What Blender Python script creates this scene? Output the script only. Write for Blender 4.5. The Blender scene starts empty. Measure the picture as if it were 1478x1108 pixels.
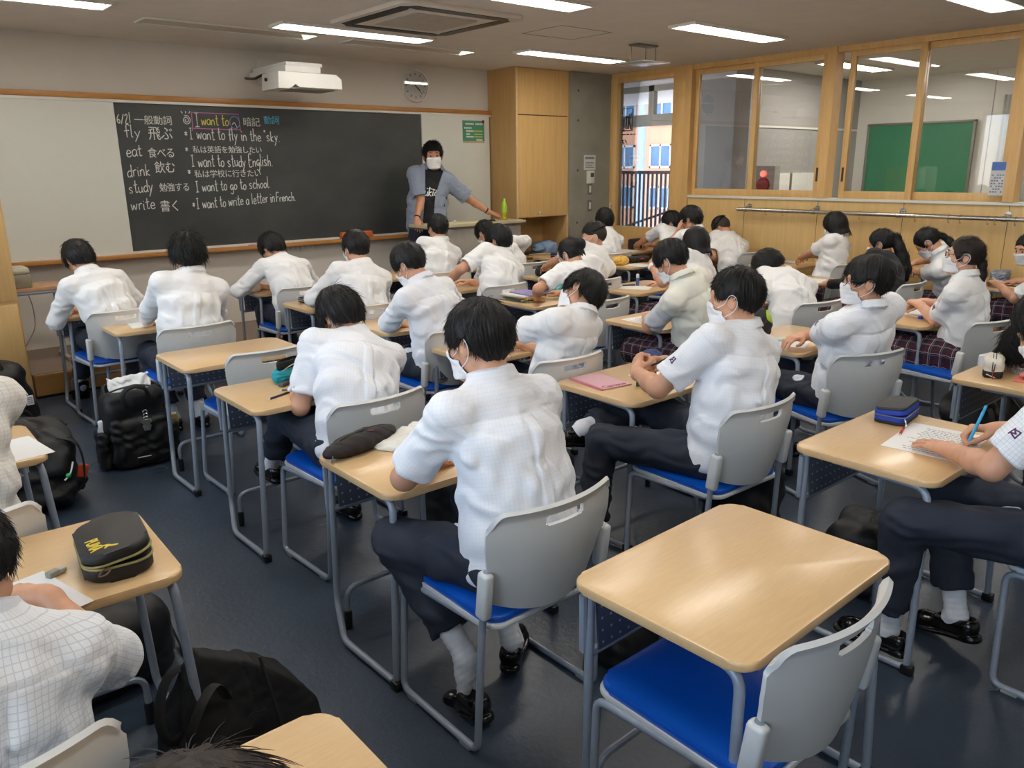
import bpy, bmesh, math, random
import numpy as np
import openvdb
from mathutils import Vector, Matrix

sc = bpy.context.scene
COL = sc.collection
PI = math.pi

# ------------------------------------------------------------ camera
CAM = bpy.data.cameras.new('camera')
CAM.sensor_fit = 'HORIZONTAL'
CAM.sensor_width = 36.0
FPX = 1141.5
CAM.lens = FPX / 1478 * 36
CAM.clip_start = 0.02
cam = bpy.data.objects.new('camera', CAM)
COL.objects.link(cam)
_p, _y, _r = 0.267705, 0.702699, -0.0111274
_cp, _sp, _cy, _sy = math.cos(_p), math.sin(_p), math.cos(_y), math.sin(_y)
_fw = Vector((_sy * _cp, _cy * _cp, -_sp))
_rt = Vector((_cy, -_sy, 0))
_up = _rt.cross(_fw)
_rt2 = _rt * math.cos(_r) + _up * math.sin(_r)
_up2 = -_rt * math.sin(_r) + _up * math.cos(_r)
CAMH = 1.70
cam.matrix_world = Matrix(((_rt2.x, _up2.x, -_fw.x, 0), (_rt2.y, _up2.y, -_fw.y, 0), (_rt2.z, _up2.z, -_fw.z, CAMH), (0, 0, 0, 1)))
sc.camera = cam


# ------------------------------------------------------------ world, daylight, exposure
W = bpy.data.worlds.new('sky')
sc.world = W
W.use_nodes = True
_bg = W.node_tree.nodes['Background']
_sk = W.node_tree.nodes.new('ShaderNodeTexSky')
_sk.sky_type = 'HOSEK_WILKIE'
_sk.turbidity = 6.0
_sk.ground_albedo = 0.4
_sk.sun_direction = (-0.55, -0.25, 0.8)
W.node_tree.links.new(_sk.outputs[0], _bg.inputs[0])
_bg.inputs[1].default_value = 15.0
sc.view_settings.view_transform = 'Standard'
sc.view_settings.look = 'None'
sc.view_settings.exposure = 0.4
sc.view_settings.gamma = 1.0
sc.view_settings.use_curve_mapping = False
sc.cycles.max_bounces = 8
sc.cycles.diffuse_bounces = 4
sc.cycles.glossy_bounces = 3
sc.cycles.transparent_max_bounces = 12
sc.cycles.caustics_reflective = False
sc.cycles.caustics_refractive = False
sc.cycles.use_denoising = True
sc.cycles.sample_clamp_indirect = 6.0
LAMP_POWER = 15.0
SUN = bpy.data.lights.new('sun', 'SUN')
SUN.energy = 0.0
# ------------------------------------------------------------ materials
MATS = {}


def srgb(r, g, b):
    f = lambda c: (c / 255 / 12.92) if c / 255 <= 0.04045 else ((c / 255 + 0.055) / 1.055) ** 2.4
    return (f(r), f(g), f(b), 1)


class NT:
    def __init__(s, m):
        s.t = m.node_tree
        s.n = s.t.nodes
        s.b = s.n['Principled BSDF']

    def new(s, ty, **kw):
        n = s.n.new(ty)
        for k, v in kw.items():
            if k in ('ins',):
                for i, x in v.items():
                    if hasattr(x, 'links') or isinstance(x, bpy.types.NodeSocket):
                        s.t.links.new(x, n.inputs[i])
                    else:
                        n.inputs[i].default_value = x
            else:
                setattr(n, k, v)
        return n

    def link(s, a, b):
        s.t.links.new(a, b)

    def math(s, op, a, b=None, c=None):
        n = s.n.new('ShaderNodeMath')
        n.operation = op
        for i, x in enumerate((a, b, c)):
            if x is None:
                continue
            if isinstance(x, (int, float)):
                n.inputs[i].default_value = x
            else:
                s.t.links.new(x, n.inputs[i])
        return n.outputs[0]

    def mix(s, fac, a, b):
        n = s.n.new('ShaderNodeMix')
        n.data_type = 'RGBA'
        for i, x in ((0, fac), (6, a), (7, b)):
            if isinstance(x, (int, float, tuple)):
                n.inputs[i].default_value = x
            else:
                s.t.links.new(x, n.inputs[i])
        return n.outputs[2]

    def ramp(s, fac, stops):
        n = s.n.new('ShaderNodeValToRGB')
        e = n.color_ramp.elements
        while len(e) < len(stops):
            e.new(0.5)
        for i, (p, c) in enumerate(stops):
            e[i].position = p
            e[i].color = c
        s.t.links.new(fac, n.inputs[0])
        return n.outputs[0]

    def coord(s, kind='Object'):
        return s.n.new('ShaderNodeTexCoord').outputs[kind]

    def noise(s, vec, scale, detail=3, rough=0.5):
        return s.new('ShaderNodeTexNoise', ins={'Vector': vec, 'Scale': scale, 'Detail': detail, 'Roughness': rough}).outputs[0]

    def mapping(s, vec, sc3=(1, 1, 1), rot=(0, 0, 0), loc=(0, 0, 0)):
        return s.new('ShaderNodeMapping', ins={0: vec, 1: loc, 2: rot, 3: sc3}).outputs[0]

    def bump(s, h, strength=0.3, dist=0.002):
        n = s.new('ShaderNodeBump', ins={'Height': h, 'Strength': strength, 'Distance': dist})
        s.t.links.new(n.outputs[0], s.b.inputs['Normal'])


def mat(name, col, rough=0.5, metal=0.0, var=0.06, vscale=14.0, spec=None, bump=0.0, bscale=300.0, sheen=0.0):
    """procedural material: a base colour with slight noise variation and optional bump"""
    if name in MATS:
        return MATS[name]
    m = bpy.data.materials.new(name)
    m.use_nodes = True
    q = NT(m)
    c = col if len(col) == 4 else srgb(*col)
    if var:
        v = q.noise(q.coord(), vscale, 4)
        lo = tuple(x * (1 - var) for x in c[:3]) + (1,)
        hi = tuple(min(1, x * (1 + var)) for x in c[:3]) + (1,)
        q.link(q.ramp(v, [(0.3, lo), (0.7, hi)]), q.b.inputs['Base Color'])
    else:
        q.b.inputs['Base Color'].default_value = c
    q.b.inputs['Roughness'].default_value = rough
    q.b.inputs['Metallic'].default_value = metal
    if spec is not None:
        q.b.inputs['Specular IOR Level'].default_value = spec
    if sheen:
        q.b.inputs['Sheen Weight'].default_value = sheen
    if bump:
        q.bump(q.noise(q.coord(), bscale, 2), bump, 0.002)
    MATS[name] = m
    return m


def wood(name, c1, c2, rough=0.45, sc3=(2.2, 2.2, 0.16), fine=26.0, bump=0.05):
    if name in MATS:
        return MATS[name]
    m = bpy.data.materials.new(name)
    m.use_nodes = True
    q = NT(m)
    v = q.mapping(q.coord(), sc3)
    n1 = q.noise(v, fine, 6, 0.6)
    n2 = q.noise(v, fine / 6, 3)
    f = q.math('ADD', q.math('MULTIPLY', n1, 0.55), q.math('MULTIPLY', n2, 0.45))
    q.link(q.ramp(f, [(0.32, srgb(*c1)), (0.68, srgb(*c2))]), q.b.inputs['Base Color'])
    q.b.inputs['Roughness'].default_value = rough
    q.bump(n1, bump, 0.001)
    MATS[name] = m
    return m


def emis(name, col, strength):
    m = bpy.data.materials.new(name)
    m.use_nodes = True
    b = m.node_tree.nodes['Principled BSDF']
    b.inputs['Base Color'].default_value = (0.8, 0.8, 0.8, 1)
    b.inputs['Emission Color'].default_value = col
    b.inputs['Emission Strength'].default_value = strength
    return m


# ------------------------------------------------------------ mesh helpers
def tag(o, label=None, cat=None, group=None, kind=None):
    if label:
        o['label'] = label
    if cat:
        o['category'] = cat
    if group:
        o['group'] = group
    if kind:
        o['kind'] = kind
    return o


def link(o, parent=None):
    COL.objects.link(o)
    if parent is not None:
        o.parent = parent
    return o


def empty(name, loc=(0, 0, 0), rz=0.0):
    o = bpy.data.objects.new(name, None)
    o.empty_display_size = 0.1
    o.location = loc
    o.rotation_euler = (0, 0, rz)
    return link(o)


def finish(me, smooth=True, ang=0.7):
    if smooth:
        me.shade_smooth()
        me.set_sharp_from_angle(angle=ang)


def obj(name, bm, m, parent=None, smooth=True, ang=0.7):
    me = bpy.data.meshes.new(name)
    bmesh.ops.recalc_face_normals(bm, faces=bm.faces)
    bm.to_mesh(me)
    bm.free()
    finish(me, smooth, ang)
    for x in (m if isinstance(m, (list, tuple)) else [m]):
        me.materials.append(x)
    return link(bpy.data.objects.new(name, me), parent)


def BM():
    return bmesh.new()


def add_box(bm, c, s, bev=0.0, rot=None, seg=2, mi=0):
    M = Matrix.Translation(Vector(c)) @ (rot.to_4x4() if rot is not None else Matrix()) @ Matrix.Diagonal(Vector((s[0], s[1], s[2], 1)))
    r = bmesh.ops.create_cube(bm, size=1, matrix=M)
    vs = r['verts']
    fs = set(f for v in vs for f in v.link_faces)
    if bev > 0:
        es = list(set(e for v in vs for e in v.link_edges))
        r2 = bmesh.ops.bevel(bm, geom=es, offset=bev, segments=seg, profile=0.5, affect='EDGES')
        fs = set(r2['faces']) | set(f for f in fs if f.is_valid)
    if mi:
        for f in fs:
            f.material_index = mi


def box2(bm, lo, hi, bev=0.0, seg=2, mi=0):
    add_box(bm, [(a + b) / 2 for a, b in zip(lo, hi)], [b - a for a, b in zip(lo, hi)], bev, None, seg, mi)


def fillet(pts, r, n=5):
    """round the inner corners of a polyline"""
    P = [Vector(p) for p in pts]
    out = [P[0]]
    for i in range(1, len(P) - 1):
        a, b, c = P[i - 1], P[i], P[i + 1]
        rr = r[i] if isinstance(r, (list, tuple)) else r
        d1, d2 = (a - b), (c - b)
        k = min(rr, d1.length * 0.48, d2.length * 0.48)
        if k < 1e-4:
            out.append(b)
            continue
        p1, p2 = b + d1.normalized() * k, b + d2.normalized() * k
        for j in range(n + 1):
            t = j / n
            out.append(p1 * (1 - t) ** 2 + b * 2 * t * (1 - t) + p2 * t * t)
    out.append(P[-1])
    return out


def add_tube(bm, pts, r, n=10, cap=True, closed=False, flat=1.0):
    P = [Vector(p) for p in pts]
    N = len(P)
    rings = []
    prev = None
    for i in range(N):
        if closed:
            t = P[(i + 1) % N] - P[i - 1]
        else:
            t = (P[min(i + 1, N - 1)] - P[max(i - 1, 0)])
        t = t.normalized() if t.length > 1e-9 else Vector((0, 0, 1))
        if prev is None:
            a = t.orthogonal().normalized()
            if abs(t.z) < 0.9:
                a = (Vector((0, 0, 1)) - t * t.z).normalized()
        else:
            a = (prev - t * prev.dot(t))
            a = a.normalized() if a.length > 1e-6 else t.orthogonal().normalized()
        prev = a
        b = t.cross(a)
        rr = r[i] if isinstance(r, (list, tuple, np.ndarray)) else r
        rings.append([bm.verts.new(P[i] + (a * math.cos(2 * PI * k / n) * flat + b * math.sin(2 * PI * k / n)) * rr) for k in range(n)])
    for i in range(N if closed else N - 1):
        A, B = rings[i], rings[(i + 1) % N]
        for k in range(n):
            bm.faces.new((A[k], A[(k + 1) % n], B[(k + 1) % n], B[k]))
    if cap and not closed:
        bm.faces.new(rings[0][::-1])
        bm.faces.new(rings[-1])


def add_lathe(bm, prof, c=(0, 0, 0), n=20, axis='Z', mi=0):
    rings = []
    for (r, z) in prof:
        ring = []
        for k in range(n):
            a = 2 * PI * k / n
            x, y = r * math.cos(a), r * math.sin(a)
            p = (x, y, z) if axis == 'Z' else ((x, z, y) if axis == 'Y' else (z, x, y))
            ring.append(bm.verts.new((c[0] + p[0], c[1] + p[1], c[2] + p[2])))
        rings.append(ring)
    for i in range(len(rings) - 1):
        for k in range(n):
            f = bm.faces.new((rings[i][k], rings[i][(k + 1) % n], rings[i + 1][(k + 1) % n], rings[i + 1][k]))
            f.material_index = mi
    for ring in (rings[0], rings[-1]):
        f = bm.faces.new(ring)
        f.material_index = mi


def round_rect(x0, y0, x1, y1, r, n=6):
    out = []
    for (cx, cy, a0) in ((x1 - r, y1 - r, 0), (x0 + r, y1 - r, PI / 2), (x0 + r, y0 + r, PI), (x1 - r, y0 + r, 1.5 * PI)):
        for k in range(n + 1):
            a = a0 + PI / 2 * k / n
            out.append((cx + r * math.cos(a), cy + r * math.sin(a)))
    return out


def add_prism(bm, outline, z0, z1, bev=0.0, seg=2, M=None, mi=0):
    M = M or Matrix()
    lo = [bm.verts.new(M @ Vector((x, y, z0))) for x, y in outline]
    hi = [bm.verts.new(M @ Vector((x, y, z1))) for x, y in outline]
    n = len(outline)
    fs = [bm.faces.new(lo[::-1]), bm.faces.new(hi)]
    for i in range(n):
        fs.append(bm.faces.new((lo[i], lo[(i + 1) % n], hi[(i + 1) % n], hi[i])))
    for f in fs:
        f.material_index = mi
    if bev:
        es = list(fs[0].edges) + list(fs[1].edges)
        r = bmesh.ops.bevel(bm, geom=es, offset=bev, segments=seg, profile=0.5, affect='EDGES')
        for f in r['faces']:
            f.material_index = mi


def copy_tree(o, parent=None):
    c = o.copy()
    link(c, parent)
    if parent is not None:
        c.matrix_parent_inverse = o.matrix_parent_inverse.copy()
    for ch in list(o.children):
        copy_tree(ch, c)
    return c


def put(o, loc, rz=None):
    o.location = loc
    if rz is not None:
        o.rotation_euler = (0, 0, rz)
    return o


# ------------------------------------------------------------ signed distance modelling
def V3(*a):
    return np.array(a if len(a) > 1 else a[0], dtype=np.float64)


def nrm(v):
    v = np.asarray(v, float)
    return v / max(np.linalg.norm(v), 1e-9)


def smin(a, b, k):
    h = np.clip(0.5 + 0.5 * (b - a) / k, 0, 1)
    return b * (1 - h) + a * h - k * h * (1 - h)


def smax(a, b, k):
    return -smin(-a, -b, k)


def rcone(P, a, b, ra, rb):
    a = np.asarray(a, np.float32)
    ba = (np.asarray(b, np.float32) - a)
    pa = P - a
    t = np.clip((pa @ ba) / max(float(ba @ ba), 1e-9), 0, 1)
    return np.sqrt(np.maximum(((pa - t[:, None] * ba) ** 2).sum(1), 1e-12)) - (ra + (rb - ra) * t)


def ell(P, c, r, R=None):
    q = P - np.asarray(c, np.float32)
    if R is not None:
        q = q @ np.asarray(R, np.float32).T
    r = np.asarray(r, np.float32)
    k0 = np.sqrt(((q / r) ** 2).sum(1) + 1e-12)
    k1 = np.sqrt(((q / (r * r)) ** 2).sum(1) + 1e-12)
    return k0 * (k0 - 1) / k1


def rbox(P, c, h, r, R=None):
    q = P - np.asarray(c, np.float32)
    if R is not None:
        q = q @ np.asarray(R, np.float32).T
    q = np.abs(q) - (np.asarray(h, np.float32) - r)
    return np.sqrt((np.maximum(q, 0) ** 2).sum(1)) + np.minimum(q.max(1), 0) - r


def swept(P, pts, rts, ab, k=0.02):
    """elliptical sweep: pts centres, rts right vectors, ab = (half width, half depth)"""
    d = None
    for i in range(len(pts) - 1):
        a, b = pts[i], pts[i + 1]
        ba = b - a
        L = np.linalg.norm(ba)
        ax = ba / L
        pa = P - a.astype(np.float32)
        tr = (pa @ ax.astype(np.float32)) / L
        t = np.clip(tr, 0, 1)
        r = nrm((rts[i] + rts[i + 1]) / 2)
        r = nrm(r - ax * (r @ ax))
        f = np.cross(ax, r)
        A = ab[i][0] + (ab[i + 1][0] - ab[i][0]) * t
        B = ab[i][1] + (ab[i + 1][1] - ab[i][1]) * t
        off = pa - t[:, None] * ba.astype(np.float32)
        u, v, w = off @ r.astype(np.float32), off @ f.astype(np.float32), off @ ax.astype(np.float32)
        C = B * 0.7
        k0 = np.sqrt((u / A) ** 2 + (v / B) ** 2 + (w / C) ** 2 + 1e-12)
        k1 = np.sqrt((u / A ** 2) ** 2 + (v / B ** 2) ** 2 + (w / C ** 2) ** 2 + 1e-12)
        dd = k0 * (k0 - 1) / k1
        d = dd if d is None else smin(d, dd, k)
    return d


def sdf_mesh(name, fn, lo, hi, vox, m, parent=None, attr=None, adapt=0.0):
    lo = np.asarray(lo, np.float64)
    hi = np.asarray(hi, np.float64)
    B = 4
    nb = np.ceil((hi - lo) / (vox * B)).astype(int) + 1
    bs = vox * B
    g = np.indices(nb).reshape(3, -1).T
    ctr = (lo + (g + 0.5) * bs - vox * 0.5).astype(np.float32)
    d = fn(ctr)
    act = np.abs(d) < bs * 1.25
    n = nb * B
    out = np.empty(nb, np.float32)
    out.reshape(-1)[:] = np.where(d > 0, 1.0, -1.0) * bs
    full = np.repeat(np.repeat(np.repeat(out, B, 0), B, 1), B, 2)
    ga = g[act]
    sub = np.indices((B, B, B)).reshape(3, -1).T
    idx = (ga[:, None, :] * B + sub[None]).reshape(-1, 3)
    pts = (lo + idx * vox).astype(np.float32)
    val = np.empty(len(pts), np.float32)
    for s in range(0, len(pts), 400000):
        val[s:s + 400000] = fn(pts[s:s + 400000])
    full[idx[:, 0], idx[:, 1], idx[:, 2]] = val
    gr = openvdb.FloatGrid(float(bs))
    gr.copyFromArray(np.ascontiguousarray(full))
    v, t, qd = gr.convertToPolygons(isovalue=0.0, adaptivity=adapt)
    v = v.astype(np.float64) * vox + lo
    me = bpy.data.meshes.new(name)
    nq, nt = len(qd), len(t)
    me.vertices.add(len(v))
    me.vertices.foreach_set('co', v.astype(np.float32).ravel())
    loops = np.concatenate([qd.ravel(), t.ravel()]).astype(np.int32)
    me.loops.add(len(loops))
    me.loops.foreach_set('vertex_index', loops)
    me.polygons.add(nq + nt)
    st = np.concatenate([np.arange(nq) * 4, nq * 4 + np.arange(nt) * 3]).astype(np.int32)
    me.polygons.foreach_set('loop_start', st)
    me.update(calc_edges=True)
    me.validate()
    me.shade_smooth()
    if attr is not None:
        tc = attr(v.astype(np.float32))
        a = me.attributes.new('tc', 'FLOAT_VECTOR', 'POINT')
        a.data.foreach_set('vector', tc.astype(np.float32).ravel())
    for x in (m if isinstance(m, (list, tuple)) else [m]):
        me.materials.append(x)
    return link(bpy.data.objects.new(name, me), parent)


def fold(P, s=1.0, seed=0):
    """soft cloth folds: warped sines"""
    x, y, z = P[:, 0] * 9 * s, P[:, 1] * 9 * s, P[:, 2] * 9 * s
    w = np.sin(1.3 * x + 2.1 * z + seed) + np.sin(1.7 * y - 1.1 * z + seed * 1.7)
    a = np.sin(3.1 * x + 1.9 * y + 1.2 * w + seed * 2.3) * np.sin(2.3 * z + 0.9 * w + seed)
    b = np.sin(5.3 * z - 2.9 * x + 1.6 * w + seed * 3.1) * 0.6
    c = np.sin(7.7 * x + 6.1 * y + 4.3 * z + 2.2 * w + seed) * 0.3
    return a + b + c
# ------------------------------------------------------------ setting
XL, XR, YB, YF, ZC = -1.25, 7.97, -2.3, 7.93, 2.82

M_wall = mat('wall paint', (206, 200, 190), 0.8, var=0.02, vscale=3)
M_ceil = mat('ceiling board', (222, 217, 210), 0.9, var=0.03, vscale=5)
M_wood = wood('maple panel', (198, 158, 98), (216, 180, 120), 0.42, (1.6, 1.6, 0.10), 22, 0.03)
M_woodf = wood('maple frame', (200, 158, 98), (218, 180, 120), 0.4, (3, 3, 0.25), 22, 0.03)
M_trim = wood('board trim', (168, 112, 50), (196, 140, 74), 0.4, (0.3, 3, 3), 22, 0.03)
M_white = mat('white enamel', (214, 214, 206), 0.35, var=0.01)
M_wb = mat('whiteboard', (214, 215, 206), 0.3, var=0.01)
M_conc = mat('concrete', (142, 140, 128), 0.75, var=0.12, vscale=3.0, bump=0.2, bscale=60)
M_dark = mat('dark gap', (60, 46, 34), 0.7)
M_alu = mat('grey aluminium', (120, 116, 106), 0.45, 0.3, var=0.02)
M_steel = mat('brushed steel', (190, 188, 182), 0.25, 0.95, var=0.03)
M_black = mat('black plastic', (16, 16, 18), 0.4, var=0)
M_frame = mat('grey blue powder coat', (146, 156, 170), 0.35, 0.15, var=0.05, vscale=40)


def floor_mat():
    m = bpy.data.materials.new('navy vinyl floor')
    m.use_nodes = True
    q = NT(m)
    co = q.coord()
    n1 = q.noise(co, 2.2, 5, 0.6)
    n2 = q.noise(co, 120, 2, 0.6)
    f = q.math('ADD', q.math('MULTIPLY', n1, 0.65), q.math('MULTIPLY', n2, 0.35))
    q.link(q.ramp(f, [(0.3, srgb(44, 54, 68)), (0.62, srgb(60, 72, 88)), (0.8, srgb(82, 95, 112))]), q.b.inputs['Base Color'])
    q.link(q.ramp(q.noise(co, 1.3, 2), [(0.3, (0.27,) * 3 + (1,)), (0.7, (0.36,) * 3 + (1,))]), q.b.inputs['Roughness'])
    b = q.math('ADD', q.math('MULTIPLY', q.noise(co, 38, 3), 1.0), q.math('MULTIPLY', q.noise(co, 260, 2), 0.4))
    q.bump(b, 0.35, 0.004)
    return m


def panel_mat():
    """wainscot plywood"""
    return wood('wainscot maple', (204, 168, 108), (220, 188, 130), 0.42, (1.2, 1.2, 0.12), 18, 0.02)


def glass_mat(name='window glass', tint=(1, 1, 1, 1), refl=1.0):
    m = bpy.data.materials.new(name)
    m.use_nodes = True
    t = m.node_tree
    t.nodes.clear()
    o = t.nodes.new('ShaderNodeOutputMaterial')
    mx = t.nodes.new('ShaderNodeMixShader')
    tr = t.nodes.new('ShaderNodeBsdfTransparent')
    gl = t.nodes.new('ShaderNodeBsdfGlossy')
    fr = t.nodes.new('ShaderNodeFresnel')
    fr.inputs[0].default_value = 1.52
    gl.inputs['Roughness'].default_value = 0.0
    tr.inputs[0].default_value = tint
    mu = t.nodes.new('ShaderNodeMath')
    mu.operation = 'MULTIPLY'
    mu.inputs[1].default_value = refl
    t.links.new(fr.outputs[0], mu.inputs[0])
    t.links.new(mu.outputs[0], mx.inputs[0])
    t.links.new(tr.outputs[0], mx.inputs[1])
    t.links.new(gl.outputs[0], mx.inputs[2])
    t.links.new(mx.outputs[0], o.inputs[0])
    return m


M_glass = glass_mat(refl=1.25)
M_glassc = glass_mat('clear glass', refl=0.8)
M_floor = floor_mat()
M_wains = panel_mat()


def struct(name, bm, m, parent=None):
    o = obj(name, bm, m, parent, smooth=False)
    if parent is None:
        o['kind'] = 'structure'
    return o


def boxobj(name, lo, hi, m, parent=None, bev=0.0, kind=None):
    bm = BM()
    box2(bm, lo, hi, bev)
    o = obj(name, bm, m, parent, smooth=bev > 0)
    if kind:
        o['kind'] = kind
    return o


S = 'structure'
boxobj('floor', (XL - .2, YB - .2, -0.1), (XR, YF + .2, 0), M_floor, kind=S)
boxobj('ceiling', (XL - .2, YB - .2, ZC), (12.2, YF + 3.2, ZC + .12), M_ceil, kind=S)
boxobj('wall_front', (XL - .2, YF, 0), (XR, YF + .15, ZC), M_wall, kind=S)
boxobj('wall_back', (XL - .2, YB - .15, 0), (12.2, YB, ZC), M_wall, kind=S)
# left wall with tall windows that bring the daylight
bm = BM()
box2(bm, (XL - .15, YB, 0), (XL, YF, 0.92))
box2(bm, (XL - .15, YB, 2.62), (XL, YF, ZC))
for a, b in ((YB, -1.9), (-0.1, 0.25), (2.05, 2.4), (4.2, 4.55), (6.35, YF)):
    box2(bm, (XL - .15, a, 0.92), (XL, b, 2.62))
struct('wall_left', bm, M_wall)
for k, (a, b) in enumerate(((-1.9, -0.1), (0.25, 2.05), (2.4, 4.2), (4.55, 6.35))):
    bm = BM()
    for y in (a + .03, (a + b) / 2, b - .03):
        box2(bm, (XL - .1, y - .03, 0.92), (XL - .04, y + .03, 2.62))
    for z in (0.95, 2.59):
        box2(bm, (XL - .099, a + .06, z - .03), (XL - .041, b - .06, z + .03))
    w = struct('window_%d' % (k + 6), bm, M_alu)
    bm = BM()
    box2(bm, (XL - .073, a + .02, .97), (XL - .067, b - .02, 2.57))
    obj('pane', bm, M_glassc, w, smooth=False)
    L = bpy.data.lights.new('sky_portal', 'AREA')
    L.shape = 'RECTANGLE'
    L.size = 1.8
    L.size_y = 1.7
    L.cycles.is_portal = True
    lo_ = link(bpy.data.objects.new('sky_portal', L))
    lo_.location = (XL - .16, (a + b) / 2, 1.77)
    lo_.rotation_euler = (0, -PI / 2, 0)

# raised teaching platform
bm = BM()
box2(bm, (1.0, 6.875, 0.02), (XR, YF, 0.187), 0.006)
plat = struct('trim_1', bm, wood('platform wood', (150, 108, 58), (176, 132, 78), 0.5, (0.12, 1.5, 1.5), 20))
bm = BM()
box2(bm, (1.0, 6.9, 0.1875), (XR, YF, 0.191))
obj('platform_top', bm, mat('platform linoleum', (134, 116, 104), 0.55, var=0.05), plat)
bm = BM()
box2(bm, (1.005, 6.892, 0.0), (XR, 6.93, 0.02))
obj('shadow_gap', bm, M_black, plat)

# concrete pier
bm = BM()
box2(bm, (7.24, 7.36, 0), (XR, YF, ZC))
pier = struct('wall_pier', bm, M_conc)
bm = BM()
for z in (1.0, 1.65, 2.25, 2.6):
    add_lathe(bm, [(0.0, 0), (0.016, 0), (0.012, 0.006), (0, 0.006)][1:3], (7.36, 7.356, z), 12, 'Y')
obj('tie_hole', bm, mat('tie hole', (84, 82, 74), 0.9), pier)

# right wall: wainscot, posts, windows, corner window
POST = [6.13, 4.37, 2.61, 0.85, -0.91, -2.25]
bm = BM()
box2(bm, (XR, YB, 0), (XR + .12, 6.19, 1.325))
wr = struct('wall_right', bm, M_wains)
bm = BM()
for y in (5.29, 4.4, 3.51, 2.59, 1.7, 0.8):
    box2(bm, (XR - .0015, y - .002, 0.1), (XR + .001, y + .002, 1.325))
obj('panel_seam', bm, M_dark, wr)
bm = BM()
box2(bm, (XR - .012, YB, 0), (XR, 6.19, 0.08))
struct('baseboard_right', bm, M_woodf)
bm = BM()
box2(bm, (XR - .02, YB, 1.325), (XR + .13, 6.1, 1.352), 0.004)
struct('trim_2', bm, M_white)
bm = BM()
box2(bm, (XR - .01, YB, 2.765), (XR + .12, 7.36, ZC))
struct('trim_3', bm, M_woodf)
for i, y in enumerate(POST):
    bm = BM()
    box2(bm, (XR - .03, y - .045, 1.352 if 0 < i < 5 else 0.0), (XR + .13, y + .045, ZC), 0.003)
    struct('trim_%d' % (4 + i), bm, M_woodf)


def sash(name, y0, y1, x, z0=1.352, z1=2.765, w=0.062, parent=None, low=0.075, handle=None):
    bm = BM()
    t = 0.018
    for (a, b, c, d) in ((y0, y0 + w, z0, z1), (y1 - w, y1, z0, z1), (y0 + w, y1 - w, z0, z0 + low), (y0 + w, y1 - w, z1 - w * .9, z1)):
        box2(bm, (x - t, a, c), (x + t, b, d), 0.002)
    o = obj(name, bm, M_woodf, parent)
    bm = BM()
    box2(bm, (x - .003, y0 + w - .004, z0 + low - .004), (x + .003, y1 - w + .004, z1 - w * .9 + .004))
    obj('pane', bm, M_glass, o, smooth=False)
    if handle is not None:
        bm = BM()
        box2(bm, (x - t - .001, handle - .012, 1.52), (x - t + .002, handle + .012, 1.66))
        obj('finger_pull', bm, M_dark, o)
    return o


n = 1
for (a, b) in zip(POST[:-1], POST[1:]):
    hi, lo = a - .045, b + .045
    mid = (hi + lo) / 2
    w = empty('window_%d' % n)
    w['kind'] = S
    if n == 1:
        sash('sash', mid - .03, hi, XR + .06, parent=w)
        sash('sash', lo, mid + .03, XR + .02, parent=w, handle=lo + .03)
    else:
        sash('sash', mid - .03, hi - .13, XR + .02, parent=w, handle=hi - .16)
        sash('sash', lo, mid + .03, XR + .06, parent=w, handle=lo + .03)
    n += 1

# corner window beside the pier: tall wood frame over a low panel
d = empty('window_9')
d['kind'] = S
bm = BM()
t = .05
for (a, b, c, e) in ((6.175, 6.36, 0, 2.765), (7.25, 7.36, 0, 2.765), (6.36, 7.25, 0.0, 0.935), (6.36, 7.25, 2.71, 2.765)):
    box2(bm, (XR - .02, a, c), (XR + .1, b, e), 0.003)
fr = obj('frame', bm, M_woodf, d)
bm = BM()
box2(bm, (XR + .03, 6.35, .93), (XR + .036, 7.26, 2.72))
obj('pane', bm, M_glassc, d, smooth=False)
bm = BM()
add_tube(bm, fillet([(XR - .02, 7.30, 1.10), (XR - .06, 7.30, 1.10), (XR - .06, 7.30, 1.22), (XR - .02, 7.30, 1.22)], .015), .008, 8)
obj('handle', bm, M_white, d)
bm = BM()   # square emblem decal on the pane
x = XR + .028
for pts in ([(7.20, 2.13), (7.03, 2.13), (7.03, 2.40), (7.20, 2.40), (7.20, 2.13)], [(7.17, 2.13), (7.17, 2.28), (7.13, 2.31), (7.13, 2.15)], [(7.10, 2.15), (7.08, 2.33)], [(7.12, 2.30), (7.05, 2.28), (7.05, 2.34)], [(7.09, 2.28), (7.045, 2.14)],
            [(7.20, 2.085), (7.14, 2.085)], [(7.12, 2.085), (7.08, 2.085)], [(7.06, 2.085), (7.02, 2.085)], [(7.0, 2.085), (6.975, 2.085)], [(7.19, 2.0), (7.17, 2.02)], [(7.19, 2.02), (7.17, 1.97)], [(7.14, 2.02), (7.12, 1.98)]):
    add_tube(bm, [(x, a, b) for a, b in pts], .007, 4, flat=1)
obj('window_emblem', bm, M_black, d)

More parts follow.
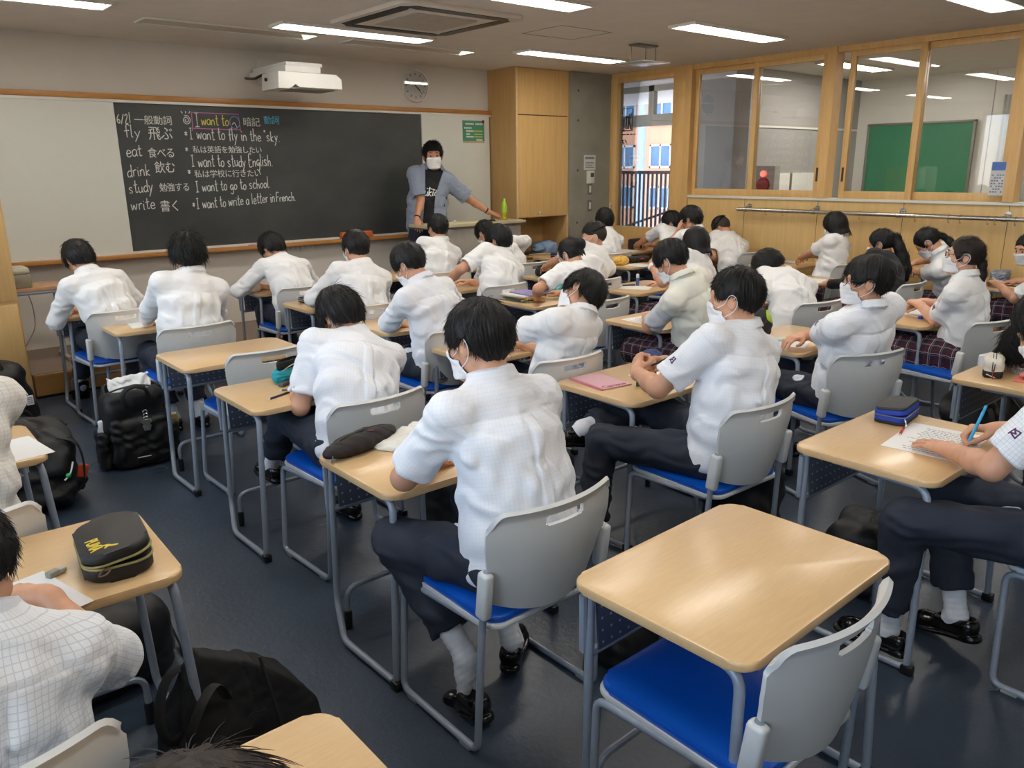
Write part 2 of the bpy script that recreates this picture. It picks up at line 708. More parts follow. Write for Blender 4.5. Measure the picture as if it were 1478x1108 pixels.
# corridor and the room beyond the right wall
bm = BM()
box2(bm, (XR, YB, -.1), (12.2, 11, 0))
struct('floor_corridor', bm, mat('corridor floor', (120, 112, 102), 0.5))
M_grey = mat('corridor grey wall', (150, 148, 144), 0.7, var=0.03, vscale=2)
boxobj('wall_corridor', (11.5, YB, 0), (11.62, 5.85, ZC), M_white, kind=S)
boxobj('wall_partition', (8.75, 5.85, 0), (11.62, 5.95, ZC), M_grey, kind=S)
bm = BM()
for y in (4.1, 3.2, 2.3):
    box2(bm, (11.49, y - .003, 0.1), (11.5, y + .003, 2.8))
struct('trim_12', bm, M_grey)
bm = BM()
box2(bm, (8.72, 5.80, 0), (8.80, 6.02, ZC), 0.004)
struct('trim_13', bm, M_grey)
bm = BM()
box2(bm, (8.8, 5.835, 2.14), (11.5, 5.85, 2.165))
struct('trim_15', bm, M_white)  # line of the board trim reflected in the panes, built as a pale rail
wb = empty('low_white_panel', (10.0, 5.845, 0))
tag(wb, 'low white panel with a dark divider against the grey wall of the next room', 'panel')
bm = BM()
box2(bm, (-.72, -.04, .5), (.5, 0, 1.585), .003)
obj('board', bm, M_white, wb)
bm = BM()
box2(bm, (-.26, -.05, .5), (-.22, -.035, 1.585))
obj('divider', bm, M_alu, wb)
gn = empty('glass_notice', (7.945, 2.715, 1.555))
tag(gn, 'tall notice with a blue heading stuck on the right hand window sash', 'notice')
bm = BM()
box2(bm, (0, -.06, -.145), (.003, .06, .145))
obj('sheet', bm, mat('notice grey', (190, 192, 196), .6), gn)
bm = BM()
box2(bm, (-.001, -.055, .07), (.0015, .055, .14))
obj('heading', bm, mat('notice blue', (74, 112, 176), .6), gn)
bm = BM()
for r in range(7):
    for c in range(5):
        if (r * 5 + c) % 4 != 1:
            box2(bm, (-.001, -.05 + c * .021, -.12 + r * .024), (.0012, -.036 + c * .021, -.109 + r * .024))
obj('printed_text', bm, mat('notice ink', (110, 112, 130), .7, var=0), gn)
# green chalkboard on that wall
g = empty('green_chalkboard', (11.46, 4.95, 1.72))
tag(g, 'green chalkboard with aluminium rim in the next room, seen through the wood framed windows', 'chalkboard')
bm = BM()
add_box(bm, (-.02, 0, 0), (.03, 1.36, .96))
obj('panel', bm, mat('green board', (30, 112, 78), 0.5, var=0.05, vscale=3), g)
bm = BM()
for (y, z, sy, sz) in ((0, .49, 1.42, .03), (0, -.49, 1.42, .03), (.695, 0, .03, 1.0), (-.695, 0, .03, 1.0)):
    add_box(bm, (-.025, y, z), (.05, sy, sz), .004)
obj('rim', bm, M_alu, g)
# reflection of a curtain in the panes, shaped as pleated cloth beyond them
bm = BM()
n_ = 60
ys = [3.95 - 1.3 * k / n_ for k in range(n_ + 1)]
lo_ = [bm.verts.new((11.42 + .025 * math.sin(k * 1.1) + .01 * math.sin(k * .37), y, 0.9)) for k, y in enumerate(ys)]
hi_ = [bm.verts.new((11.42 + .018 * math.sin(k * 1.1) + .01 * math.sin(k * .37), y, 2.5)) for k, y in enumerate(ys)]
for k in range(n_):
    bm.faces.new((lo_[k], lo_[k + 1], hi_[k + 1], hi_[k]))
bmesh.ops.solidify(bm, geom=bm.faces[:], thickness=.004)
o = obj('curtain', bm, mat('pale curtain', (206, 208, 206), 0.9), None)
tag(o, 'pale curtain reflection shaped as a pleated curtain right of the green chalkboard', 'curtain')

# exterior window past the corner window, balcony rail and the building across the street
w = empty('window_11')
w['kind'] = S
bm = BM()
for (a, b, c, e) in ((7.2, 8.9, 2.26, 2.42), (7.93, 8.03, 2.42, 2.9), (7.2, 8.9, 2.74, 2.82), (8.85, 8.95, 0.6, 2.9), (7.15, 7.25, .6, 2.9)):
    box2(bm, (9.48, a, c), (9.56, b, min(e, 2.82)))
obj('frame', bm, M_alu, w)
bm = BM()
box2(bm, (9.5, 5.95, 0), (9.6, 7.2, ZC))
box2(bm, (9.5, 8.9, 0), (9.6, 11, ZC))
box2(bm, (9.5, 7.2, 0), (9.6, 8.9, .6))
struct('wall_corridor_end', bm, M_grey)
rail = empty('balcony_railing', (10.4, 8.8, 0))
tag(rail, 'dark vertical bar balcony railing outside the corner window', 'railing')
for k in range(30):
    bm = BM()
    add_box(bm, (0, -1.3 + k * .09, .75), (.03, .03, 1.64), 0.004)
    obj('bar', bm, mat('railing paint', (58, 62, 82), 0.5, 0.2), rail)
bm = BM()
add_box(bm, (0, 0, 1.59), (.05, 2.8, .05), .006)
obj('top_rail', bm, MATS['railing paint'], rail)
bm = BM()
add_tube(bm, [(.5, 1.2, .55), (.55, -1.2, 1.3)], .02, 8)
add_tube(bm, [(.5, 1.2, .15), (.55, -1.2, .85)], .02, 8)
obj('stair_handrail', bm, MATS['railing paint'], rail)
p = BM()
add_tube(p, [(0, 0, -5), (0, 0, 6.0)], .11, 16)
o = obj('street_pole', p, mat('grey pole', (160, 172, 196), 0.5), None)
o.location = (17, 14.6, 0)
tag(o, 'grey street pole standing outside the corner window before the orange building', 'pole')
b = empty('apartment_building', (24, 20.5, 0))
tag(b, 'orange rendered building with rows of blue windows seen outside the corner window', 'building')
bm = BM()
box2(bm, (0, -9, -8), (4, 9, 14))
obj('wall', bm, mat('salmon render', (198, 146, 120), 0.8, var=0.04, vscale=0.8), b)
M_win = mat('blue window', (70, 108, 146), 0.15, var=0.25, vscale=1.5)
M_wf = mat('white window frame', (190, 194, 200), 0.5)
for r in range(8):
    for c in range(10):
        y0, z0 = -8.5 + c * 1.75 + .15, -4.6 + r * 1.5 + .2
        bm = BM()
        for (a, b2, c2, e) in ((0, 1.0, 0, .08), (0, 1.0, .78, .85), (0, .06, 0, .85), (.94, 1.0, 0, .85), (.47, .53, 0, .85)):
            box2(bm, (-.06, y0 + a, z0 + c2), (0.02, y0 + b2, z0 + e))
        f = obj('window', bm, M_wf, b)
        bm = BM()
        box2(bm, (-.02, y0 + .05, z0 + .06), (0.02, y0 + .95, z0 + .80))
        obj('pane', bm, M_win, f)

# ------------------------------------------------------------ ceiling fixtures
M_lamp = emis('lamp diffuser', srgb(255, 248, 238), LAMP_POWER)
M_lamp2 = emis('next room fill', srgb(255, 248, 238), LAMP_POWER * 2.2)  # stronger glow for the lamps added beyond the windows
M_trof = mat('lamp trough', (226, 224, 216), 0.4, var=0)


def lamp(x0, x1, y, label, z=ZC, m=None):
    o = empty('ceiling_lamp', ((x0 + x1) / 2, y, z))
    tag(o, label, 'lamp', 'fluorescent ceiling lamps')
    L = x1 - x0
    bm = BM()
    w = .13
    for s in (-1, 1):
        add_box(bm, (0, s * w, -.012), (L + .06, .02, .024), .003)
        add_box(bm, (s * (L / 2 + .03), 0, -.012), (.02, w * 2 + .02, .024), .003)
    add_box(bm, (0, 0, -.003), (L + .04, w * 2, .004))
    obj('housing', bm, M_trof, o)
    for s in (-1, 1):
        bm = BM()
        add_tube(bm, [(-L / 2 + .02, s * .06, -.022), (L / 2 - .02, s * .06, -.022)], .045, 14, flat=1.0)
        t = obj('fluorescent_tube', bm, m or M_lamp, o)
        t.scale = (1, 1, .42)
    return o


for (x0, x1, y, lab) in ((3.02, 4.4, 6.37, 'lit ceiling lamp just behind the air conditioner, over the blackboard end'),
                         (5.6, 6.95, 6.36, 'lit ceiling lamp nearest the maple closet and concrete pier'),
                         (0.35, 1.73, 6.38, 'lit ceiling lamp over the left whiteboard, cut by the top edge'),
                         (5.66, 6.97, 4.44, 'lit ceiling lamp in front of the wood framed windows, middle of the right-hand ones'),
                         (3.07, 4.43, 4.44, 'lit ceiling lamp between the air conditioner and the right-hand lamp, cut by the top edge'),
                         (5.7, 7.06, 2.51, 'lit ceiling lamp in the top right corner of the photo')):
    lamp(x0, x1, y, lab)
for (x0, x1, y) in ((3.07, 4.43, 2.51), (0.35, 1.73, 4.44), (0.35, 1.73, 2.51), (3.07, 4.43, 0.5), (0.35, 1.73, 0.5), (5.7, 7.06, 0.5)):
    lamp(x0, x1, y, 'ceiling lamp over the rear of the classroom, out of the photo')
for (x0, x1, y) in ((9.0, 10.3, 5.0), (9.0, 10.3, 2.9), (9.0, 10.3, .8)):  # lamps added to brighten the white wall of the next room
    lamp(x0, x1, y, 'ceiling lamp added to brighten the next room behind the wood framed windows', m=M_lamp2)
for (x0, x1, lab) in ((2.11, 3.52, 'unlit blackboard lamp slot in the ceiling, above the chalk writing'), (3.88, 5.24, 'unlit blackboard lamp slot in the ceiling, between projector and clock')):
    o = empty('blackboard_lamp_slot', ((x0 + x1) / 2, 6.84, ZC))
    tag(o, lab, 'lamp', 'blackboard lamps')
    L = x1 - x0
    bm = BM()
    add_box(bm, (0, 0, -.001), (L, .26, .006))
    obj('slot', bm, mat('slot reflector', (196, 186, 168), 0.3, 0.5, var=0), o)
    bm = BM()
    for s in (-1, 1):
        add_box(bm, (0, s * .13, -.006), (L + .03, .014, .012), .002)
        add_box(bm, (s * (L / 2 + .008), 0, -.006), (.014, .26, .012), .002)
    obj('rim', bm, M_trof, o)
    bm = BM()
    add_prism(bm, [(L / 2 - .14, -.12), (L / 2, -.12), (L / 2, .12)], -.012, -.004)
    obj('end_diffuser', bm, emis('slot glow', srgb(255, 244, 224), 2.5), o)

# ceiling cassette air conditioner
a = empty('air_conditioner', (3.82, 5.5, ZC))
tag(a, 'white square ceiling cassette air conditioner with dark outlet slots', 'air conditioner')
bm = BM()
add_prism(bm, round_rect(-.55, -.55, .55, .55, .06), -.03, 0, .008)
obj('panel', bm, mat('ac white', (206, 199, 188), 0.5, var=0.01), a)
bm = BM()
add_prism(bm, round_rect(-.3, -.3, .3, .3, .05), -.036, -.028, .003)
obj('intake_grille', bm, mat('ac grille', (176, 170, 160), 0.6, bump=.4, bscale=200), a)
for k in range(4):
    bm = BM()
    M4 = Matrix.Rotation(k * PI / 2, 4, 'Z')
    add_prism(bm, [(-.42, -.50), (.42, -.50), (.46, -.44), (.36, -.40), (-.36, -.40), (-.46, -.44)], -.034, -.029, 0, M=M4)
    obj('outlet_slot', bm, M_black, a)
bm = BM()
for (x0, y0, x1, y1) in ((4.9, 5.1, 5.5, 5.1), (4.9, 5.6, 5.5, 5.6), (4.9, 5.1, 4.9, 5.6), (5.5, 5.1, 5.5, 5.6)):
    box2(bm, (min(x0, x1) - .003, min(y0, y1) - .003, ZC - .002), (max(x0, x1) + .003, max(y0, y1) + .003, ZC + .001))
struct('trim_14', bm, M_alu)
# hanging panel near the corner window
h = empty('hanging_ceiling_panel', (6.3, 5.42, ZC))
tag(h, 'thin pale panel hung from the ceiling on three wires near the corner window', 'panel')
bm = BM()
add_box(bm, (0, 0, -.008), (.30, .12, .016), .004)
obj('ceiling_plate', bm, M_alu, h)
for dx, dy in ((-.12, .05), (.0, -.03), (.12, -.05)):
    bm = BM()
    add_tube(bm, [(dx, dy, 0), (dx, dy, -.16)], .004, 6)
    obj('wire', bm, M_alu, h)
bm = BM()
add_box(bm, (0, 0, -.165), (.40, .34, .012), .004, Matrix.Rotation(-.02, 3, 'Y'))
obj('panel', bm, mat('pale acrylic', (176, 186, 176), 0.2, var=0), h)
# ------------------------------------------------------------ blackboard wall
bb = empty('blackboard', (3.78, YF, 1.64))
tag(bb, 'wide wall board with chalk writing on its black middle panel and white side panels', 'blackboard')
ox, oz = 3.78, 1.64


def bbox(name, x0, x1, z0, z1, y0, y1, m, bev=0.0):
    bm = BM()
    box2(bm, (x0 - ox, y0 - YF, z0 - oz), (x1 - ox, y1 - YF, z1 - oz), bev)
    return obj(name, bm, m, bb, smooth=bev > 0)


m = bpy.data.materials.new('slate')
m.use_nodes = True
q = NT(m)
n1 = q.noise(q.mapping(q.coord(), (1, 1, 1.6)), 1.3, 5, .6)
q.link(q.ramp(n1, [(0.35, srgb(52, 54, 54)), (0.7, srgb(68, 72, 70))]), q.b.inputs['Base Color'])
q.b.inputs['Roughness'].default_value = 0.42
bbox('black_panel', 2.11, 5.37, 0.985, 2.29, YF - .03, YF - .005, m)
bbox('white_panel', 1.125, 2.11, 0.985, 2.29, YF - .045, YF - .005, M_wb)
bbox('white_panel', 5.37, 6.36, 0.985, 2.29, YF - .045, YF - .005, M_wb)
bbox('top_trim', 1.07, 6.45, 2.312, 2.358, YF - .07, YF, M_trim, .003)
bbox('top_track', 1.11, 6.40, 2.288, 2.313, YF - .055, YF, mat('track alu', (222, 220, 212), 0.4, 0.2, var=0))
bbox('side_trim', 6.41, 6.455, 0.94, 2.312, YF - .07, YF, M_trim, .003)
bbox('side_trim', 1.065, 1.11, 0.94, 2.312, YF - .07, YF, M_trim, .003)
bbox('side_gap', 6.36, 6.41, 0.985, 2.29, YF - .02, YF - .002, M_dark)
bbox('chalk_tray', 1.07, 6.45, 0.93, 0.965, YF - .13, YF, M_trim, .006)
bbox('tray_rail', 1.11, 6.41, 0.965, 0.985, YF - .06, YF, MATS['track alu'])

# chalk handwriting: single stroke letters
GL = {
 'a': [[(.42, .45), (.25, .52), (.06, .35), (.08, .08), (.25, .0), (.40, .2), (.43, .47), (.43, .1), (.5, .0)]],
 'b': [[(.08, 1.0), (.08, .02)], [(.08, .3), (.25, .5), (.42, .35), (.38, .08), (.2, .0), (.08, .12)]],
 'c': [[(.42, .42), (.25, .52), (.07, .3), (.12, .06), (.28, .0), (.44, .1)]],
 'd': [[(.42, .42), (.25, .5), (.07, .3), (.1, .05), (.26, .0), (.42, .2)], [(.44, 1.0), (.43, .1), (.5, .0)]],
 'e': [[(.07, .26), (.42, .3), (.36, .48), (.2, .52), (.07, .3), (.12, .06), (.28, .0), (.46, .1)]],
 'f': [[(.42, .95), (.3, 1.05), (.2, .9), (.2, -.05)], [(.04, .5), (.38, .54)]],
 'g': [[(.42, .45), (.25, .52), (.07, .32), (.15, .06), (.3, .06), (.42, .3), (.42, -.25), (.25, -.42), (.06, -.3)]],
 'h': [[(.08, 1.05), (.08, .0)], [(.08, .3), (.24, .5), (.38, .4), (.4, .0)]],
 'i': [[(.1, .5), (.1, .04), (.18, 0)], [(.1, .7), (.12, .74)]],
 'k': [[(.08, 1.0), (.08, .0)], [(.36, .5), (.1, .24), (.4, .0)]],
 'l': [[(.1, 1.05), (.09, .08), (.18, 0)]],
 'm': [[(.06, .5), (.06, 0)], [(.06, .35), (.2, .52), (.28, .38), (.28, 0)], [(.28, .35), (.42, .52), (.5, .38), (.52, 0)]],
 'n': [[(.07, .5), (.07, 0)], [(.07, .32), (.24, .52), (.38, .4), (.4, 0)]],
 'o': [[(.25, .52), (.07, .32), (.1, .06), (.26, 0), (.42, .18), (.4, .42), (.25, .52)]],
 'r': [[(.08, .5), (.08, 0)], [(.08, .3), (.2, .5), (.36, .48)]],
 's': [[(.38, .45), (.22, .53), (.09, .4), (.22, .27), (.37, .15), (.25, .0), (.06, .07)]],
 't': [[(.2, .95), (.19, .1), (.28, 0), (.38, .06)], [(.03, .58), (.38, .62)]],
 'u': [[(.07, .5), (.08, .1), (.22, 0), (.38, .15)], [(.4, .5), (.4, .1), (.48, 0)]],
 'w': [[(.04, .5), (.14, 0), (.28, .42), (.42, 0), (.56, .52)]],
 'y': [[(.06, .5), (.22, .06)], [(.42, .52), (.2, -.05), (.04, -.4)]],
 'E': [[(.45, 1.0), (.1, .98), (.09, .0), (.46, .02)], [(.09, .52), (.4, .53)]],
 'F': [[(.48, 1.0), (.1, .97), (.09, .0)], [(.09, .5), (.4, .53)]],
 'I': [[(.12, .97), (.4, 1.0)], [(.26, .98), (.26, .02)], [(.1, .0), (.42, .02)]],
 '*': [[(.05, .3), (.35, .55)], [(.05, .55), (.35, .3)], [(.2, .62), (.2, .22)]],
 '.': [[(.08, .02), (.12, .05)]], ',': [[(.1, .05), (.06, -.1)]], '/': [[(.02, -.1), (.42, .95)]],
 '1': [[(.15, 1.0), (.14, .0)]], '2': [[(.06, .75), (.22, .95), (.38, .75), (.06, .03), (.42, .03)]],
 '6': [[(.36, .95), (.12, .6), (.07, .2), (.24, .0), (.4, .2), (.28, .42), (.1, .3)]],
 '"': [[(.1, 1.1), (.08, .9)], [(.2, 1.1), (.18, .9)]],
}
M_chalk = mat('white chalk', (214, 216, 212), 0.9, var=0.15, vscale=60)
M_cy = mat('yellow chalk', (222, 210, 110), 0.9, var=0.1, vscale=60)
M_cp = mat('pink chalk', (196, 120, 170), 0.9, var=0.1, vscale=60)
M_cb = mat('blue chalk', (96, 190, 226), 0.9, var=0.1, vscale=60)
M_cv = mat('violet chalk', (126, 138, 200), 0.9, var=0.1, vscale=60)
rnd = random.Random(4)


def smooth_line(pts, n=4):
    if len(pts) < 3:
        return pts
    out = []
    for i in range(len(pts) - 1):
        p0, p1, p2, p3 = pts[max(i - 1, 0)], pts[i], pts[i + 1], pts[min(i + 2, len(pts) - 1)]
        for k in range(n):
            t = k / n
            out.append(tuple(0.5 * ((2 * b) + (c - a) * t + (2 * a - 5 * b + 4 * c - d) * t * t + (-a + 3 * b - 3 * c + d) * t ** 3) for a, b, c, d in zip(p0, p1, p2, p3)))
    out.append(pts[-1])
    return out


YC = YF - .0305


def chalk(text, x, z, width, size, m=M_chalk, slope=0.0, name='chalk_line', parent=None, r=.0042):
    adv = {'i': .24, 'l': .26, ' ': .34, 'm': .62, 'w': .66, '.': .25, ',': .25, 'I': .56, 'f': .42, 't': .42, 'r': .4, '1': .3, '*': .5, '"': .3}
    tot = sum(adv.get(c, .52) for c in text)
    sx = width / (tot * size) if width else 1.0
    bm = BM()
    cx = 0
    for ch in text:
        if ch in GL:
            jz = rnd.uniform(-.04, .04)
            js = rnd.uniform(.92, 1.08)
            for st in GL[ch]:
                pts = smooth_line([(cx + a, b * js + jz) for a, b in st])
                add_tube(bm, [(x + a * size * sx - ox, YC - YF, z + b * size + slope * a * size * sx - oz) for a, b in pts], r, 5, flat=1)
        cx += adv.get(ch, .52)
    return obj(name, bm, m, parent or bb)


def text_mesh(cu, name):
    t = bpy.data.objects.new('tmp', cu)
    COL.objects.link(t)
    dg = bpy.context.evaluated_depsgraph_get()
    me = bpy.data.meshes.new_from_object(t.evaluated_get(dg))
    me.name = name
    me.materials.clear()
    bpy.data.objects.remove(t)
    return me


def kanji(text, x, z, width, m=M_chalk, h=None):
    cu = bpy.data.curves.new('chalk_kanji', 'FONT')
    cu.body = text
    n = len(text)
    s = width / n
    cu.size = s * 1.08
    cu.offset = 0.0
    cu.extrude = 0.0006
    cu.space_character = 0.92
    me = text_mesh(cu, 'chalk_kanji')
    me.materials.append(m)
    o = link(bpy.data.objects.new('chalk_kanji', me), bb)
    o.location = (x - ox, YC - YF - .0012, z - oz)
    o.rotation_euler = (PI / 2, 0, 0)
    o.scale = (1, (h or s) / s, 1)
    return o


chalk('6/21', 2.125, 2.115, .12, .085)
kanji('一般動詞', 2.27, 2.115, .32)
for w_, x, z, wd in (('fly', 2.17, 1.995, .15), ('eat', 2.165, 1.825, .14), ('drink', 2.15, 1.65, .21), ('study', 2.145, 1.505, .22), ('write', 2.145, 1.355, .22)):
    chalk(w_, x, z, wd, .105, slope=.05)
for w_, x, z, wd in (('飛ぶ', 2.375, 1.985, .21), ('食べる', 2.35, 1.825, .235), ('飲む', 2.395, 1.69, .18), ('勉強する', 2.415, 1.52, .27), ('書く', 2.40, 1.34, .18)):
    kanji(w_, x, z, wd, h=wd / len(w_) * 1.15)
chalk('I', 2.80, 2.10, .07, .125)
chalk('want to', 2.87, 2.115, .27, .10, M_cy)
kanji('暗記', 3.275, 2.12, .17)
kanji('動詞', 3.49, 2.145, .16, M_cb)
chalk('*I want to fly in the "sky.', 2.70, 1.99, .95, .105, slope=-.02)
kanji('私は英語を勉強したい', 2.76, 1.865, .66)
chalk('*', 2.69, 1.86, .04, .09)
chalk('I want to study English.', 2.73, 1.735, .82, .11, slope=.0)
kanji('私は学校に行きたい', 2.75, 1.64, .64)
chalk('*', 2.69, 1.645, .04, .09)
chalk('I want to go to school.', 2.745, 1.50, .76, .10, slope=.03)
chalk('*I want to write a letter in', 2.70, 1.34, .84, .10, slope=.05)
chalk('French.', 3.55, 1.385, .22, .085)


def chalk_poly(pts, m, r=.0042):
    bm = BM()
    add_tube(bm, [(a - ox, YC - YF, b - oz) for a, b in pts], r, 5)
    obj('chalk_mark', bm, m, bb)


sp = [(2.735 + (.008 + .032 * t / 14) * math.cos(t * .9 + 2), 2.155 + (.008 + .036 * t / 14) * math.sin(t * .9 + 2)) for t in range(15)]
chalk_poly(smooth_line(sp), M_chalk)
for dx in (-.03, 0, .03):
    chalk_poly([(2.735 + dx, 2.215), (2.735 + dx * 1.4, 2.235)], M_chalk)
chalk_poly([(2.79, 2.225), (2.785, 2.075), (2.775, 2.06)], M_cp)
chalk_poly([(2.79, 2.225), (3.24, 2.222), (3.245, 2.07), (3.262, 2.06)], M_cp)
chalk_poly([(2.785, 2.083), (3.245, 2.078)], M_cp)
chalk_poly(smooth_line([(3.195 + .048 * math.cos(t * .42), 2.145 + .055 * math.sin(t * .42)) for t in range(16)]), M_cv)
chalk_poly(smooth_line([(3.17, 2.125), (3.19, 2.145), (3.205, 2.12), (3.215, 2.10)]), M_chalk)

# on the tray and the white panels
e = empty('board_eraser', (4.42, YF - .09, 0.965))
tag(e, 'orange long board eraser lying on the chalk tray', 'eraser')
bm = BM()
add_box(bm, (0, 0, .045), (.38, .07, .05), .012)
obj('handle', bm, mat('orange plastic', (214, 110, 48), 0.5), e)
bm = BM()
add_box(bm, (0, 0, .011), (.38, .075, .022), .003)
obj('felt', bm, mat('orange felt', (190, 96, 60), 0.9), e)
for k, (x, c, lab) in enumerate(((3.05, 'white chalk', 'white chalk stick on the tray under the word write'), (3.22, 'pink chalk', 'pink chalk stick on the tray, left of the yellow one'), (3.33, 'yellow chalk', 'yellow chalk stick on the tray, right of the pink one'), (3.62, 'white chalk', 'white chalk stick on the tray above the wall sockets'))):
    bm = BM()
    add_tube(bm, [(-.035, 0, 0), (.035, 0, 0)], .006, 10)
    o = obj('chalk_stick', bm, MATS[c])
    o.location = (x, YF - .10, .971)
    o.rotation_euler = (0, 0, .05 * k)
    tag(o, lab, 'chalk', 'chalk on the tray')
p = empty('notice_poster', (6.115, YF - .0465, 2.12))
tag(p, 'small green notice on the right white panel under a dark red magnet', 'poster')
bm = BM()
box2(bm, (-.165, -.002, -.115), (.165, 0, .12))
obj('sheet', bm, mat('poster green', (74, 142, 112), 0.6, var=.02), p)
bm = BM()
box2(bm, (-.16, -.0022, -.135), (.165, -.0002, -.118))
obj('lower_edge', bm, mat('poster edge', (196, 170, 130), 0.6), p)
M_pw = mat('poster text white', (226, 232, 224), 0.6, var=0)
M_py = mat('poster text yellow', (214, 214, 90), 0.6, var=0)
bm = BM()
for (x0, x1, z) in ((-.12, .0, .082), (.03, .13, .082), (-.14, -.03, .035), (-.11, -.01, -.0), (-.11, -.06, -.035), (-.11, .0, -.065), (.04, .13, -.10)):
    k = x0
    while k < x1:
        box2(bm, (k, -.003, z - .009), (k + .010, -.0015, z + .009))
        k += .014
obj('printed_text', bm, M_pw, p)
bm = BM()
for z in (-.0, -.035, -.065):
    for k in range(8):
        box2(bm, (.01 + k * .016, -.003, z - .006), (.022 + k * .016, -.0015, z + .006))
obj('printed_text', bm, M_py, p)
bm = BM()
add_lathe(bm, [(.018, 0), (.018, -.006), (.012, -.012)], (0, 0, 0), 16, 'Y')
o = obj('magnet', bm, mat('dark red', (128, 24, 40), 0.4))
o.location = (6.262, YF - .049, 2.232)
tag(o, 'round dark red magnet on the right corner of the green notice', 'magnet')
for k, x in enumerate((3.70, 3.87)):
    o = empty('wall_socket', (x, YF, .905))
    tag(o, ('left' if k == 0 else 'right') + ' one of the two white sockets on the wall under the chalk tray', 'socket', 'wall sockets')
    bm = BM()
    add_box(bm, (0, -.006, 0), (.135, .012, .085), .004)
    obj('plate', bm, M_white, o)
    for dx in (-.03, .03):
        bm = BM()
        add_box(bm, (dx, -.0125, 0), (.03, .004, .045), .001)
        obj('outlet', bm, mat('socket face', (196, 196, 190), .4), o)

# clock
c = empty('wall_clock', (5.323, YF, 2.592))
tag(c, 'round pale wall clock with dark hands above the blackboard', 'clock')
bm = BM()
add_lathe(bm, [(.0, 0), (.176, 0), (.18, -.02), (.172, -.04), (.160, -.034), (.158, -.02), (0, -.02)][1:6], (0, 0, 0), 48, 'Y')
obj('case', bm, mat('clock case', (226, 220, 210), 0.35, var=0), c)
bm = BM()
add_lathe(bm, [(.158, -.018), (.158, -.021)], (0, 0, 0), 48, 'Y')
obj('dial', bm, mat('clock dial', (244, 240, 232), 0.5, var=0), c)
bm = BM()
for k in range(12):
    a = k * PI / 6
    add_box(bm, (.125 * math.sin(a), -.022, .125 * math.cos(a)), (.010, .002, .024), 0, Matrix.Rotation(a, 3, 'Y'))
obj('hour_marks', bm, mat('clock marks', (96, 92, 84), .6, var=0), c)
for nm, ang, ln, w_ in (('minute_hand', math.radians(135), .135, .008), ('hour_hand', math.radians(130), .085, .012)):
    bm = BM()
    add_box(bm, (.5 * ln * math.sin(ang) - .01 * math.sin(ang), -.025, .5 * ln * math.cos(ang) - .01 * math.cos(ang)), (w_, .003, ln), .001, Matrix.Rotation(ang, 3, 'Y'))
    obj(nm, bm, M_black, c)
bm = BM()
add_lathe(bm, [(.157, -.036), (.157, -.0375)], (0, 0, 0), 48, 'Y')
obj('glass', bm, M_glass, c)

# projector on its wall arm
p = empty('projector', (3.62, 7.93, 2.56))
tag(p, 'white ultra short throw projector on a wall arm above the blackboard', 'projector')
bm = BM()
box2(bm, (-.14, -.02, -.06), (.76, 0, .18), .003)
obj('wall_plate', bm, M_wall, p)
bm = BM()
box2(bm, (-.22, -.80, -.005), (.13, 0, .05), .004)
box2(bm, (-.20, -.78, .05), (.16, -.05, .085), .004)
MW = mat('projector white', (228, 228, 224), 0.4, var=0)
obj('mount_arm', bm, MW, p)
bm = BM()
M4 = Matrix.Translation((0, -.80, 0)) @ Matrix.Rotation(PI / 2, 4, 'X')
add_prism(bm, [(-.30, -.15), (-.18, -.15), (-.13, -.10), (-.10, -.135), (.345, -.135), (.345, -.04), (.31, -.03), (.29, -.005), (-.29, -.005)], -.36, 0.0, .006, M=M4)
obj('body', bm, MW, p)
bm = BM()
add_box(bm, (.06, -.62, -.139), (.44, .30, .02), .006)
obj('underside_cover', bm, mat('projector grey', (150, 148, 142), 0.5), p)
bm = BM()
add_tube(bm, smooth_line([(-.1, -.7, -.0), (-.2, -.6, -.01), (-.28, -.45, -.01), (-.30, -.3, -.03), (-.26, 0, 0)]), .012, 8)
obj('cable', bm, M_black, p)
bm = BM()
add_lathe(bm, [(.001, 0), (.016, .0), (.016, .03), (.001, .03)], (-.31, -.55, -.06), 14, 'X')
obj('knob', bm, M_black, p)

# ------------------------------------------------------------ closet, pier fittings, lectern
c = empty('built_in_closet', (6.81, 7.41, 0))
tag(c, 'tall maple closet with an open niche beside the grey concrete pier', 'closet')


def cb(name, lo, hi, m=M_wood, bev=0.0):
    bm = BM()
    box2(bm, (lo[0] - 6.81, lo[1] - 7.41, lo[2]), (hi[0] - 6.81, hi[1] - 7.41, hi[2]), bev)
    return obj(name, bm, m, c, smooth=bev > 0)


cb('side_panel', (6.38, 7.41, .187), (6.40, 7.93, ZC), wood('closet side', (176, 138, 84), (194, 156, 100), .45, (1.6, 1.6, .1), 22, .02))
cb('side_panel', (7.22, 7.41, .187), (7.24, 7.93, ZC))
cb('edge_strip', (6.378, 7.400, .187), (6.402, 7.411, ZC), mat('pale edge', (214, 184, 136), .5))
cb('edge_strip', (7.214, 7.400, .187), (7.24, 7.411, 1.12), MATS['pale edge'])
cb('upper_door', (6.404, 7.398, 2.30), (7.216, 7.415, ZC - .005))
dr = cb('tall_door', (6.404, 7.398, 1.105), (7.216, 7.415, 2.288))
cb('door_gap', (6.404, 7.404, 2.285), (7.216, 7.42, 2.305), M_dark)
cb('niche_back', (6.40, 7.86, .187), (7.22, 7.88, 1.10))
cb('niche_top', (6.40, 7.415, 1.095), (7.22, 7.88, 1.11))
cb('niche_shelf', (6.40, 7.40, .60), (7.22, 7.88, .63), M_wood, .004)
cb('lower_door', (6.404, 7.398, .19), (7.216, 7.415, .585))
bm = BM()
add_lathe(bm, [(.022, 0), (.022, -.008), (.014, -.012)], (6.74 - 6.81, -.012, 1.15), 16, 'Y')
k = obj('knob', bm, M_white)
k.parent = dr
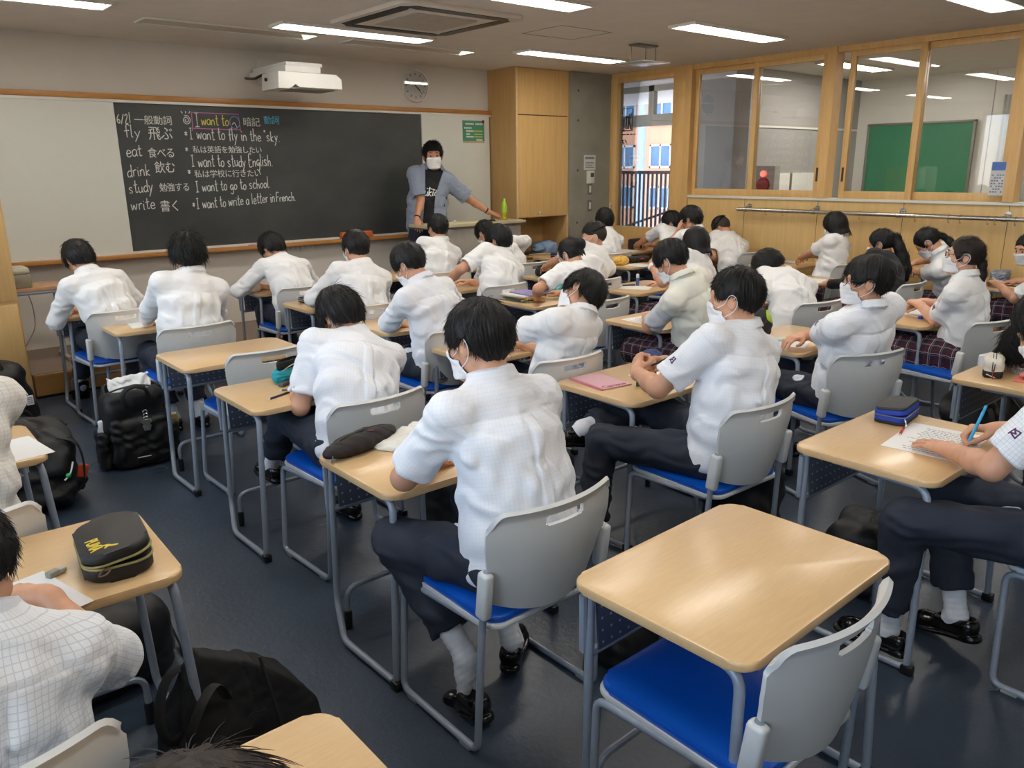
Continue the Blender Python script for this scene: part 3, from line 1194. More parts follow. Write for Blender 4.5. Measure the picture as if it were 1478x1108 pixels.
o = empty('blue_cloth_bundle', (7.02, 7.6, .63))
tag(o, 'pale blue folded cloth in the open niche of the maple closet', 'cloth')
sdf_mesh('cloth', lambda P: ell(P, (0, 0, .05), (.2, .14, .09)) + .012 * fold(P, 1.6, 2), (-.3, -.25, -.05), (.3, .25, .2), .012, mat('pale blue cloth', (140, 168, 200), .85), o)
o = empty('dark_folder', (6.75, 7.55, .63))
tag(o, 'flat dark folder in the closet niche left of the blue cloth', 'folder')
bm = BM()
add_box(bm, (0, 0, .012), (.32, .22, .022), .004)
obj('cover', bm, mat('dark folder', (52, 44, 40), .6), o)
bm = BM()
add_box(bm, (0, -.004, .012), (.3, .22, .012))
obj('pages', bm, M_white, o)

s = empty('wall_notice', (7.577, 7.36, 1.745))
tag(s, 'white paper notice on the concrete pier above the thermostat', 'notice')
bm = BM()
box2(bm, (-.105, -.003, -.09), (.105, 0, .09))
obj('paper', bm, mat('notice paper', (206, 208, 200), .7, var=0), s)
bm = BM()
for z, a, b in ((.055, -.085, .085), (.0, -.08, .07), (-.02, -.08, .08), (-.04, -.08, .05), (-.06, -.08, .075)):
    k = a
    while k < b:
        h_ = .014 if z > .03 else .005
        box2(bm, (k, -.004, z - h_), (k + .014, -.0025, z + h_))
        k += .019
obj('printed_text', bm, mat('ink blue grey', (84, 92, 120), .6, var=0), s)
s = empty('thermostat', (7.585, 7.36, 1.565))
tag(s, 'white thermostat with small dark display on the concrete pier', 'thermostat')
bm = BM()
add_box(bm, (0, -.012, 0), (.13, .024, .16), .006)
obj('case', bm, M_white, s)
bm = BM()
add_box(bm, (.02, -.0245, .025), (.06, .003, .05), .002)
obj('display', bm, mat('display', (70, 78, 66), .3), s)
for z, lab in ((1.415, 'upper'), (1.205, 'lower')):
    o = empty('light_switch', (7.585, 7.36, z))
    tag(o, lab + ' narrow white switch on the concrete pier below the thermostat', 'switch', 'switches on the pier')
    bm = BM()
    add_box(bm, (0, -.004, 0), (.075, .008, .14), .003)
    obj('frame', bm, M_alu, o)
    bm = BM()
    add_box(bm, (.0, -.010, 0), (.036, .006, .085), .002)
    obj('rocker', bm, M_white, o)

# handrail on the right wall
r = empty('wall_handrail', (XR - .09, 1.6, 1.212))
tag(r, 'long round steel handrail with brackets and hooks along the maple wall under the windows', 'handrail')
bm = BM()
add_tube(bm, [(0, 3.72, 0), (0, -3.0, 0)], .021, 16)
obj('rail', bm, M_steel, r)
for y in (5.22, 4.4, 3.51, 2.59, 1.7, .8, -.1):
    bm = BM()
    add_tube(bm, fillet([(.09, y - 1.6, .035), (.0, y - 1.6, .035), (0, y - 1.6, 0)], .01), .008, 8)
    add_lathe(bm, [(.026, -.02), (.026, .02)], (0, y - 1.6, 0), 14, 'Y')
    add_lathe(bm, [(.028, .08), (.028, .09)], (0, y - 1.6, .035), 14, 'X')
    obj('bracket', bm, M_steel, r)
for y in (4.95, 4.75, 4.2, 3.9, 3.35, 3.05, 2.95, 2.72, 2.66, 2.5):
    bm = BM()
    add_tube(bm, [(.024 * math.cos(a), y - 1.6, .024 * math.sin(a)) for a in np.linspace(.6, 2.9, 8)] + [(-.012, y - 1.6, -.045), (.004, y - 1.6, -.055), (.016, y - 1.6, -.045)], .003, 6)
    obj('hook', bm, M_steel, r)

# red alarm lamp fixed behind the second pane
al = empty('red_alarm_lamp', (XR + .07, 5.06, 1.36))
al.location = (8.6, 5.47, 1.42)
tag(al, 'round red alarm lamp over a dark red bell, seen through the left windows', 'lamp')
bm = BM()
add_lathe(bm, [(.01, -.04), (.034, -.034), (.038, 0)], (0, 0, .17), 20, 'X')
obj('lens', bm, emis('alarm red', (1, .03, .015, 1), .9), al)
bm = BM()
add_lathe(bm, [(.02, -.04), (.08, -.03), (.088, 0)], (0, 0, .04), 24, 'X')
obj('bell', bm, mat('alarm bell', (140, 16, 24), .35), al)
bm = BM()
box2(bm, (0, -.14, -1.42), (.12, .14, .26), .004)
obj('pillar_box', bm, M_grey, al)

# lectern
l = empty('lectern', (5.45, 7.17, .187))
tag(l, 'wide teacher lectern with grey metal front and thin pale top', 'lectern')
bm = BM()
add_prism(bm, round_rect(-.66, -.20, .70, .20, .02), .895, .925, .004)
obj('top', bm, mat('lectern top', (190, 178, 146), .4, var=.03), l)
bm = BM()
add_prism(bm, round_rect(-.665, -.205, .705, .205, .02), .885, .897, .003)
obj('edge_band', bm, mat('lectern edge', (84, 76, 66), .6), l)
bm = BM()
box2(bm, (-.40, -.17, .0), (.64, -.15, .885), .004)
box2(bm, (-.40, -.15, 0), (-.38, .17, .885), .003)
box2(bm, (.62, -.15, 0), (.64, .17, .885), .003)
obj('front_panel', bm, mat('lectern grey', (150, 146, 138), .5, .1), l)
bm = BM()
box2(bm, (-.38, -.15, .45), (.62, .15, .47))
obj('shelf', bm, MATS['lectern grey'], l)

o = empty('tea_bottle', (5.985, 7.17, 1.112))
tag(o, 'green tea bottle with green cap standing on the lectern', 'bottle')
bm = BM()
add_lathe(bm, [(.02, 0), (.03, .004), (.031, .03), (.029, .035), (.031, .04), (.031, .10)], (0, 0, 0), 20)
obj('liquid', bm, mat('green tea', (176, 160, 36), .15, var=0), o)
bm = BM()
add_lathe(bm, [(.0315, .085), (.0315, .155), (.026, .185), (.013, .205)], (0, 0, 0), 20)
obj('label_sleeve', bm, mat('tea label', (150, 196, 40), .35, var=.15, vscale=60), o)
bm = BM()
add_lathe(bm, [(.014, .203), (.015, .235), (.012, .238)], (0, 0, 0), 18)
obj('cap', bm, mat('green cap', (150, 210, 50), .4, var=0), o)
o = empty('black_phone', (5.68, 7.10, 1.112))
tag(o, 'black handset lying flat on the lectern by the teacher wrist', 'phone')
bm = BM()
add_prism(bm, round_rect(-.09, -.04, .09, .04, .015), 0, .018, .005)
obj('case', bm, M_black, o)
bm = BM()
add_prism(bm, round_rect(-.08, -.033, .08, .033, .01), .0175, .0188)
obj('screen', bm, mat('dark glass', (10, 10, 12), .08, var=0), o)
o = empty('papers_on_lectern', (5.35, 7.1, 1.112))
tag(o, 'pale open papers on the lectern in front of the teacher', 'papers')
bm = BM()
add_prism(bm, round_rect(-.15, -.1, .15, .1, .004), 0, .004)
obj('sheet', bm, mat('cream paper', (222, 212, 178), .7), o)
bm = BM()
add_lathe(bm, [(.012, 0), (.022, .014), (.012, .03)], (-.11, .02, .004), 16)
o2 = obj('paper_ball', bm, M_white)
o2.location = (5.35, 7.1, 1.112)
tag(o2, 'small white round lump on the lectern in front of the black shirt', 'paper ball')

# left corner: cabinet, small table with grey box
c = empty('wooden_cabinet', (.47, 6.78, 0))
tag(c, 'tall maple cabinet cut by the left edge of the photo', 'cabinet')
bm = BM()
box2(bm, (-.47, -.24, .0), (.47, .24, 1.62), .004)
obj('carcass', bm, M_wood, c)
for a, b in ((-.46, -.005), (.005, .46)):
    for z0, z1 in ((.06, .80), (.82, 1.6)):
        bm = BM()
        box2(bm, (a, -.256, z0), (b, -.24, z1), .003)
        d_ = obj('door', bm, M_wood, c)
        bm = BM()
        add_lathe(bm, [(.014, 0), (.014, -.016), (.008, -.02)], ((b - .04 if a < -.1 else a + .04), -.256, (z0 + z1) / 2), 12, 'Y')
        obj('knob', bm, M_steel, d_)
t = empty('small_side_table', (1.14, 7.42, .19))
tag(t, 'small side table on the platform under the left whiteboard', 'table')
bm = BM()
add_prism(bm, round_rect(-.24, -.2, .30, .2, .06), .60, .625, .004)
obj('table_top', bm, mat('pinkish wood top', (196, 156, 120), .45), t)
bm = BM()
for a, b in ((-.235, .295),):
    add_tube(bm, [(a, -.19, .585), (b, -.19, .585), (b, .19, .585), (a, .19, .585)], .014, 8, closed=True)
obj('apron', bm, M_frame, t)
for s_ in (-.12, .2):
    bm = BM()
    add_tube(bm, [(s_, 0, .585), (s_, 0, .03)], .018, 10)
    obj('leg', bm, M_frame, t)
    bm = BM()
    add_tube(bm, [(s_, -.19, .018), (s_, .19, .018)], .018, 10)
    obj('foot', bm, mat('foot beige', (186, 178, 156), .5), t)
p = empty('grey_desktop_device', (1.05, 7.38, .815))
tag(p, 'small beige and grey boxy machine on the side table under the left whiteboard', 'machine')
bm = BM()
add_box(bm, (0, 0, .055), (.22, .26, .11), .015)
obj('body', bm, mat('machine grey', (136, 130, 112), .5), p)
bm = BM()
add_box(bm, (0, 0, .135), (.215, .25, .05), .018)
obj('lid', bm, mat('machine beige', (196, 194, 176), .45), p)
bm = BM()
add_tube(bm, smooth_line([(0, .12, .05), (.12, .2, -.1), (.13, .2, -.35), (.05, .2, -.5), (.0, .22, -.6)]), .004, 6)
obj('power_cord', bm, mat('cord grey', (150, 140, 120), .5), p)

# ------------------------------------------------------------ desks and chairs
m = bpy.data.materials.new('steel with painted light dots')
m.use_nodes = True
q = NT(m)
v = q.mapping(q.coord(), (30, 30, 30))
fx = q.new('ShaderNodeSeparateXYZ', ins={0: v})
gx = q.math('SUBTRACT', q.math('FRACT', fx.outputs[0]), .5)
gz = q.math('SUBTRACT', q.math('FRACT', fx.outputs[2]), .5)
dd = q.math('SQRT', q.math('ADD', q.math('MULTIPLY', gx, gx), q.math('MULTIPLY', gz, gz)))
hole = q.math('LESS_THAN', dd, .11)  # light through the perforations, painted as pale dots on a solid panel
q.link(q.mix(hole, srgb(76, 83, 98), srgb(176, 178, 180)), q.b.inputs['Base Color'])
q.b.inputs['Roughness'].default_value = .45
M_perf = m


def desk_mat():
    m = bpy.data.materials.new('desk laminate')
    m.use_nodes = True
    q = NT(m)
    rn = q.n.new('ShaderNodeObjectInfo').outputs['Random']
    co = q.new('ShaderNodeVectorMath', operation='ADD', ins={0: q.coord(), 1: q.new('ShaderNodeCombineXYZ', ins={0: q.math('MULTIPLY', rn, 9.0), 1: rn, 2: rn}).outputs[0]}).outputs[0]
    n1 = q.noise(q.mapping(co, (.5, 5, 5)), 30, 5, .6)
    n2 = q.noise(co, 3, 2)
    f = q.math('ADD', q.math('MULTIPLY', n1, .5), q.math('MULTIPLY', n2, .5))
    q.link(q.ramp(f, [(.3, srgb(206, 170, 122)), (.7, srgb(222, 188, 140))]), q.b.inputs['Base Color'])
    q.b.inputs['Roughness'].default_value = .3
    q.b.inputs['Coat Weight'].default_value = .25
    q.b.inputs['Coat Roughness'].default_value = .18
    q.bump(q.noise(co, 90, 3), .06, .001)
    return m


M_desk = desk_mat()
M_edge = wood('desk edge', (190, 146, 92), (204, 162, 106), .4, (.5, 4, 4), 30, .02)


def make_desk():
    r = empty('school_desk')
    bm = BM()
    add_prism(bm, round_rect(-.355, -.255, .355, .255, .05, 7), .676, .70, .007, 3)
    obj('tabletop', bm, [M_desk, M_edge], r)
    for s in (-1, 1):
        bm = BM()
        pts = [(s * .30, .12, .665), (s * .325, -.225, .665), (s * .36, -.245, .018), (s * .368, .10, .018), (s * .335, .20, .13), (s * .315, .215, .672)]
        add_tube(bm, fillet(pts, [0, .05, .03, .03, .03, 0], 5), .0125, 10)
        o = obj('side_frame', bm, M_frame, r)
        bm = BM()
        add_tube(bm, [(s * .333, .222, .66), (s * .331, .222, .50)], .011, 8)
        obj('hanger_bar', bm, M_frame, o)
        bm = BM()
        add_box(bm, (s * .361, -.248, .017), (.034, .04, .034), .006)
        obj('foot_cap', bm, M_black, r)
        bm = BM()
        add_lathe(bm, [(.015, 0), (.0155, .07), (.013, .075)], (s * .30, .19, 0), 10)
        obj('foot_cap', bm, M_black, r)
    bm = BM()
    add_tube(bm, fillet([(-.30, .19, .05), (-.30, .19, .17), (.30, .19, .17), (.30, .19, .05)], .05, 5), .0105, 8)
    obj('cross_bar', bm, M_frame, r)
    bm = BM()
    add_box(bm, (0, .205, .585), (.60, .006, .17), .001, Matrix.Rotation(-.08, 3, 'X'))
    obj('front_panel', bm, M_perf, r)
    bm = BM()
    add_tube(bm, [(-.32, .21, .495), (.32, .21, .495)], .0125, 8)
    obj('rail', bm, M_frame, r)
    return r


M_shell = mat('grey shell plastic', (208, 210, 209), .35, var=.02, vscale=6)
M_seat = mat('blue vinyl seat', (0, 84, 190), .38, var=.05, vscale=8, bump=.06, bscale=500)


def make_chair():
    r = empty('school_chair')
    for s in (-1, 1):
        bm = BM()
        pts = [(s * .232, -.245, .62), (s * .235, -.222, .44), (s * .25, -.205, .015), (s * .25, .195, .015), (s * .215, .215, .405), (s * .205, -.19, .415)]
        add_tube(bm, fillet(pts, [0, .04, .035, .035, .035, 0], 5), .0115, 10)
        fr_ = obj('side_frame', bm, M_frame, r)
        for y in (-.15, .14):
            bm = BM()
            add_box(bm, (s * .25, y, .006), (.022, .05, .012), .003)
            obj('glide', bm, mat('glide grey', (150, 154, 156), .5), fr_)
        bm = BM()
        add_box(bm, (s * .236, -.238, .545), (.034, .045, .15), .011, Matrix.Rotation(.12, 3, 'X'), 3)
        obj('bracket', bm, M_shell, r)
    bm = BM()
    add_tube(bm, [(-.205, .13, .40), (.205, .13, .40)], .009, 8)
    add_tube(bm, [(-.205, -.13, .40), (.205, -.13, .40)], .009, 8)
    obj('seat_rail', bm, M_frame, r)
    out = [(x, y) for x, y in round_rect(-.22, -.235, .22, .235, .05, 6)]
    out = [(x * (1 - .06 * (y + .235)), y - (.03 * (1 - (x / .22) ** 2) if y < -.18 else 0)) for x, y in out]
    bm = BM()
    add_prism(bm, out, .416, .432, .005)
    obj('seat_shell', bm, M_shell, r)
    bm = BM()
    add_prism(bm, [(x * .975, y * .975) for x, y in out], .431, .455, .010, 3)
    obj('seat', bm, M_seat, r)
    # curved backrest with a slot
    bm = BM()
    us = sorted(set([round(x, 4) for x in np.linspace(-1, 1, 37)] + [-.30, .30, -.27, .27]))
    vs = sorted(set([round(x, 4) for x in np.linspace(0, 1, 21)] + [.80, .815, .885, .90]))
    G = []
    for v in vs:
        row = []
        for u in us:
            wt = .205 + .033 * min(1, v * 1.5)
            zb = .455 + .05 * u * u
            zt = .80 - .035 * max(0, (abs(u) - .80) / .20) ** 2.5
            z = zb + (zt - zb) * v
            x = u * wt
            y = -.265 - .045 * v + .062 * u * u - .012 * math.sin(v * PI)
            if v > .93:
                y -= .25 * (v - .93)
            row.append(bm.verts.new((x, y, z)))
        G.append(row)
    for i in range(len(vs) - 1):
        for j in range(len(us) - 1):
            uc, vc = (us[j] + us[j + 1]) / 2, (vs[i] + vs[i + 1]) / 2
            if abs(uc) < .30 and .80 < vc < .90 and not (abs(uc) > .27 and (vc < .815 or vc > .885)):
                continue
            bm.faces.new((G[i][j], G[i][j + 1], G[i + 1][j + 1], G[i + 1][j]))
    bmesh.ops.recalc_face_normals(bm, faces=bm.faces)
    bmesh.ops.solidify(bm, geom=bm.faces[:], thickness=.013)
    o = obj('backrest', bm, M_shell, r, ang=.9)
    md = o.modifiers.new('bevel', 'BEVEL')
    md.width = .004
    md.segments = 2
    md.limit_method = 'ANGLE'
    md.angle_limit = .9
    return r
# ------------------------------------------------------------ people
def skin_mat(name, c):
    m = bpy.data.materials.new(name)
    m.use_nodes = True
    q = NT(m)
    co = q.coord()
    n1 = q.noise(co, 30, 4)
    lo = tuple(x * .88 for x in srgb(*c)[:3]) + (1,)
    q.link(q.ramp(n1, [(.3, lo), (.7, srgb(*c))]), q.b.inputs['Base Color'])
    q.b.inputs['Roughness'].default_value = .48
    q.b.inputs['Subsurface Weight'].default_value = .12
    q.b.inputs['Subsurface Radius'].default_value = (.012, .004, .002)
    q.b.inputs['Subsurface Scale'].default_value = .6
    q.bump(q.noise(co, 220, 3), .08, .001)
    return m


SKIN = [skin_mat('skin %d' % i, c) for i, c in enumerate(((214, 160, 128), (198, 142, 110), (224, 174, 146)))]


def hair_mat(name, c):
    m = bpy.data.materials.new(name)
    m.use_nodes = True
    q = NT(m)
    v = q.mapping(q.coord(), (1, 1, .12))
    n1 = q.noise(v, 160, 3, .7)
    q.link(q.ramp(n1, [(.3, tuple(x * .5 for x in srgb(*c)[:3]) + (1,)), (.75, srgb(*c))]), q.b.inputs['Base Color'])
    q.b.inputs['Roughness'].default_value = .5
    q.b.inputs['Specular IOR Level'].default_value = .35
    q.bump(n1, .5, .003)
    return m


HAIR = {'black': hair_mat('black hair', (17, 15, 15)), 'brown': hair_mat('dark brown hair', (46, 34, 28)), 'fade': hair_mat('cropped hair', (58, 48, 42))}


def shirt_mat(name, c, line, k, px=.0115, py=.0125):
    m = bpy.data.materials.new(name)
    m.use_nodes = True
    q = NT(m)
    at = q.n.new('ShaderNodeAttribute')
    at.attribute_name = 'tc'
    s = q.new('ShaderNodeSeparateXYZ', ins={0: at.outputs['Vector']})
    base = srgb(*c)
    out = base
    if k:
        a = q.math('LESS_THAN', q.math('FRACT', q.math('MULTIPLY', s.outputs[0], 1 / px)), .14)
        b = q.math('LESS_THAN', q.math('FRACT', q.math('MULTIPLY', s.outputs[1], 1 / py)), .14)
        f = q.math('MULTIPLY', q.math('MAXIMUM', a, b), k)
        out = q.mix(f, base, srgb(*line))
    out = q.mix(q.math('MULTIPLY', s.outputs[2], .30), out, tuple(x * .62 for x in base[:3]) + (1,))
    q.link(out, q.b.inputs['Base Color'])
    q.b.inputs['Roughness'].default_value = .85
    q.b.inputs['Sheen Weight'].default_value = .1
    co = q.coord()
    q.bump(q.math('ADD', q.noise(co, 22, 4, .6), q.math('MULTIPLY', q.noise(co, 700, 1), .15)), .28, .012)
    return m


def plaid_mat():
    m = bpy.data.materials.new('plaid')
    m.use_nodes = True
    q = NT(m)
    at = q.n.new('ShaderNodeAttribute')
    at.attribute_name = 'tc'
    s = q.new('ShaderNodeSeparateXYZ', ins={0: at.outputs['Vector']})

    def band(o, per, off, w):
        return q.math('LESS_THAN', q.math('ABSOLUTE', q.math('SUBTRACT', q.math('FRACT', q.math('ADD', q.math('MULTIPLY', o, 1 / per), off)), .5)), w)
    col = srgb(26, 26, 40)
    for o in (s.outputs[0], s.outputs[1]):
        col = q.mix(q.math('MULTIPLY', band(o, .068, .0, .22), .55), col, srgb(74, 22, 42))
    for o in (s.outputs[0], s.outputs[1]):
        col = q.mix(q.math('MULTIPLY', band(o, .068, .22, .024), .6), col, srgb(196, 190, 198))
        col = q.mix(q.math('MULTIPLY', band(o, .068, .36, .012), .5), col, srgb(180, 174, 186))
    q.link(col, q.b.inputs['Base Color'])
    q.b.inputs['Roughness'].default_value = .9
    return m


SHIRT = {'grid': shirt_mat('grid shirt', (236, 238, 242), (150, 160, 178), .36), 'faint': shirt_mat('faint check shirt', (236, 238, 243), (190, 197, 212), .17),
         'plain': shirt_mat('white shirt', (238, 238, 238), (200, 200, 200), 0), 'vest': shirt_mat('cream vest', (228, 228, 216), (200, 200, 190), .3, .006, .006),
         'grey': shirt_mat('grey shirt', (214, 216, 220), (200, 200, 200), 0), 'beige': shirt_mat('beige grid shirt', (226, 222, 214), (150, 150, 150), .3),
         'black': shirt_mat('black cardigan', (26, 26, 28), (40, 40, 40), 0)}
M_trou = mat('navy trousers', (36, 42, 56), .8, var=.12, vscale=10, bump=.15, bscale=400, sheen=.0)
M_trous = M_trou
M_plaid = plaid_mat()
M_mask = mat('white face mask', (236, 236, 238), .8, var=.02)
M_sock = mat('white sock', (228, 230, 236), .9, var=.03, bump=.2, bscale=500)
M_shoe = mat('black loafer', (14, 13, 14), .18, var=0)
M_loop = mat('mask loop', (232, 232, 236), .7, var=0)
M_gl = mat('glasses frame', (24, 22, 24), .3, var=0)


def head_sdf(q, nose=True, ears=True, face=True):
    """local head: x right, y forward, z up, centre of the skull; chin at z -0.125, top at +0.11"""
    d = ell(q, (0, -.012, .02), (.075, .094, .090))
    d = smin(d, ell(q, (0, .032, -.04), (.057, .060, .078)), .03)
    d = smin(d, rcone(q, (-.018, .066, -.106), (.018, .066, -.106), .020, .020), .03)
    d = smin(d, rcone(q, (-.05, .0, -.07), (.05, .0, -.07), .022, .022), .03)
    if face:
        d = smin(d, rcone(q, (-.038, .074, .020), (.038, .074, .020), .015, .015), .02)
        for s in (-1, 1):
            d = smax(d, -(ell(q, (s * .030, .102, -.003), (.018, .016, .011))), .012)
            d = smin(d, ell(q, (s * .042, .060, -.030), (.020, .022, .018)), .015)
        d = smin(d, rcone(q, (-.016, .083, -.066), (.016, .083, -.066), .0075, .0075), .008)
        d = smin(d, rcone(q, (-.013, .081, -.078), (.013, .081, -.078), .007, .007), .008)
    if nose:
        d = smin(d, rcone(q, (0, .086, .004), (0, .103, -.034), .008, .012), .012)
        for s in (-1, 1):
            d = smin(d, ell(q, (s * .012, .094, -.038), (.009, .010, .008)), .008)
    if ears:
        for s in (-1, 1):
            a = math.radians(14)
            R = np.array(((1, 0, 0), (0, math.cos(a), math.sin(a)), (0, -math.sin(a), math.cos(a))))
            e = ell(q, (s * .080, -.008, -.014), (.010, .019, .031), R)
            e = smax(e, -ell(q, (s * .091, -.004, -.012), (.008, .010, .018), R), .006)
            d = smin(d, e, .008)
    return d


def hair_sdf(q, style, seed=0):
    x, y, z = q[:, 0], q[:, 1], q[:, 2]
    # whorl polar coordinates give the strand direction
    wx, wy = x - .008, y + .045
    ph = np.arctan2(wy, wx)
    ra = np.sqrt(wx * wx + wy * wy) + .6 * np.maximum(.1 - z, 0)
    w1 = np.sin(ph * 23 + 9 * np.sin(ph * 3 + seed) + ra * 34 + seed)
    w2 = np.sin(ph * 41 + 5 * np.sin(ph * 5 + seed * 2) - ra * 50)
    w3 = np.sin(ph * 9 + seed * 3 + ra * 18)
    amp = {'buzz': .0006, 'fade': .0008, 'shaggy': .0050, 'bob': .0016, 'long': .0018, 'tail': .0012, 'bun': .0012, 'short': .0030, 'bowl': .0022, 'curly': .006, 'crop': .003}.get(style, .003)
    tex = amp * (w1 * .5 + w2 * .35 + w3 * .6)
    grow = {'buzz': .005, 'fade': .007, 'short': .019, 'bowl': .022, 'shaggy': .024, 'bob': .020, 'long': .016, 'tail': .013, 'bun': .013, 'curly': .013, 'crop': .015}[style]
    base = ell(q, (0, -.014, .020), (.075 + grow, .094 + grow, .090 + grow))
    if style in ('bowl', 'bob', 'shaggy'):
        base = smin(base, ell(q, (0, -.020, -.005), (.074 + grow, .088 + grow, .085 + grow)), .02)
    if style in ('tail', 'bun', 'long'):
        d = base + tex
        # hairline swept back
        face = ell(q, (0, .100, -.050), (.078, .078, .108))
        d = smax(d, -face, .012)
        lim = (z + .02) - (y + .02) * 1.3
        d = smax(d, -(z + .070 + .15 * (y + .06)) if False else (-.055 - z), .01)
        for s in (-1, 1):
            d = smax(d, -ell(q, (s * .085, .004, -.020), (.03, .030, .044)), .008)
        if style == 'tail':
            pts = [(0, -.095, -.020), (0, -.118, -.055), (.004, -.124, -.12), (.0, -.118, -.21), (.012, -.112, -.29)]
            rr = [.020, .026, .030, .030, .012]
        elif style == 'long':
            pts = [(0, -.098, .03), (.0, -.135, .02), (.0, -.140, -.06), (.01, -.150, -.16), (.012, -.155, -.26), (.015, -.150, -.34)]
            rr = [.022, .034, .045, .055, .055, .028]
        else:
            pts = [(0, -.105, .035), (0, -.128, .025), (.0, -.130, .005)]
            rr = [.024, .040, .030]
        for i in range(len(pts) - 1):
            t = rcone(q, pts[i], pts[i + 1], rr[i], rr[i + 1])
            d = smin(d, t + .0022 * np.sin(x * 420 + 3 * np.sin(z * 30)) * (y < -.1), .012)
        if style == 'bun':
            for s in (-1, 1):
                d = smin(d, rcone(q, (s * .01, -.11, -.03), (s * .02, -.115, -.075), .012, .004), .01)
        return d
    d = base + tex
    if style == 'bob':
        d = smin(d, rcone(q, (0, -.022, -.01), (0, -.030, -.130), .088, .096) + tex, .03)
        d = smax(d, -.122 - z + .003 * np.sin(ph * 17), .008)
        d = smax(d, -ell(q, (0, .120, -.060), (.066, .085, .090)), .010)
        return d
    fr = {'buzz': .050, 'fade': .045, 'short': .026, 'bowl': .012, 'shaggy': .010, 'curly': .050, 'crop': .040}[style]
    face = ell(q, (0, .115, -.105 + fr), (.110, .092, .105))
    d = smax(d, -(face + tex * 1.5), .010)
    nape = {'buzz': -.060, 'fade': -.055, 'short': -.090, 'bowl': -.094, 'shaggy': -.108, 'curly': -.09, 'crop': -.080}[style]
    side = {'buzz': .012, 'fade': .010, 'short': -.012, 'bowl': -.022, 'shaggy': -.030, 'curly': -.03, 'crop': -.004}[style]
    # lower edge slopes from the temples to the nape
    zl = side + (nape - side) * np.clip((-y - .005) / .075, 0, 1)
    d = smax(d, (zl - z) * .9 + tex * 1.2, .010)
    for s in (-1, 1):
        d = smax(d, -ell(q, (s * .088, -.004, -.022), (.020, .026, .034)), .008)
    return d


CACHE = {}


def head_part(name, key, fn, lo, hi, vox, m, parent, M):
    if key in CACHE:
        o = bpy.data.objects.new(name, CACHE[key])
        link(o, parent)
    else:
        o = sdf_mesh(name, fn, lo, hi, vox, m, parent)
        CACHE[key] = o.data
    o.matrix_local = M
    return o


def mask_sdf(q):
    d = head_sdf(q, nose=False, ears=False, face=True)
    d = smin(d, rcone(q, (0, .078, .002), (0, .088, -.032), .010, .015), .03)
    d = smin(d, rcone(q, (0, .074, -.07), (0, .070, -.10), .018, .018), .03)
    sh = np.abs(d - .0070) - .0034
    reg = np.maximum(rbox(q, (0, .06, -.064), (.064, .09, .050), .014), .018 - q[:, 1])
    pl = .0012 * np.sin(q[:, 2] * 260)
    return smax(sh + pl * .6, reg, .004)


def finger_chain(b, d0, nrmv, lens, curl, spread_axis):
    """returns the joints of a finger: start, direction, bending about spread_axis"""
    pts = [b]
    d = d0
    for L, c in zip(lens, curl):
        ca, sa = math.cos(c), math.sin(c)
        d = nrm(d * ca + np.cross(spread_axis, d) * sa)
        pts.append(pts[-1] + d * L)
    return pts


HANDS = {
    #        curls per finger (index, middle, ring, pinky), thumb (out, forward, down)
    'flat': ([(.12, .12, .1)] * 4, (.9, .75, -.10)),
    'relax': ([(.35, .45, .3), (.4, .5, .3), (.45, .55, .35), (.5, .55, .35)], (.75, .85, -.35)),
    'pen': ([(.75, .75, .35), (.85, .95, .5), (1.0, 1.2, .7), (1.05, 1.25, .7)], (.35, .85, -.75)),
    'fist': ([(1.2, 1.4, .8), (1.25, 1.45, .8), (1.25, 1.45, .8), (1.25, 1.4, .8)], (.2, .7, -.75)),
    'grip': ([(.8, .9, .6), (.85, .95, .6), (.9, 1.0, .6), (.95, 1.0, .6)], (.5, .7, -.6)),
}


def hand_prims(w, fdir, dors, side, pose, s=1.0, spread=1.0):
    """w wrist, fdir towards the fingers, dors out of the back of the hand, side +1 if thumb is on lat+"""
    f = nrm(fdir)
    n = nrm(dors - f * (dors @ f))
    lat = np.cross(f, n) * side
    curls, th = HANDS[pose]
    palm, fing = [], []
    X = [.028, .0095, -.0095, -.027]
    Y = [.086, .090, .086, .078]
    LN = [(.038, .024, .020), (.043, .027, .021), (.040, .025, .020), (.031, .019, .018)]
    FR = [.0088, .0090, .0084, .0075]
    bend = np.cross(n, f)      # rotates f towards -n (palm side)
    bend = -bend
    for i in range(4):
        a = w + lat * X[i] * .62 * s + f * .012 * s
        b = w + lat * X[i] * s + f * Y[i] * s + n * (.003 if i in (1, 2) else 0)
        palm.append((a, b, .0150 * s, .0112 * s))
        fan = (.10, .02, -.06, -.16)[i] * spread
        d0 = nrm(f + lat * fan)
        ax = nrm(np.cross(d0, n))
        pts = finger_chain(b, d0, n, [l * s for l in LN[i]], curls[i], -ax if (np.cross(-ax, d0) @ n) < 0 else ax)
        r = FR[i] * s
        for k in range(3):
            fing.append((i, pts[k], pts[k + 1], r * (1.06 - .09 * k), r * (.98 - .10 * k)))
    b0 = w + lat * .020 * s + f * .018 * s - n * .004 * s
    d = nrm(lat * th[0] + f * th[1] + n * th[2])
    p1 = b0 + d * .042 * s
    d2 = nrm(d * .75 + f * .6 + n * th[2] * .25)
    p2 = p1 + d2 * .033 * s
    d3 = nrm(d2 * .8 + f * .35 - lat * .25)
    p3 = p2 + d3 * .026 * s
    fing += [(4, b0, p1, .0165 * s, .0120 * s), (4, p1, p2, .0112 * s, .0100 * s), (4, p2, p3, .0100 * s, .0082 * s)]
    tip = None
    return palm, fing, dict(index=[x[2] for x in fing if x[0] == 0], thumb=p3, lat=lat, f=f, n=n, w=w)


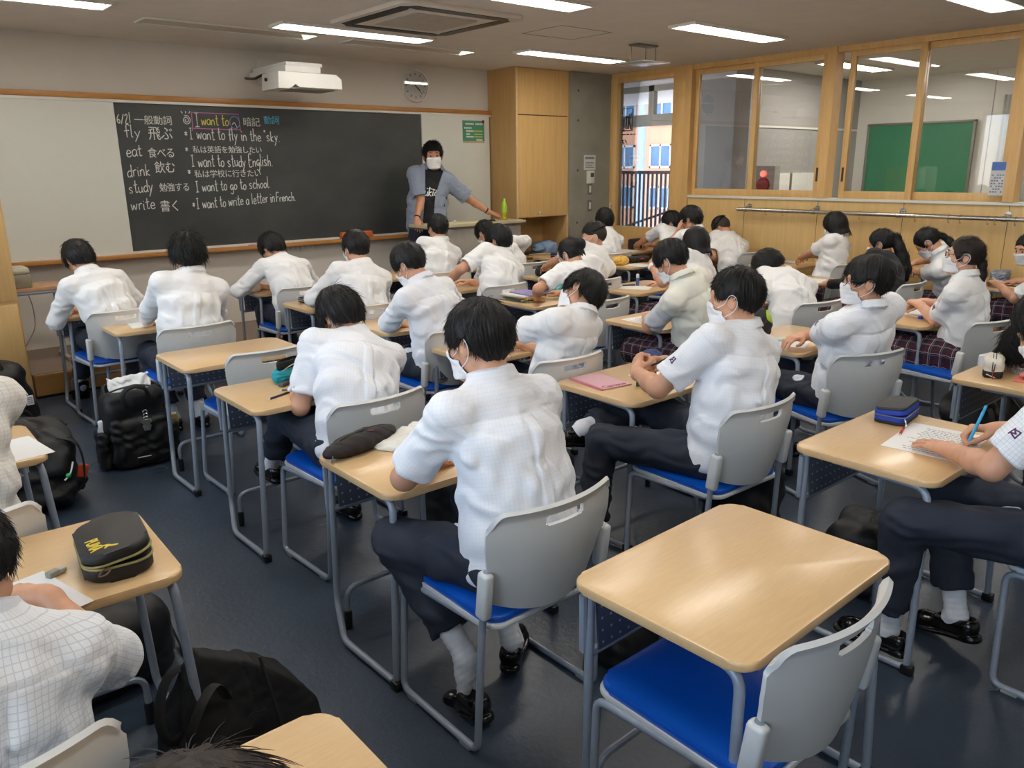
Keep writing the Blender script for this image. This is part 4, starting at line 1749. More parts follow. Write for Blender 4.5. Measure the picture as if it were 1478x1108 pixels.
def ik(S, W, l1, l2, pole):
    d = W - S
    L = np.linalg.norm(d)
    if L > (l1 + l2) * .995:
        W = S + d / L * (l1 + l2) * .995
        L = (l1 + l2) * .995
    ax = nrm(W - S)
    a = (l1 * l1 - l2 * l2 + L * L) / (2 * L)
    h = math.sqrt(max(l1 * l1 - a * a, 0))
    p = pole - ax * (pole @ ax)
    return S + ax * a + nrm(p) * h, W


def shoe_sdf(q):
    # origin at the ankle over the floor, toe along +y, sole at z=0
    d = rcone(q, (0, -.035, .045), (0, .12, .028), .034, .030)
    d = smin(d, rcone(q, (-.008, .12, .028), (.006, .155, .024), .032, .024), .03)
    d = smin(d, rcone(q, (0, -.045, .055), (0, .03, .058), .032, .030), .03)
    d = smax(d, -q[:, 2] + .012, .006)
    d = smax(d, -ell(q, (0, -.02, .095), (.030, .055, .040)), .006)
    sole = rcone(q, (0, -.05, .010), (0, .155, .010), .036, .034)
    sole = smin(sole, ell(q, (0, .10, .01), (.047, .08, .04)), .02)
    sole = smax(sole, np.abs(q[:, 2] - .008) - .008, .002)
    sole = smin(sole, smax(ell(q, (0, -.045, .012), (.036, .04, .03)), np.abs(q[:, 2] - .012) - .012, .002), .003)
    d = smin(d, sole, .003)
    # apron seam and strap of a loafer
    st = rbox(q, (0, .055, .066), (.036, .012, .006), .004)
    return smin(d, st, .004)


def rotm(yaw=0, pitch=0, roll=0):
    """columns: right, forward, up.  yaw + = left, pitch + = down, roll + = tilt to the right"""
    M = Matrix.Rotation(yaw, 3, 'Z') @ Matrix.Rotation(-pitch, 3, 'X') @ Matrix.Rotation(roll, 3, 'Y')
    return np.array(M)


D2R = math.pi / 180


def person(label, hip, head, hy=0, hp=15, hr=0, yaw=0, twist=0, sroll=0, lh=None, rh=None, lpole=(-.55, -.35, -.6), rpole=(.55, -.35, -.6),
           lpose='relax', rpose='relax', ldir=None, rdir=None, ldors=(0, 0, 1), rdors=(0, 0, 1), sleeve='short', shirt='faint', hair='short', hcol='black',
           mask=True, glasses=False, sc_=1.0, girl=False, vox=.0065, sv=.0075, legs=None, bottom='trousers', skin=0, seed=0, fat=1.0, stand=False, seatz=.455,
           legvox=.011, tone=None, group='students', cat='person', eyes=False, curve=.05, Lt=.52, dressed=True, collar=True, hvox=.0042, shoes=True, jacket=None, fab=1.0, L_arm=(.285, .25), sockh=.10, yl=.10, nstr=None, shd=.040, skw=0.0, hsc=1.0):
    s = sc_
    hs = s * hsc
    O = V3(hip[0], hip[1], 0.0)
    H = V3(hip[0], hip[1], seatz + .085) if not stand else V3(hip[0], hip[1], stand)
    R0 = rotm(yaw * D2R)
    Rh = rotm(hy * D2R, hp * D2R, hr * D2R)
    L = Lt * s
    upn = nrm(Rh[:, 2] * .8 + V3(0, 0, 1) * .2)
    off = -upn * .125 * s - Rh[:, 1] * .018 - R0[:, 1] * .012
    nb = V3(*head) + off
    L = np.linalg.norm(nb - H)
    HC = nb - off
    # spine
    P0, P3 = H + V3(0, 0, -.02), nb
    Cc = H + V3(0, 0, .27 * s) - R0[:, 1] * curve + (nb - H) * V3(.12, .12, 0)
    ts = np.array([0, .22, .45, .68, .86, 1.0])
    sp = [P0 * (1 - t) ** 2 + Cc * 2 * t * (1 - t) + P3 * t * t for t in ts]
    Rs = rotm((yaw + twist) * D2R, 0, sroll * D2R)
    rts = [nrm(R0[:, 0] * (1 - t) + Rs[:, 0] * t) for t in ts]
    wd = (.90 if girl else 1.0) * s
    # shoulders
    tang = nrm(sp[5] - sp[3])
    rsh = nrm(rts[5] - tang * (rts[5] @ tang))
    fsh = np.cross(tang, rsh)
    shc = sp[4] * .55 + sp[5] * .45
    sw = (.150 if girl else .168) * s * (1 + (fat - 1) * .5)
    SL, SR = shc - rsh * sw - tang * shd + fsh * .012, shc + rsh * sw - tang * shd + fsh * .012
    l1, l2 = L_arm[0] * s, L_arm[1] * s
    if lh is not None and lh[0] == 'h':
        lh = HC + Rh @ V3(*lh[1:])
    WL = V3(*lh) if lh is not None else O + R0 @ V3(-.12, .42, .735)
    WR = V3(*rh) if rh is not None else O + R0 @ V3(.10, .44, .735)
    EL, WL = ik(SL, WL, l1, l2, R0 @ V3(*lpole))
    ER, WR = ik(SR, WR, l1, l2, R0 @ V3(*rpole))
    fl = V3(*ldir) if ldir is not None else nrm(WL - EL) * .6 + R0 @ V3(.5, .3, -.1)
    frr = V3(*rdir) if rdir is not None else nrm(WR - ER) * .6 + R0 @ V3(-.5, .3, -.1)
    hl = hand_prims(WL, fl, V3(*ldors), 1, lpose, s)
    hr_ = hand_prims(WR, frr, V3(*rdors), -1, rpose, s)
    # legs: hip, knee, ankle
    if legs is None:
        kz = seatz + .075
        legs = [(O + R0 @ V3(-.10, .42, kz), O + R0 @ V3(-.11, .40, .09)), (O + R0 @ V3(.10, .42, kz), O + R0 @ V3(.11, .42, .09))]
    lx = [(l[2] if len(l) > 2 else None, l[3] if len(l) > 3 else None) for l in legs]
    legs = [(V3(*l[0]), V3(*l[1])) for l in legs]
    HJ = [H + R0 @ V3(-.09, .02, -.01), H + R0 @ V3(.09, .02, -.01)]
    body_ab = [(.150 * wd * fat, .105 * s * fat), (.128 * wd * fat, .098 * s * fat), (.135 * wd * fat, .098 * s * fat), (.14 * wd, .092 * s * fat), (.095 * wd, .060 * s), (.050, .050)]
    arms = [(SL, EL, WL, hl, -1), (SR, ER, WR, hr_, 1)]
    sk = SKIN[skin]

    def bodyf(P):
        d = swept(P, sp, rts, body_ab, .03)
        d = smin(d, rcone(P, nb - tang * .03, HC - Rh[:, 2] * .05 - Rh[:, 1] * .02, .060 * s, .053 * s), .03)
        for (S_, E_, W_, h_, sg) in arms:
            d = smin(d, rcone(P, shc, S_, .040, .042 * s), .02)
            d = smin(d, rcone(P, S_, E_, .050 * s, .041 * s), .03)
            m_ = E_ * .65 + W_ * .35
            d = smin(d, smin(rcone(P, E_, m_, .040 * s, .040 * s), rcone(P, m_, W_, .040 * s, .026 * s), .02), .015)
            ix = np.where(((P - W_.astype(np.float32)) ** 2).sum(1) < .26 ** 2)[0]
            if len(ix):
                Q = P[ix]
                pm = None
                for (a, b, r1, r2) in h_[0]:
                    e = rcone(Q, a, b, r1, r2)
                    pm = e if pm is None else smin(pm, e, .010)
                pm = smin(pm, rcone(Q, W_ - h_[2]['f'] * .02, W_ + h_[2]['f'] * .02, .026 * s, .022 * s), .02)
                pm = smin(pm, d[ix], .015)
                fg = {}
                for (i, a, b, r1, r2) in h_[1]:
                    e = rcone(Q, a, b, r1, r2)
                    fg[i] = e if i not in fg else smin(fg[i], e, .003)
                for i in fg:
                    pm = smin(pm, fg[i], .006 if i < 4 else .010)
                d[ix] = pm
        for (j, (K, A)) in enumerate(legs):
            d = smin(d, rcone(P, HJ[j], K, .070 * s, .050 * s), .03)
            d = smin(d, rcone(P, K, A, .048 * s, .034 * s), .02)
        ix = np.where(((P - HC.astype(np.float32)) ** 2).sum(1) < .23 ** 2)[0]
        if len(ix):
            q = ((P[ix] - HC.astype(np.float32)) @ Rh.astype(np.float32)) / hs
            hd = head_sdf(q) * hs
            d[ix] = smin(d[ix], hd, .02)
        return d

    pts = np.array(sp + [SL, EL, WL, SR, ER, WR, HC + Rh[:, 2] * .02] + [p for l in legs for p in l] + [x[2] for x in hl[1]] + [x[2] for x in hr_[1]])
    lo, hi = pts.min(0) - .17, pts.max(0) + .17
    lo[2] = min(lo[2], max(pts[:, 2].min() - .1, 0.0))
    root = sdf_mesh('person', bodyf, lo, hi, vox, sk)
    T = Matrix.Translation(Vector(-O))
    root.data.transform(T)
    root.location = Vector(O)
    tag(root, label, cat, group)

    def kid(name, fn, lo, hi, v, m, attr=None):
        o = sdf_mesh(name, fn, lo, hi, v, m, root, attr)
        o.data.transform(T)
        return o

    # ---- shirt
    axis = nrm(P3 - P0)
    LL = np.linalg.norm(P3 - P0)

    def tcoords(P):
        t = np.clip(((P - P0.astype(np.float32)) @ axis.astype(np.float32)) / LL, -.1, 1.1)
        tt = np.clip(t, 0, 1)[:, None]
        c = P0 * (1 - tt) ** 2 + Cc * 2 * tt * (1 - tt) + P3 * tt * tt
        r = nrm(rts[3])
        f = np.cross(axis, r)
        o = P - c
        return t, o @ r, o @ f
    k_ = fab
    sab = [(.178 * wd * fat, .125 * s * fat), (.170 * wd * fat * k_, .126 * s * fat * k_), (.172 * wd * fat * k_, .122 * s * fat * k_), (.174 * wd * (1 + (fat - 1) * .6), .118 * s * fat), (.140 * wd, .088 * s), (.064, .064)]
    cuffs = []
    slv = []
    for (S_, E_, W_, h_, sg) in arms:
        if sleeve == 'short':
            c_ = S_ + (E_ - S_) * .80
            slv.append([(S_, c_, .068 * s, .069 * s)])
            cuffs.append((c_, nrm(E_ - S_)))
        elif sleeve == 'vest':
            c_ = S_ + (E_ - S_) * .18
            slv.append([(S_, c_, .074 * s, .070 * s)])
            cuffs.append((c_, nrm(E_ - S_)))
        else:
            c_ = E_ + (W_ - E_) * .93
            slv.append([(S_, E_, .066 * s, .058 * s), (E_, c_, .057 * s, .040 * s)])
            cuffs.append((c_, nrm(W_ - E_)))
    neckd = nrm((HC - Rh[:, 2] * .05 - Rh[:, 1] * .02) - nb)

    def torso_d(P):
        d = swept(P, sp, rts, sab, .04)
        for (S_, E_, W_, h_, sg) in arms:
            d = smin(d, rcone(P, shc + rsh * sg * .05 - tang * .004, S_, .060 * s, .066 * s), .05)
        return d

    def sleeve_d(P, j):
        d = None
        for (a, b, r1, r2) in slv[j]:
            e = rcone(P, a, b, r1, r2)
            d = e if d is None else smin(d, e, .03)
        c_, n_ = cuffs[j]
        pl = (P - c_.astype(np.float32)) @ n_.astype(np.float32)
        # rolled hem thickening
        d = d - .003 * np.exp(-((pl + .012) / .012) ** 2)
        d = smax(d, pl, .004)
        if sleeve != 'vest':
            a, b, r1, r2 = slv[j][-1]
            inner = rcone(P, b - n_ * .012, b + n_ * .05, r2 - .015, r2 - max(sv * 1.4, .010))
            d = smax(d, -inner, .003)
        return d

    def shirtf(P):
        t, u, v = tcoords(P)
        d = torso_d(P)
        k = np.exp(-((t - .45) / .35) ** 2)
        hemk = np.clip((P[:, 2] - (H[2] - .055)) / .08, 0, 1)
        d = d + hemk * (.0055 * fold(P * np.array((1, 1, .55), np.float32), 1.0 / s, seed) + .0034 * fold(P * np.array((1, 1, .6), np.float32), 2.2, seed + 3)) * (.35 + k)
        back = (v < 0)
        d = d - .0075 * back * np.clip((.021 - np.abs(u)) / .004, 0, 1) * np.clip((.80 - t) / .1, 0, 1) * np.clip((t - .1) / .2, 0, 1)
        d = d + .0035 * back * np.exp(-((np.abs(u) - .026) / .006) ** 2) * (t < .80)
        d = d + .0045 * back * np.exp(-((t - .815) / .009) ** 2)
        for j in (0, 1):
            S_ = arms[j][0]
            ax_ = nrm(arms[j][1] - S_)
            e = sleeve_d(P, j) + .0040 * fold(P, 1.7, seed + j * 2 + 1)
            sd = (P - S_.astype(np.float32)) @ ax_.astype(np.float32)
            d = smin(d, e, .035 if sleeve != 'vest' else .03)
            d = d + .0030 * np.exp(-((sd - .0) / .007) ** 2) * (np.abs(e) < .03)
        # hem
        d = smax(d, -(P[:, 2] - (H[2] - (.045 if not stand else .12))), .006)
        # neck opening
        nd = rcone(P, nb + neckd * .035, nb + neckd * .2, .046 * s, .062 * s)
        d = smax(d, -nd, .004)
        if collar:
            a = nb - neckd * .005
            h_ = (P - a.astype(np.float32)) @ neckd.astype(np.float32)
            rr = np.sqrt(np.maximum(((P - a.astype(np.float32)) ** 2).sum(1) - h_ * h_, 1e-10))
            fr_ = (P - a.astype(np.float32)) @ Rh[:, 1].astype(np.float32)
            open_ = np.clip((fr_ - .035) / .02, 0, 1) * .02
            c1 = np.maximum(np.abs(rr - (.0665 * s - h_ * .12)) - max(.0042, sv * .62), np.abs(h_ - .018) - .024) + open_ * .5
            c2 = np.maximum(np.abs(rr - (.0745 * s - (h_ - .03) * .30)) - max(.0042, sv * .62), np.abs(h_ - .020) - .019) + open_ * .2
            d = smin(d, smin(c1, c2, .004), .006)
        return d

    def shirt_tc(P):
        t, u, v = tcoords(P)
        dt = torso_d(P)
        A = .165
        tc = np.stack([np.arctan2(u / A, -v / .12) * .15, t * LL, v * 0], 1)
        back = v < 0
        seam = np.maximum(back * np.exp(-((t - .812) * LL / .0030) ** 2), back * (t < .81) * (t > .05) * np.exp(-((np.abs(u) - .0225) / .0028) ** 2))
        for j in (0, 1):
            S_, E_ = arms[j][0], arms[j][1]
            e = None
            for (a, b, r1, r2) in slv[j]:
                q_ = rcone(P, a, b, r1, r2)
                e = q_ if e is None else np.minimum(e, q_)
            ax_ = nrm(E_ - S_)
            al = (P - S_) @ ax_
            m_ = (e < dt) & (al > .0)
            r = nrm(np.cross(ax_, V3(.3, .2, .9)))
            f = np.cross(ax_, r)
            o = P - S_
            tc2 = np.stack([np.arctan2(o @ r, o @ f) * .069, al, o @ f], 1)
            tc[m_] = tc2[m_]
            sd = (P - S_) @ ax_
            seam = np.maximum(seam * (~m_), np.exp(-((sd - .004) / .0030) ** 2) * (np.abs(e) < .02))
            c_, n_ = cuffs[j]
            if sleeve == 'short':
                seam = np.maximum(seam, m_ * np.exp(-((((P - c_) @ n_) + .022) / .0022) ** 2) * .7)
        tc[:, 2] = seam
        return tc

    spts = np.array(sp + [SL, SR, EL, ER] + ([WL, WR] if sleeve == 'long' else []) + [nb + neckd * .05])
    if dressed:
        if sleeve == 'vest':
            # shirt under the vest: two short sleeves
            sv_slv, sv_cuff = slv, cuffs
            for j, (S_, E_, W_, h_, sg) in enumerate(arms):
                c_ = S_ + (E_ - S_) * .85
                a_, b_ = S_, c_
                n_ = nrm(E_ - S_)

                def sl(P, a_=a_, b_=b_, n_=n_, j=j):
                    d = rcone(P, a_, b_, .062 * s, .066 * s) + .004 * fold(P, 1.8, seed + j)
                    d = smax(d, (P - b_.astype(np.float32)) @ n_.astype(np.float32), .004)
                    return smax(d, -rcone(P, b_ - n_ * .03, b_ + n_ * .05, .055 * s, .055 * s), .003)
                pp = np.array([a_, b_])
                kid('shirt_sleeve', sl, pp.min(0) - .1, pp.max(0) + .1, sv, SHIRT['grey'], lambda P: P * 1.0)
            kid('vest', shirtf, spts.min(0) - .15, spts.max(0) + .13, sv, SHIRT['vest'], shirt_tc)
        else:
            kid('shirt' if shirt != 'black' else 'cardigan', shirtf, spts.min(0) - .15, spts.max(0) + .13, sv, SHIRT[shirt], shirt_tc)

    if jacket:
        def jackf(P):
            t, u, v = tcoords(P)
            d = torso_d(P) - .013
            d = d + (.0045 * fold(P, 1.0 / s, seed + 2) + .0026 * fold(P, 2.1, seed + 3))
            for j in (0, 1):
                a, b, r1, r2 = slv[j][0]
                c_, n_ = cuffs[j]
                b2 = b + n_ * .03
                e = rcone(P, a, b2, r1 + .010, r2 + .016) + .004 * fold(P, 1.7, seed + j)
                e = smax(e, (P - b2.astype(np.float32)) @ n_.astype(np.float32), .004)
                e = smax(e, -rcone(P, b2 - n_ * .03, b2 + n_ * .05, r2 + .005, r2 + .008), .003)
                d = smin(d, e, .035)
            d = smax(d, -(P[:, 2] - (H[2] - .17 - .04 * np.cos(u * 14))), .006)
            w_ = .055 + .05 * np.clip((t - .55) / .45, 0, 1) + .02 * np.clip((.3 - t) / .5, 0, 1)
            op = np.maximum(np.abs(u + .012) - w_, .02 - v)
            d = smax(d, -op, .008)
            nd = rcone(P, nb - neckd * .02, nb + neckd * .2, .066 * s, .072 * s)
            d = smax(d, -nd, .004)
            # open collar lying on the shoulders
            a = nb - neckd * .012
            h_ = (P - a.astype(np.float32)) @ neckd.astype(np.float32)
            rr = np.sqrt(np.maximum(((P - a.astype(np.float32)) ** 2).sum(1) - h_ * h_, 1e-10))
            fr_ = (P - a.astype(np.float32)) @ fsh.astype(np.float32)
            c2 = np.maximum(np.abs(rr - (.090 * s - (h_ - .03) * .55)) - .007, np.abs(h_ - .012) - .026) + np.clip((fr_ - .07) / .02, 0, 1) * .03
            lap = np.abs(np.abs(u + .012) - w_ - .022)
            c3 = np.maximum(np.maximum(lap - .020, np.abs(d) - .006), np.maximum(.72 - t, -v))
            d = smin(d, smin(c2, c3 * .8, .004), .006)
            return d
        kid('open_shirt', jackf, spts.min(0) - .17 - V3(0, 0, .1), spts.max(0) + .15, sv, SHIRT[jacket], shirt_tc)
    trf = None
    # ---- trousers or skirt
    lp = np.array([H, HJ[0], HJ[1]] + [p for l in legs for p in l])
    if bottom == 'trousers':
        def trf(P):
            d = ell(P, H + R0 @ V3(0, .0, -.015), (.172 * wd * fat, .13 * fat, .105), R0.T)
            for (j, (K, A)) in enumerate(legs):
                a = rcone(P, HJ[j], K, .094 * s * (1 + (fat - 1) * .6), .074 * s)
                dn = nrm(A - K)
                b = rcone(P, K, A, .071 * s, .066 * s)
                b = smax(b, (P - (A - dn * sockh * (.9 if shoes else 0)).astype(np.float32)) @ dn.astype(np.float32), .004)
                d = smin(d, smin(a, b, .03), .035)
            d = d + .006 * fold(P, .9, seed + 5) + .003 * fold(P, 1.9, seed + 6)
            d = smax(d, -(P[:, 2] - .06), .01)
            if stand:
                d = smax(d, P[:, 2] - (H[2] + .08), .01)
            return d
        kid('trousers', trf, lp.min(0) - .2, lp.max(0) + .2, legvox, tone or M_trou)
    else:
        def skf(P):
            d = ell(P, H + R0 @ V3(0, .02, -.02), (.19, .15, .11), R0.T)
            K0, K1 = legs[0][0], legs[1][0]
            for f_ in (0, .33, .67, 1):
                h_ = HJ[0] * (1 - f_) + HJ[1] * f_
                k2 = K0 * (1 - f_) + K1 * f_
                d = smin(d, rcone(P, h_, k2 + R0 @ V3((f_ - .5) * skw, .0, -.02), .095, .085), .05)
            loc_ = (P - O.astype(np.float32)) @ R0.astype(np.float32)
            d = d + .006 * np.sin(loc_[:, 0] * 110 + loc_[:, 1] * 12) * np.clip(loc_[:, 1] / .2, 0, 1) + .006 * fold(P, .9, seed)
            # drape over the seat edges
            side_ = smin(rbox(P, O + R0 @ V3(-.18, .04, .47), (.025, .17, .10), .02, R0.T), rbox(P, O + R0 @ V3(.18, .04, .47), (.025, .17, .10), .02, R0.T), .01)
            d = smin(d, side_ + .006 * np.sin(loc_[:, 1] * 110), .06)
            kn = (K0 + K1) / 2
            return smax(d, (P - (kn + R0 @ V3(0, .07, 0)).astype(np.float32)) @ R0[:, 1].astype(np.float32), .01)

        def sk_tc(P):
            l_ = (P - O) @ R0
            side = np.abs(l_[:, 0]) * 1.0
            return np.stack([l_[:, 0] * .9 - l_[:, 2] * np.sign(l_[:, 0]) * .9, l_[:, 1], l_[:, 2]], 1)
        kid('skirt', skf, lp.min(0)[:] * V3(1, 1, 0) + V3(-.25, -.25, .30), lp.max(0) + .25, legvox, M_plaid, sk_tc)
    # ---- socks and shoes
    if shoes:
        for j, (K, A) in enumerate(legs):
            dn = nrm(A - K)
            fd = nrm(V3(*lx[j][0])) if lx[j][0] is not None else R0[:, 1]
            up_ = nrm(V3(0, 0, 1) - fd * fd[2])
            SP = V3(*lx[j][1]) if lx[j][1] is not None else A - up_ * .085
            toe = SP + fd * .060 + up_ * .030

            def sd(P, A=A, dn=dn, toe=toe):
                d = rcone(P, A - dn * (sockh + .03), A + dn * .005, .041 * s, .036 * s)
                d = smin(d, rcone(P, A - V3(0, 0, .005), A * .7 + toe * .3 - V3(0, 0, .008), .036, .034), .02)
                return smin(d, rcone(P, A - up_ * .012, toe, .031, .023), .02) + .0012 * np.sin(((P - A) @ dn) * 300)
            pp = np.array([A - dn * (sockh + .04), toe, A])
            kid('sock', sd, pp.min(0) - .06, pp.max(0) + .06, max(.006, legvox * .6), M_sock)
            rt_ = np.cross(fd, up_)
            M4 = Matrix(np.stack([rt_, fd, up_], 1).tolist()).to_4x4()
            M4.translation = Vector(SP - O)
            head_part('shoe', 'shoe%d' % (vox < .007), shoe_sdf, (-.07, -.11, -.02), (.07, .21, .12), .004 if vox < .007 else .007, M_shoe, root, M4)
    # ---- head parts
    MH = Matrix(Rh.tolist()).to_4x4()
    MH.translation = Vector(HC - O)
    MH = MH @ Matrix.Scale(hs, 4)
    sd_ = seed % 4
    hair_o = head_part('hair', ('hair', hair, sd_, hcol, hvox), lambda q: hair_sdf(q, hair, sd_), (-.13, -.24, -.42 if hair in ('tail', 'long') else -.16), (.13, .14, .16), hvox, HAIR[hcol], root, MH)
    SP_ = {'short': (.030, .16, .5, .14), 'crop': (.022, .42, .1, .22), 'bowl': (.044, .08, .6, .10), 'shaggy': (.055, .28, .6, .3), 'bob': (.045, .0, .7, .04), 'long': (.050, .0, .2, .05), 'tail': (.045, .0, .1, .05), 'bun': (.040, .0, .1, .06), 'curly': (.028, .5, .1, .55)}
    if hair in SP_:
        ln, lf, dr, ji = SP_[hair]
        near_ = vox < .0066
        n_ = nstr or (5200 if near_ else 1300)
        key = ('str', hair, sd_, hcol, n_)
        if key in CACHE:
            so = link(bpy.data.objects.new('hair_strands', CACHE[key]), hair_o)
            so['kind'] = 'stuff'
        else:
            so = strands(None, hair_o, n_, ln, .0006 if near_ else .0012, sd_ + 11, HAIR[hcol], lf, dr, -.2, ji, tail={'tail': (0, -.10, -.02), 'long': (0, -.10, .03), 'bun': (0, -.11, .03)}.get(hair))
            CACHE[key] = so.data
    if hair in ('fade',):
        ht = head_part('hair_top', ('hairtop', sd_), lambda q: smax(hair_sdf(q, 'short', sd_), .045 - q[:, 2] - q[:, 1] * .35, .012), (-.13, -.14, -.16), (.13, .14, .16), hvox, HAIR['black'], root, MH)
        strands(None, ht, 1200, .020, .001, sd_, HAIR['black'], .35, .2, .02, .2)
    if mask:
        mk = head_part('mask', 'mask', mask_sdf, (-.1, .0, -.15), (.1, .14, .02), .0034, M_mask, root, MH)
        for sg in (-1, 1):
            key = ('loop', sg)
            if key not in CACHE:
                bm = BM()
                add_tube(bm, smooth_line([(sg * .056, .070, -.040), (sg * .072, .030, -.022), (sg * .083, .004, .014), (sg * .090, -.020, .012), (sg * .089, -.028, -.018), (sg * .080, -.010, -.050), (sg * .066, .030, -.075), (sg * .050, .062, -.098)], 4), .0017, 6)
                o = obj('ear_loop', bm, M_loop, mk)
                CACHE[key] = o.data
            else:
                o = link(bpy.data.objects.new('ear_loop', CACHE[key]), mk)
    if glasses:
        if 'gl' not in CACHE:
            bm = BM()
            for sg in (-1, 1):
                ring = [(sg * .033 + .026 * math.cos(a), .104 - .010 * abs(math.cos(a)) * (1 if sg * math.cos(a) > 0 else 0), -.004 + .019 * math.sin(a)) for a in np.linspace(0, 2 * PI, 24, endpoint=False)]
                add_tube(bm, ring, .0018, 6, closed=True)
                add_tube(bm, smooth_line([(sg * .058, .092, .002), (sg * .080, .05, .004), (sg * .088, -.005, .006), (sg * .086, -.03, -.012)]), .0018, 6)
            add_tube(bm, [(-.008, .106, .0), (0, .109, .002), (.008, .106, .0)], .0018, 6)
            o = obj('glasses', bm, M_gl, root)
            CACHE['gl'] = o.data
        else:
            o = link(bpy.data.objects.new('glasses', CACHE['gl']), root)
        o.matrix_local = MH
    if eyes:
        for sg in (-1, 1):
            if ('eye', sg) not in CACHE:
                bm = BM()
                bmesh.ops.create_uvsphere(bm, u_segments=16, v_segments=10, radius=.0122, matrix=Matrix.Translation((sg * .030, .0755, -.003)))
                o = obj('eye', bm, [mat('eye white', (220, 214, 208), .2, var=0), mat('iris', (30, 20, 16), .15, var=0)], root)
                for f in o.data.polygons:
                    v = f.center - Vector((sg * .030, .0755, -.003))
                    if v.y > .0095:
                        f.material_index = 1
                CACHE[('eye', sg)] = o.data
            else:
                o = link(bpy.data.objects.new('eye', CACHE[('eye', sg)]), root)
            o.matrix_local = MH
            if ('brow', sg) not in CACHE:
                bm = BM()
                add_tube(bm, smooth_line([(sg * .012, .0925, .020), (sg * .030, .0915, .026), (sg * .050, .078, .020)]), [.0022] * 3 + [.0032] * 4 + [.0018] * 2, 6)
                o = obj('eyebrow', bm, HAIR['black'], root)
                CACHE[('brow', sg)] = o.data
            else:
                o = link(bpy.data.objects.new('eyebrow', CACHE[('brow', sg)]), root)
            o.matrix_local = MH
    return dict(root=root, O=O, H=H, R0=R0, HC=HC, Rh=Rh, WL=WL, WR=WR, EL=EL, ER=ER, hl=hl[2], hr=hr_[2], sp=sp, rts=rts, nb=nb, SL=SL, SR=SR, MH=MH, arms=arms, kid=kid, shirtf=shirtf, trf=trf, tcoords=tcoords, cuffs=cuffs, fsh=fsh, rsh=rsh)


def patch(p, which, c, r, m, name, off=.003, vox=.003, R=None):
    """small piece of cloth lying on a garment"""
    f = p['shirtf'] if which == 'shirt' else p['trf']
    c = V3(*c)
    fn = lambda P: np.maximum(f(P) - off, ell(P, c, r, R))
    rr = max(r) + .02
    return p['kid'](name, fn, c - rr, c + rr, vox, m)


def on_surface(f, c, d, n=60, step=.01):
    """march from c along d until the garment is met"""
    c, d = V3(*c), nrm(V3(*d))
    for _ in range(n):
        v = float(f(c[None].astype(np.float32))[0])
        if v < .001:
            break
        c = c + d * max(v * .7, .001)
    return c


def strands(p, hair, n, length, rad, seed, mat_, lift=.30, droop=.5, zmin=-.2, jit=.25, part=(.008, -.045), tail=None):
    """individual hair strands growing from the hair cap"""
    rs = np.random.RandomState(seed)
    me = hair.data
    N = len(me.vertices)
    co = np.empty(N * 3, np.float32)
    me.vertices.foreach_get('co', co)
    co = co.reshape(-1, 3)
    no = np.empty(N * 3, np.float32)
    me.vertices.foreach_get('normal', no)
    no = no.reshape(-1, 3)
    ok = np.where((no[:, 2] > -.45) & (co[:, 2] > zmin) & ((co * no).sum(1) > .02))[0]
    ix = rs.choice(ok, n)
    P, Nn = co[ix] + rs.normal(0, .002, (n, 3)), no[ix]
    wh = np.array((part[0], part[1], .13))
    away = P - wh
    if tail is not None:
        away = np.array(tail) - P
    away -= Nn * (away * Nn).sum(1)[:, None]
    away /= np.linalg.norm(away, axis=1)[:, None] + 1e-6
    sw = np.cross(Nn, away)
    clump = np.sin(P[:, :1] * 90 + seed) + np.sin(P[:, 1:2] * 80 + P[:, 2:] * 70)
    d = away + Nn * (lift + rs.normal(0, .10, (n, 1))) + sw * (.22 * clump + rs.normal(0, jit, (n, 1)))
    d /= np.linalg.norm(d, axis=1)[:, None]
    Ls = length * (1 + rs.normal(0, .22, (n, 1))).clip(.4, 1.6)
    K = 6
    pts = np.empty((n, K, 3), np.float32)
    cur = P - Nn * .006
    for k in range(K):
        pts[:, k] = cur
        cur = cur + d * Ls / (K - 1)
        d = d + np.array((0, 0, -droop)) / K - Nn * (lift * .9) / K
        d /= np.linalg.norm(d, axis=1)[:, None]
    cv = bpy.data.hair_curves.new('hair_strands')
    cv.add_curves([K] * n)
    cv.attributes['position'].data.foreach_set('vector', pts.ravel())
    ra = cv.attributes.get('radius') or cv.attributes.new('radius', 'FLOAT', 'POINT')
    ra.data.foreach_set('value', np.tile(rad * np.array([.9, 1, .95, .8, .55, .15]), n).astype(np.float32))
    cv.materials.append(mat_)
    o = link(bpy.data.objects.new('hair_strands', cv), hair)
    o['kind'] = 'stuff'
    return o
# ------------------------------------------------------------ placement of desks, chairs and people
import os, time
_t0 = time.time()
desk0, chair0 = make_desk(), make_chair()
_d, _c = [], []


def desk(x, y, label, rz=0.0, rear=None):
    o = desk0 if not _d else copy_tree(desk0)
    _d.append(o)
    put(o, (x, y, 0), rz)
    tag(o, label, 'desk', 'school desks')
    return o


def chair(x, y, label, rz=0.0):
    o = chair0 if not _c else copy_tree(chair0)
    _c.append(o)
    put(o, (x, y, 0), rz)
    tag(o, label, 'chair', 'school chairs')
    return o
M_black_cap = None
RD = math.radians
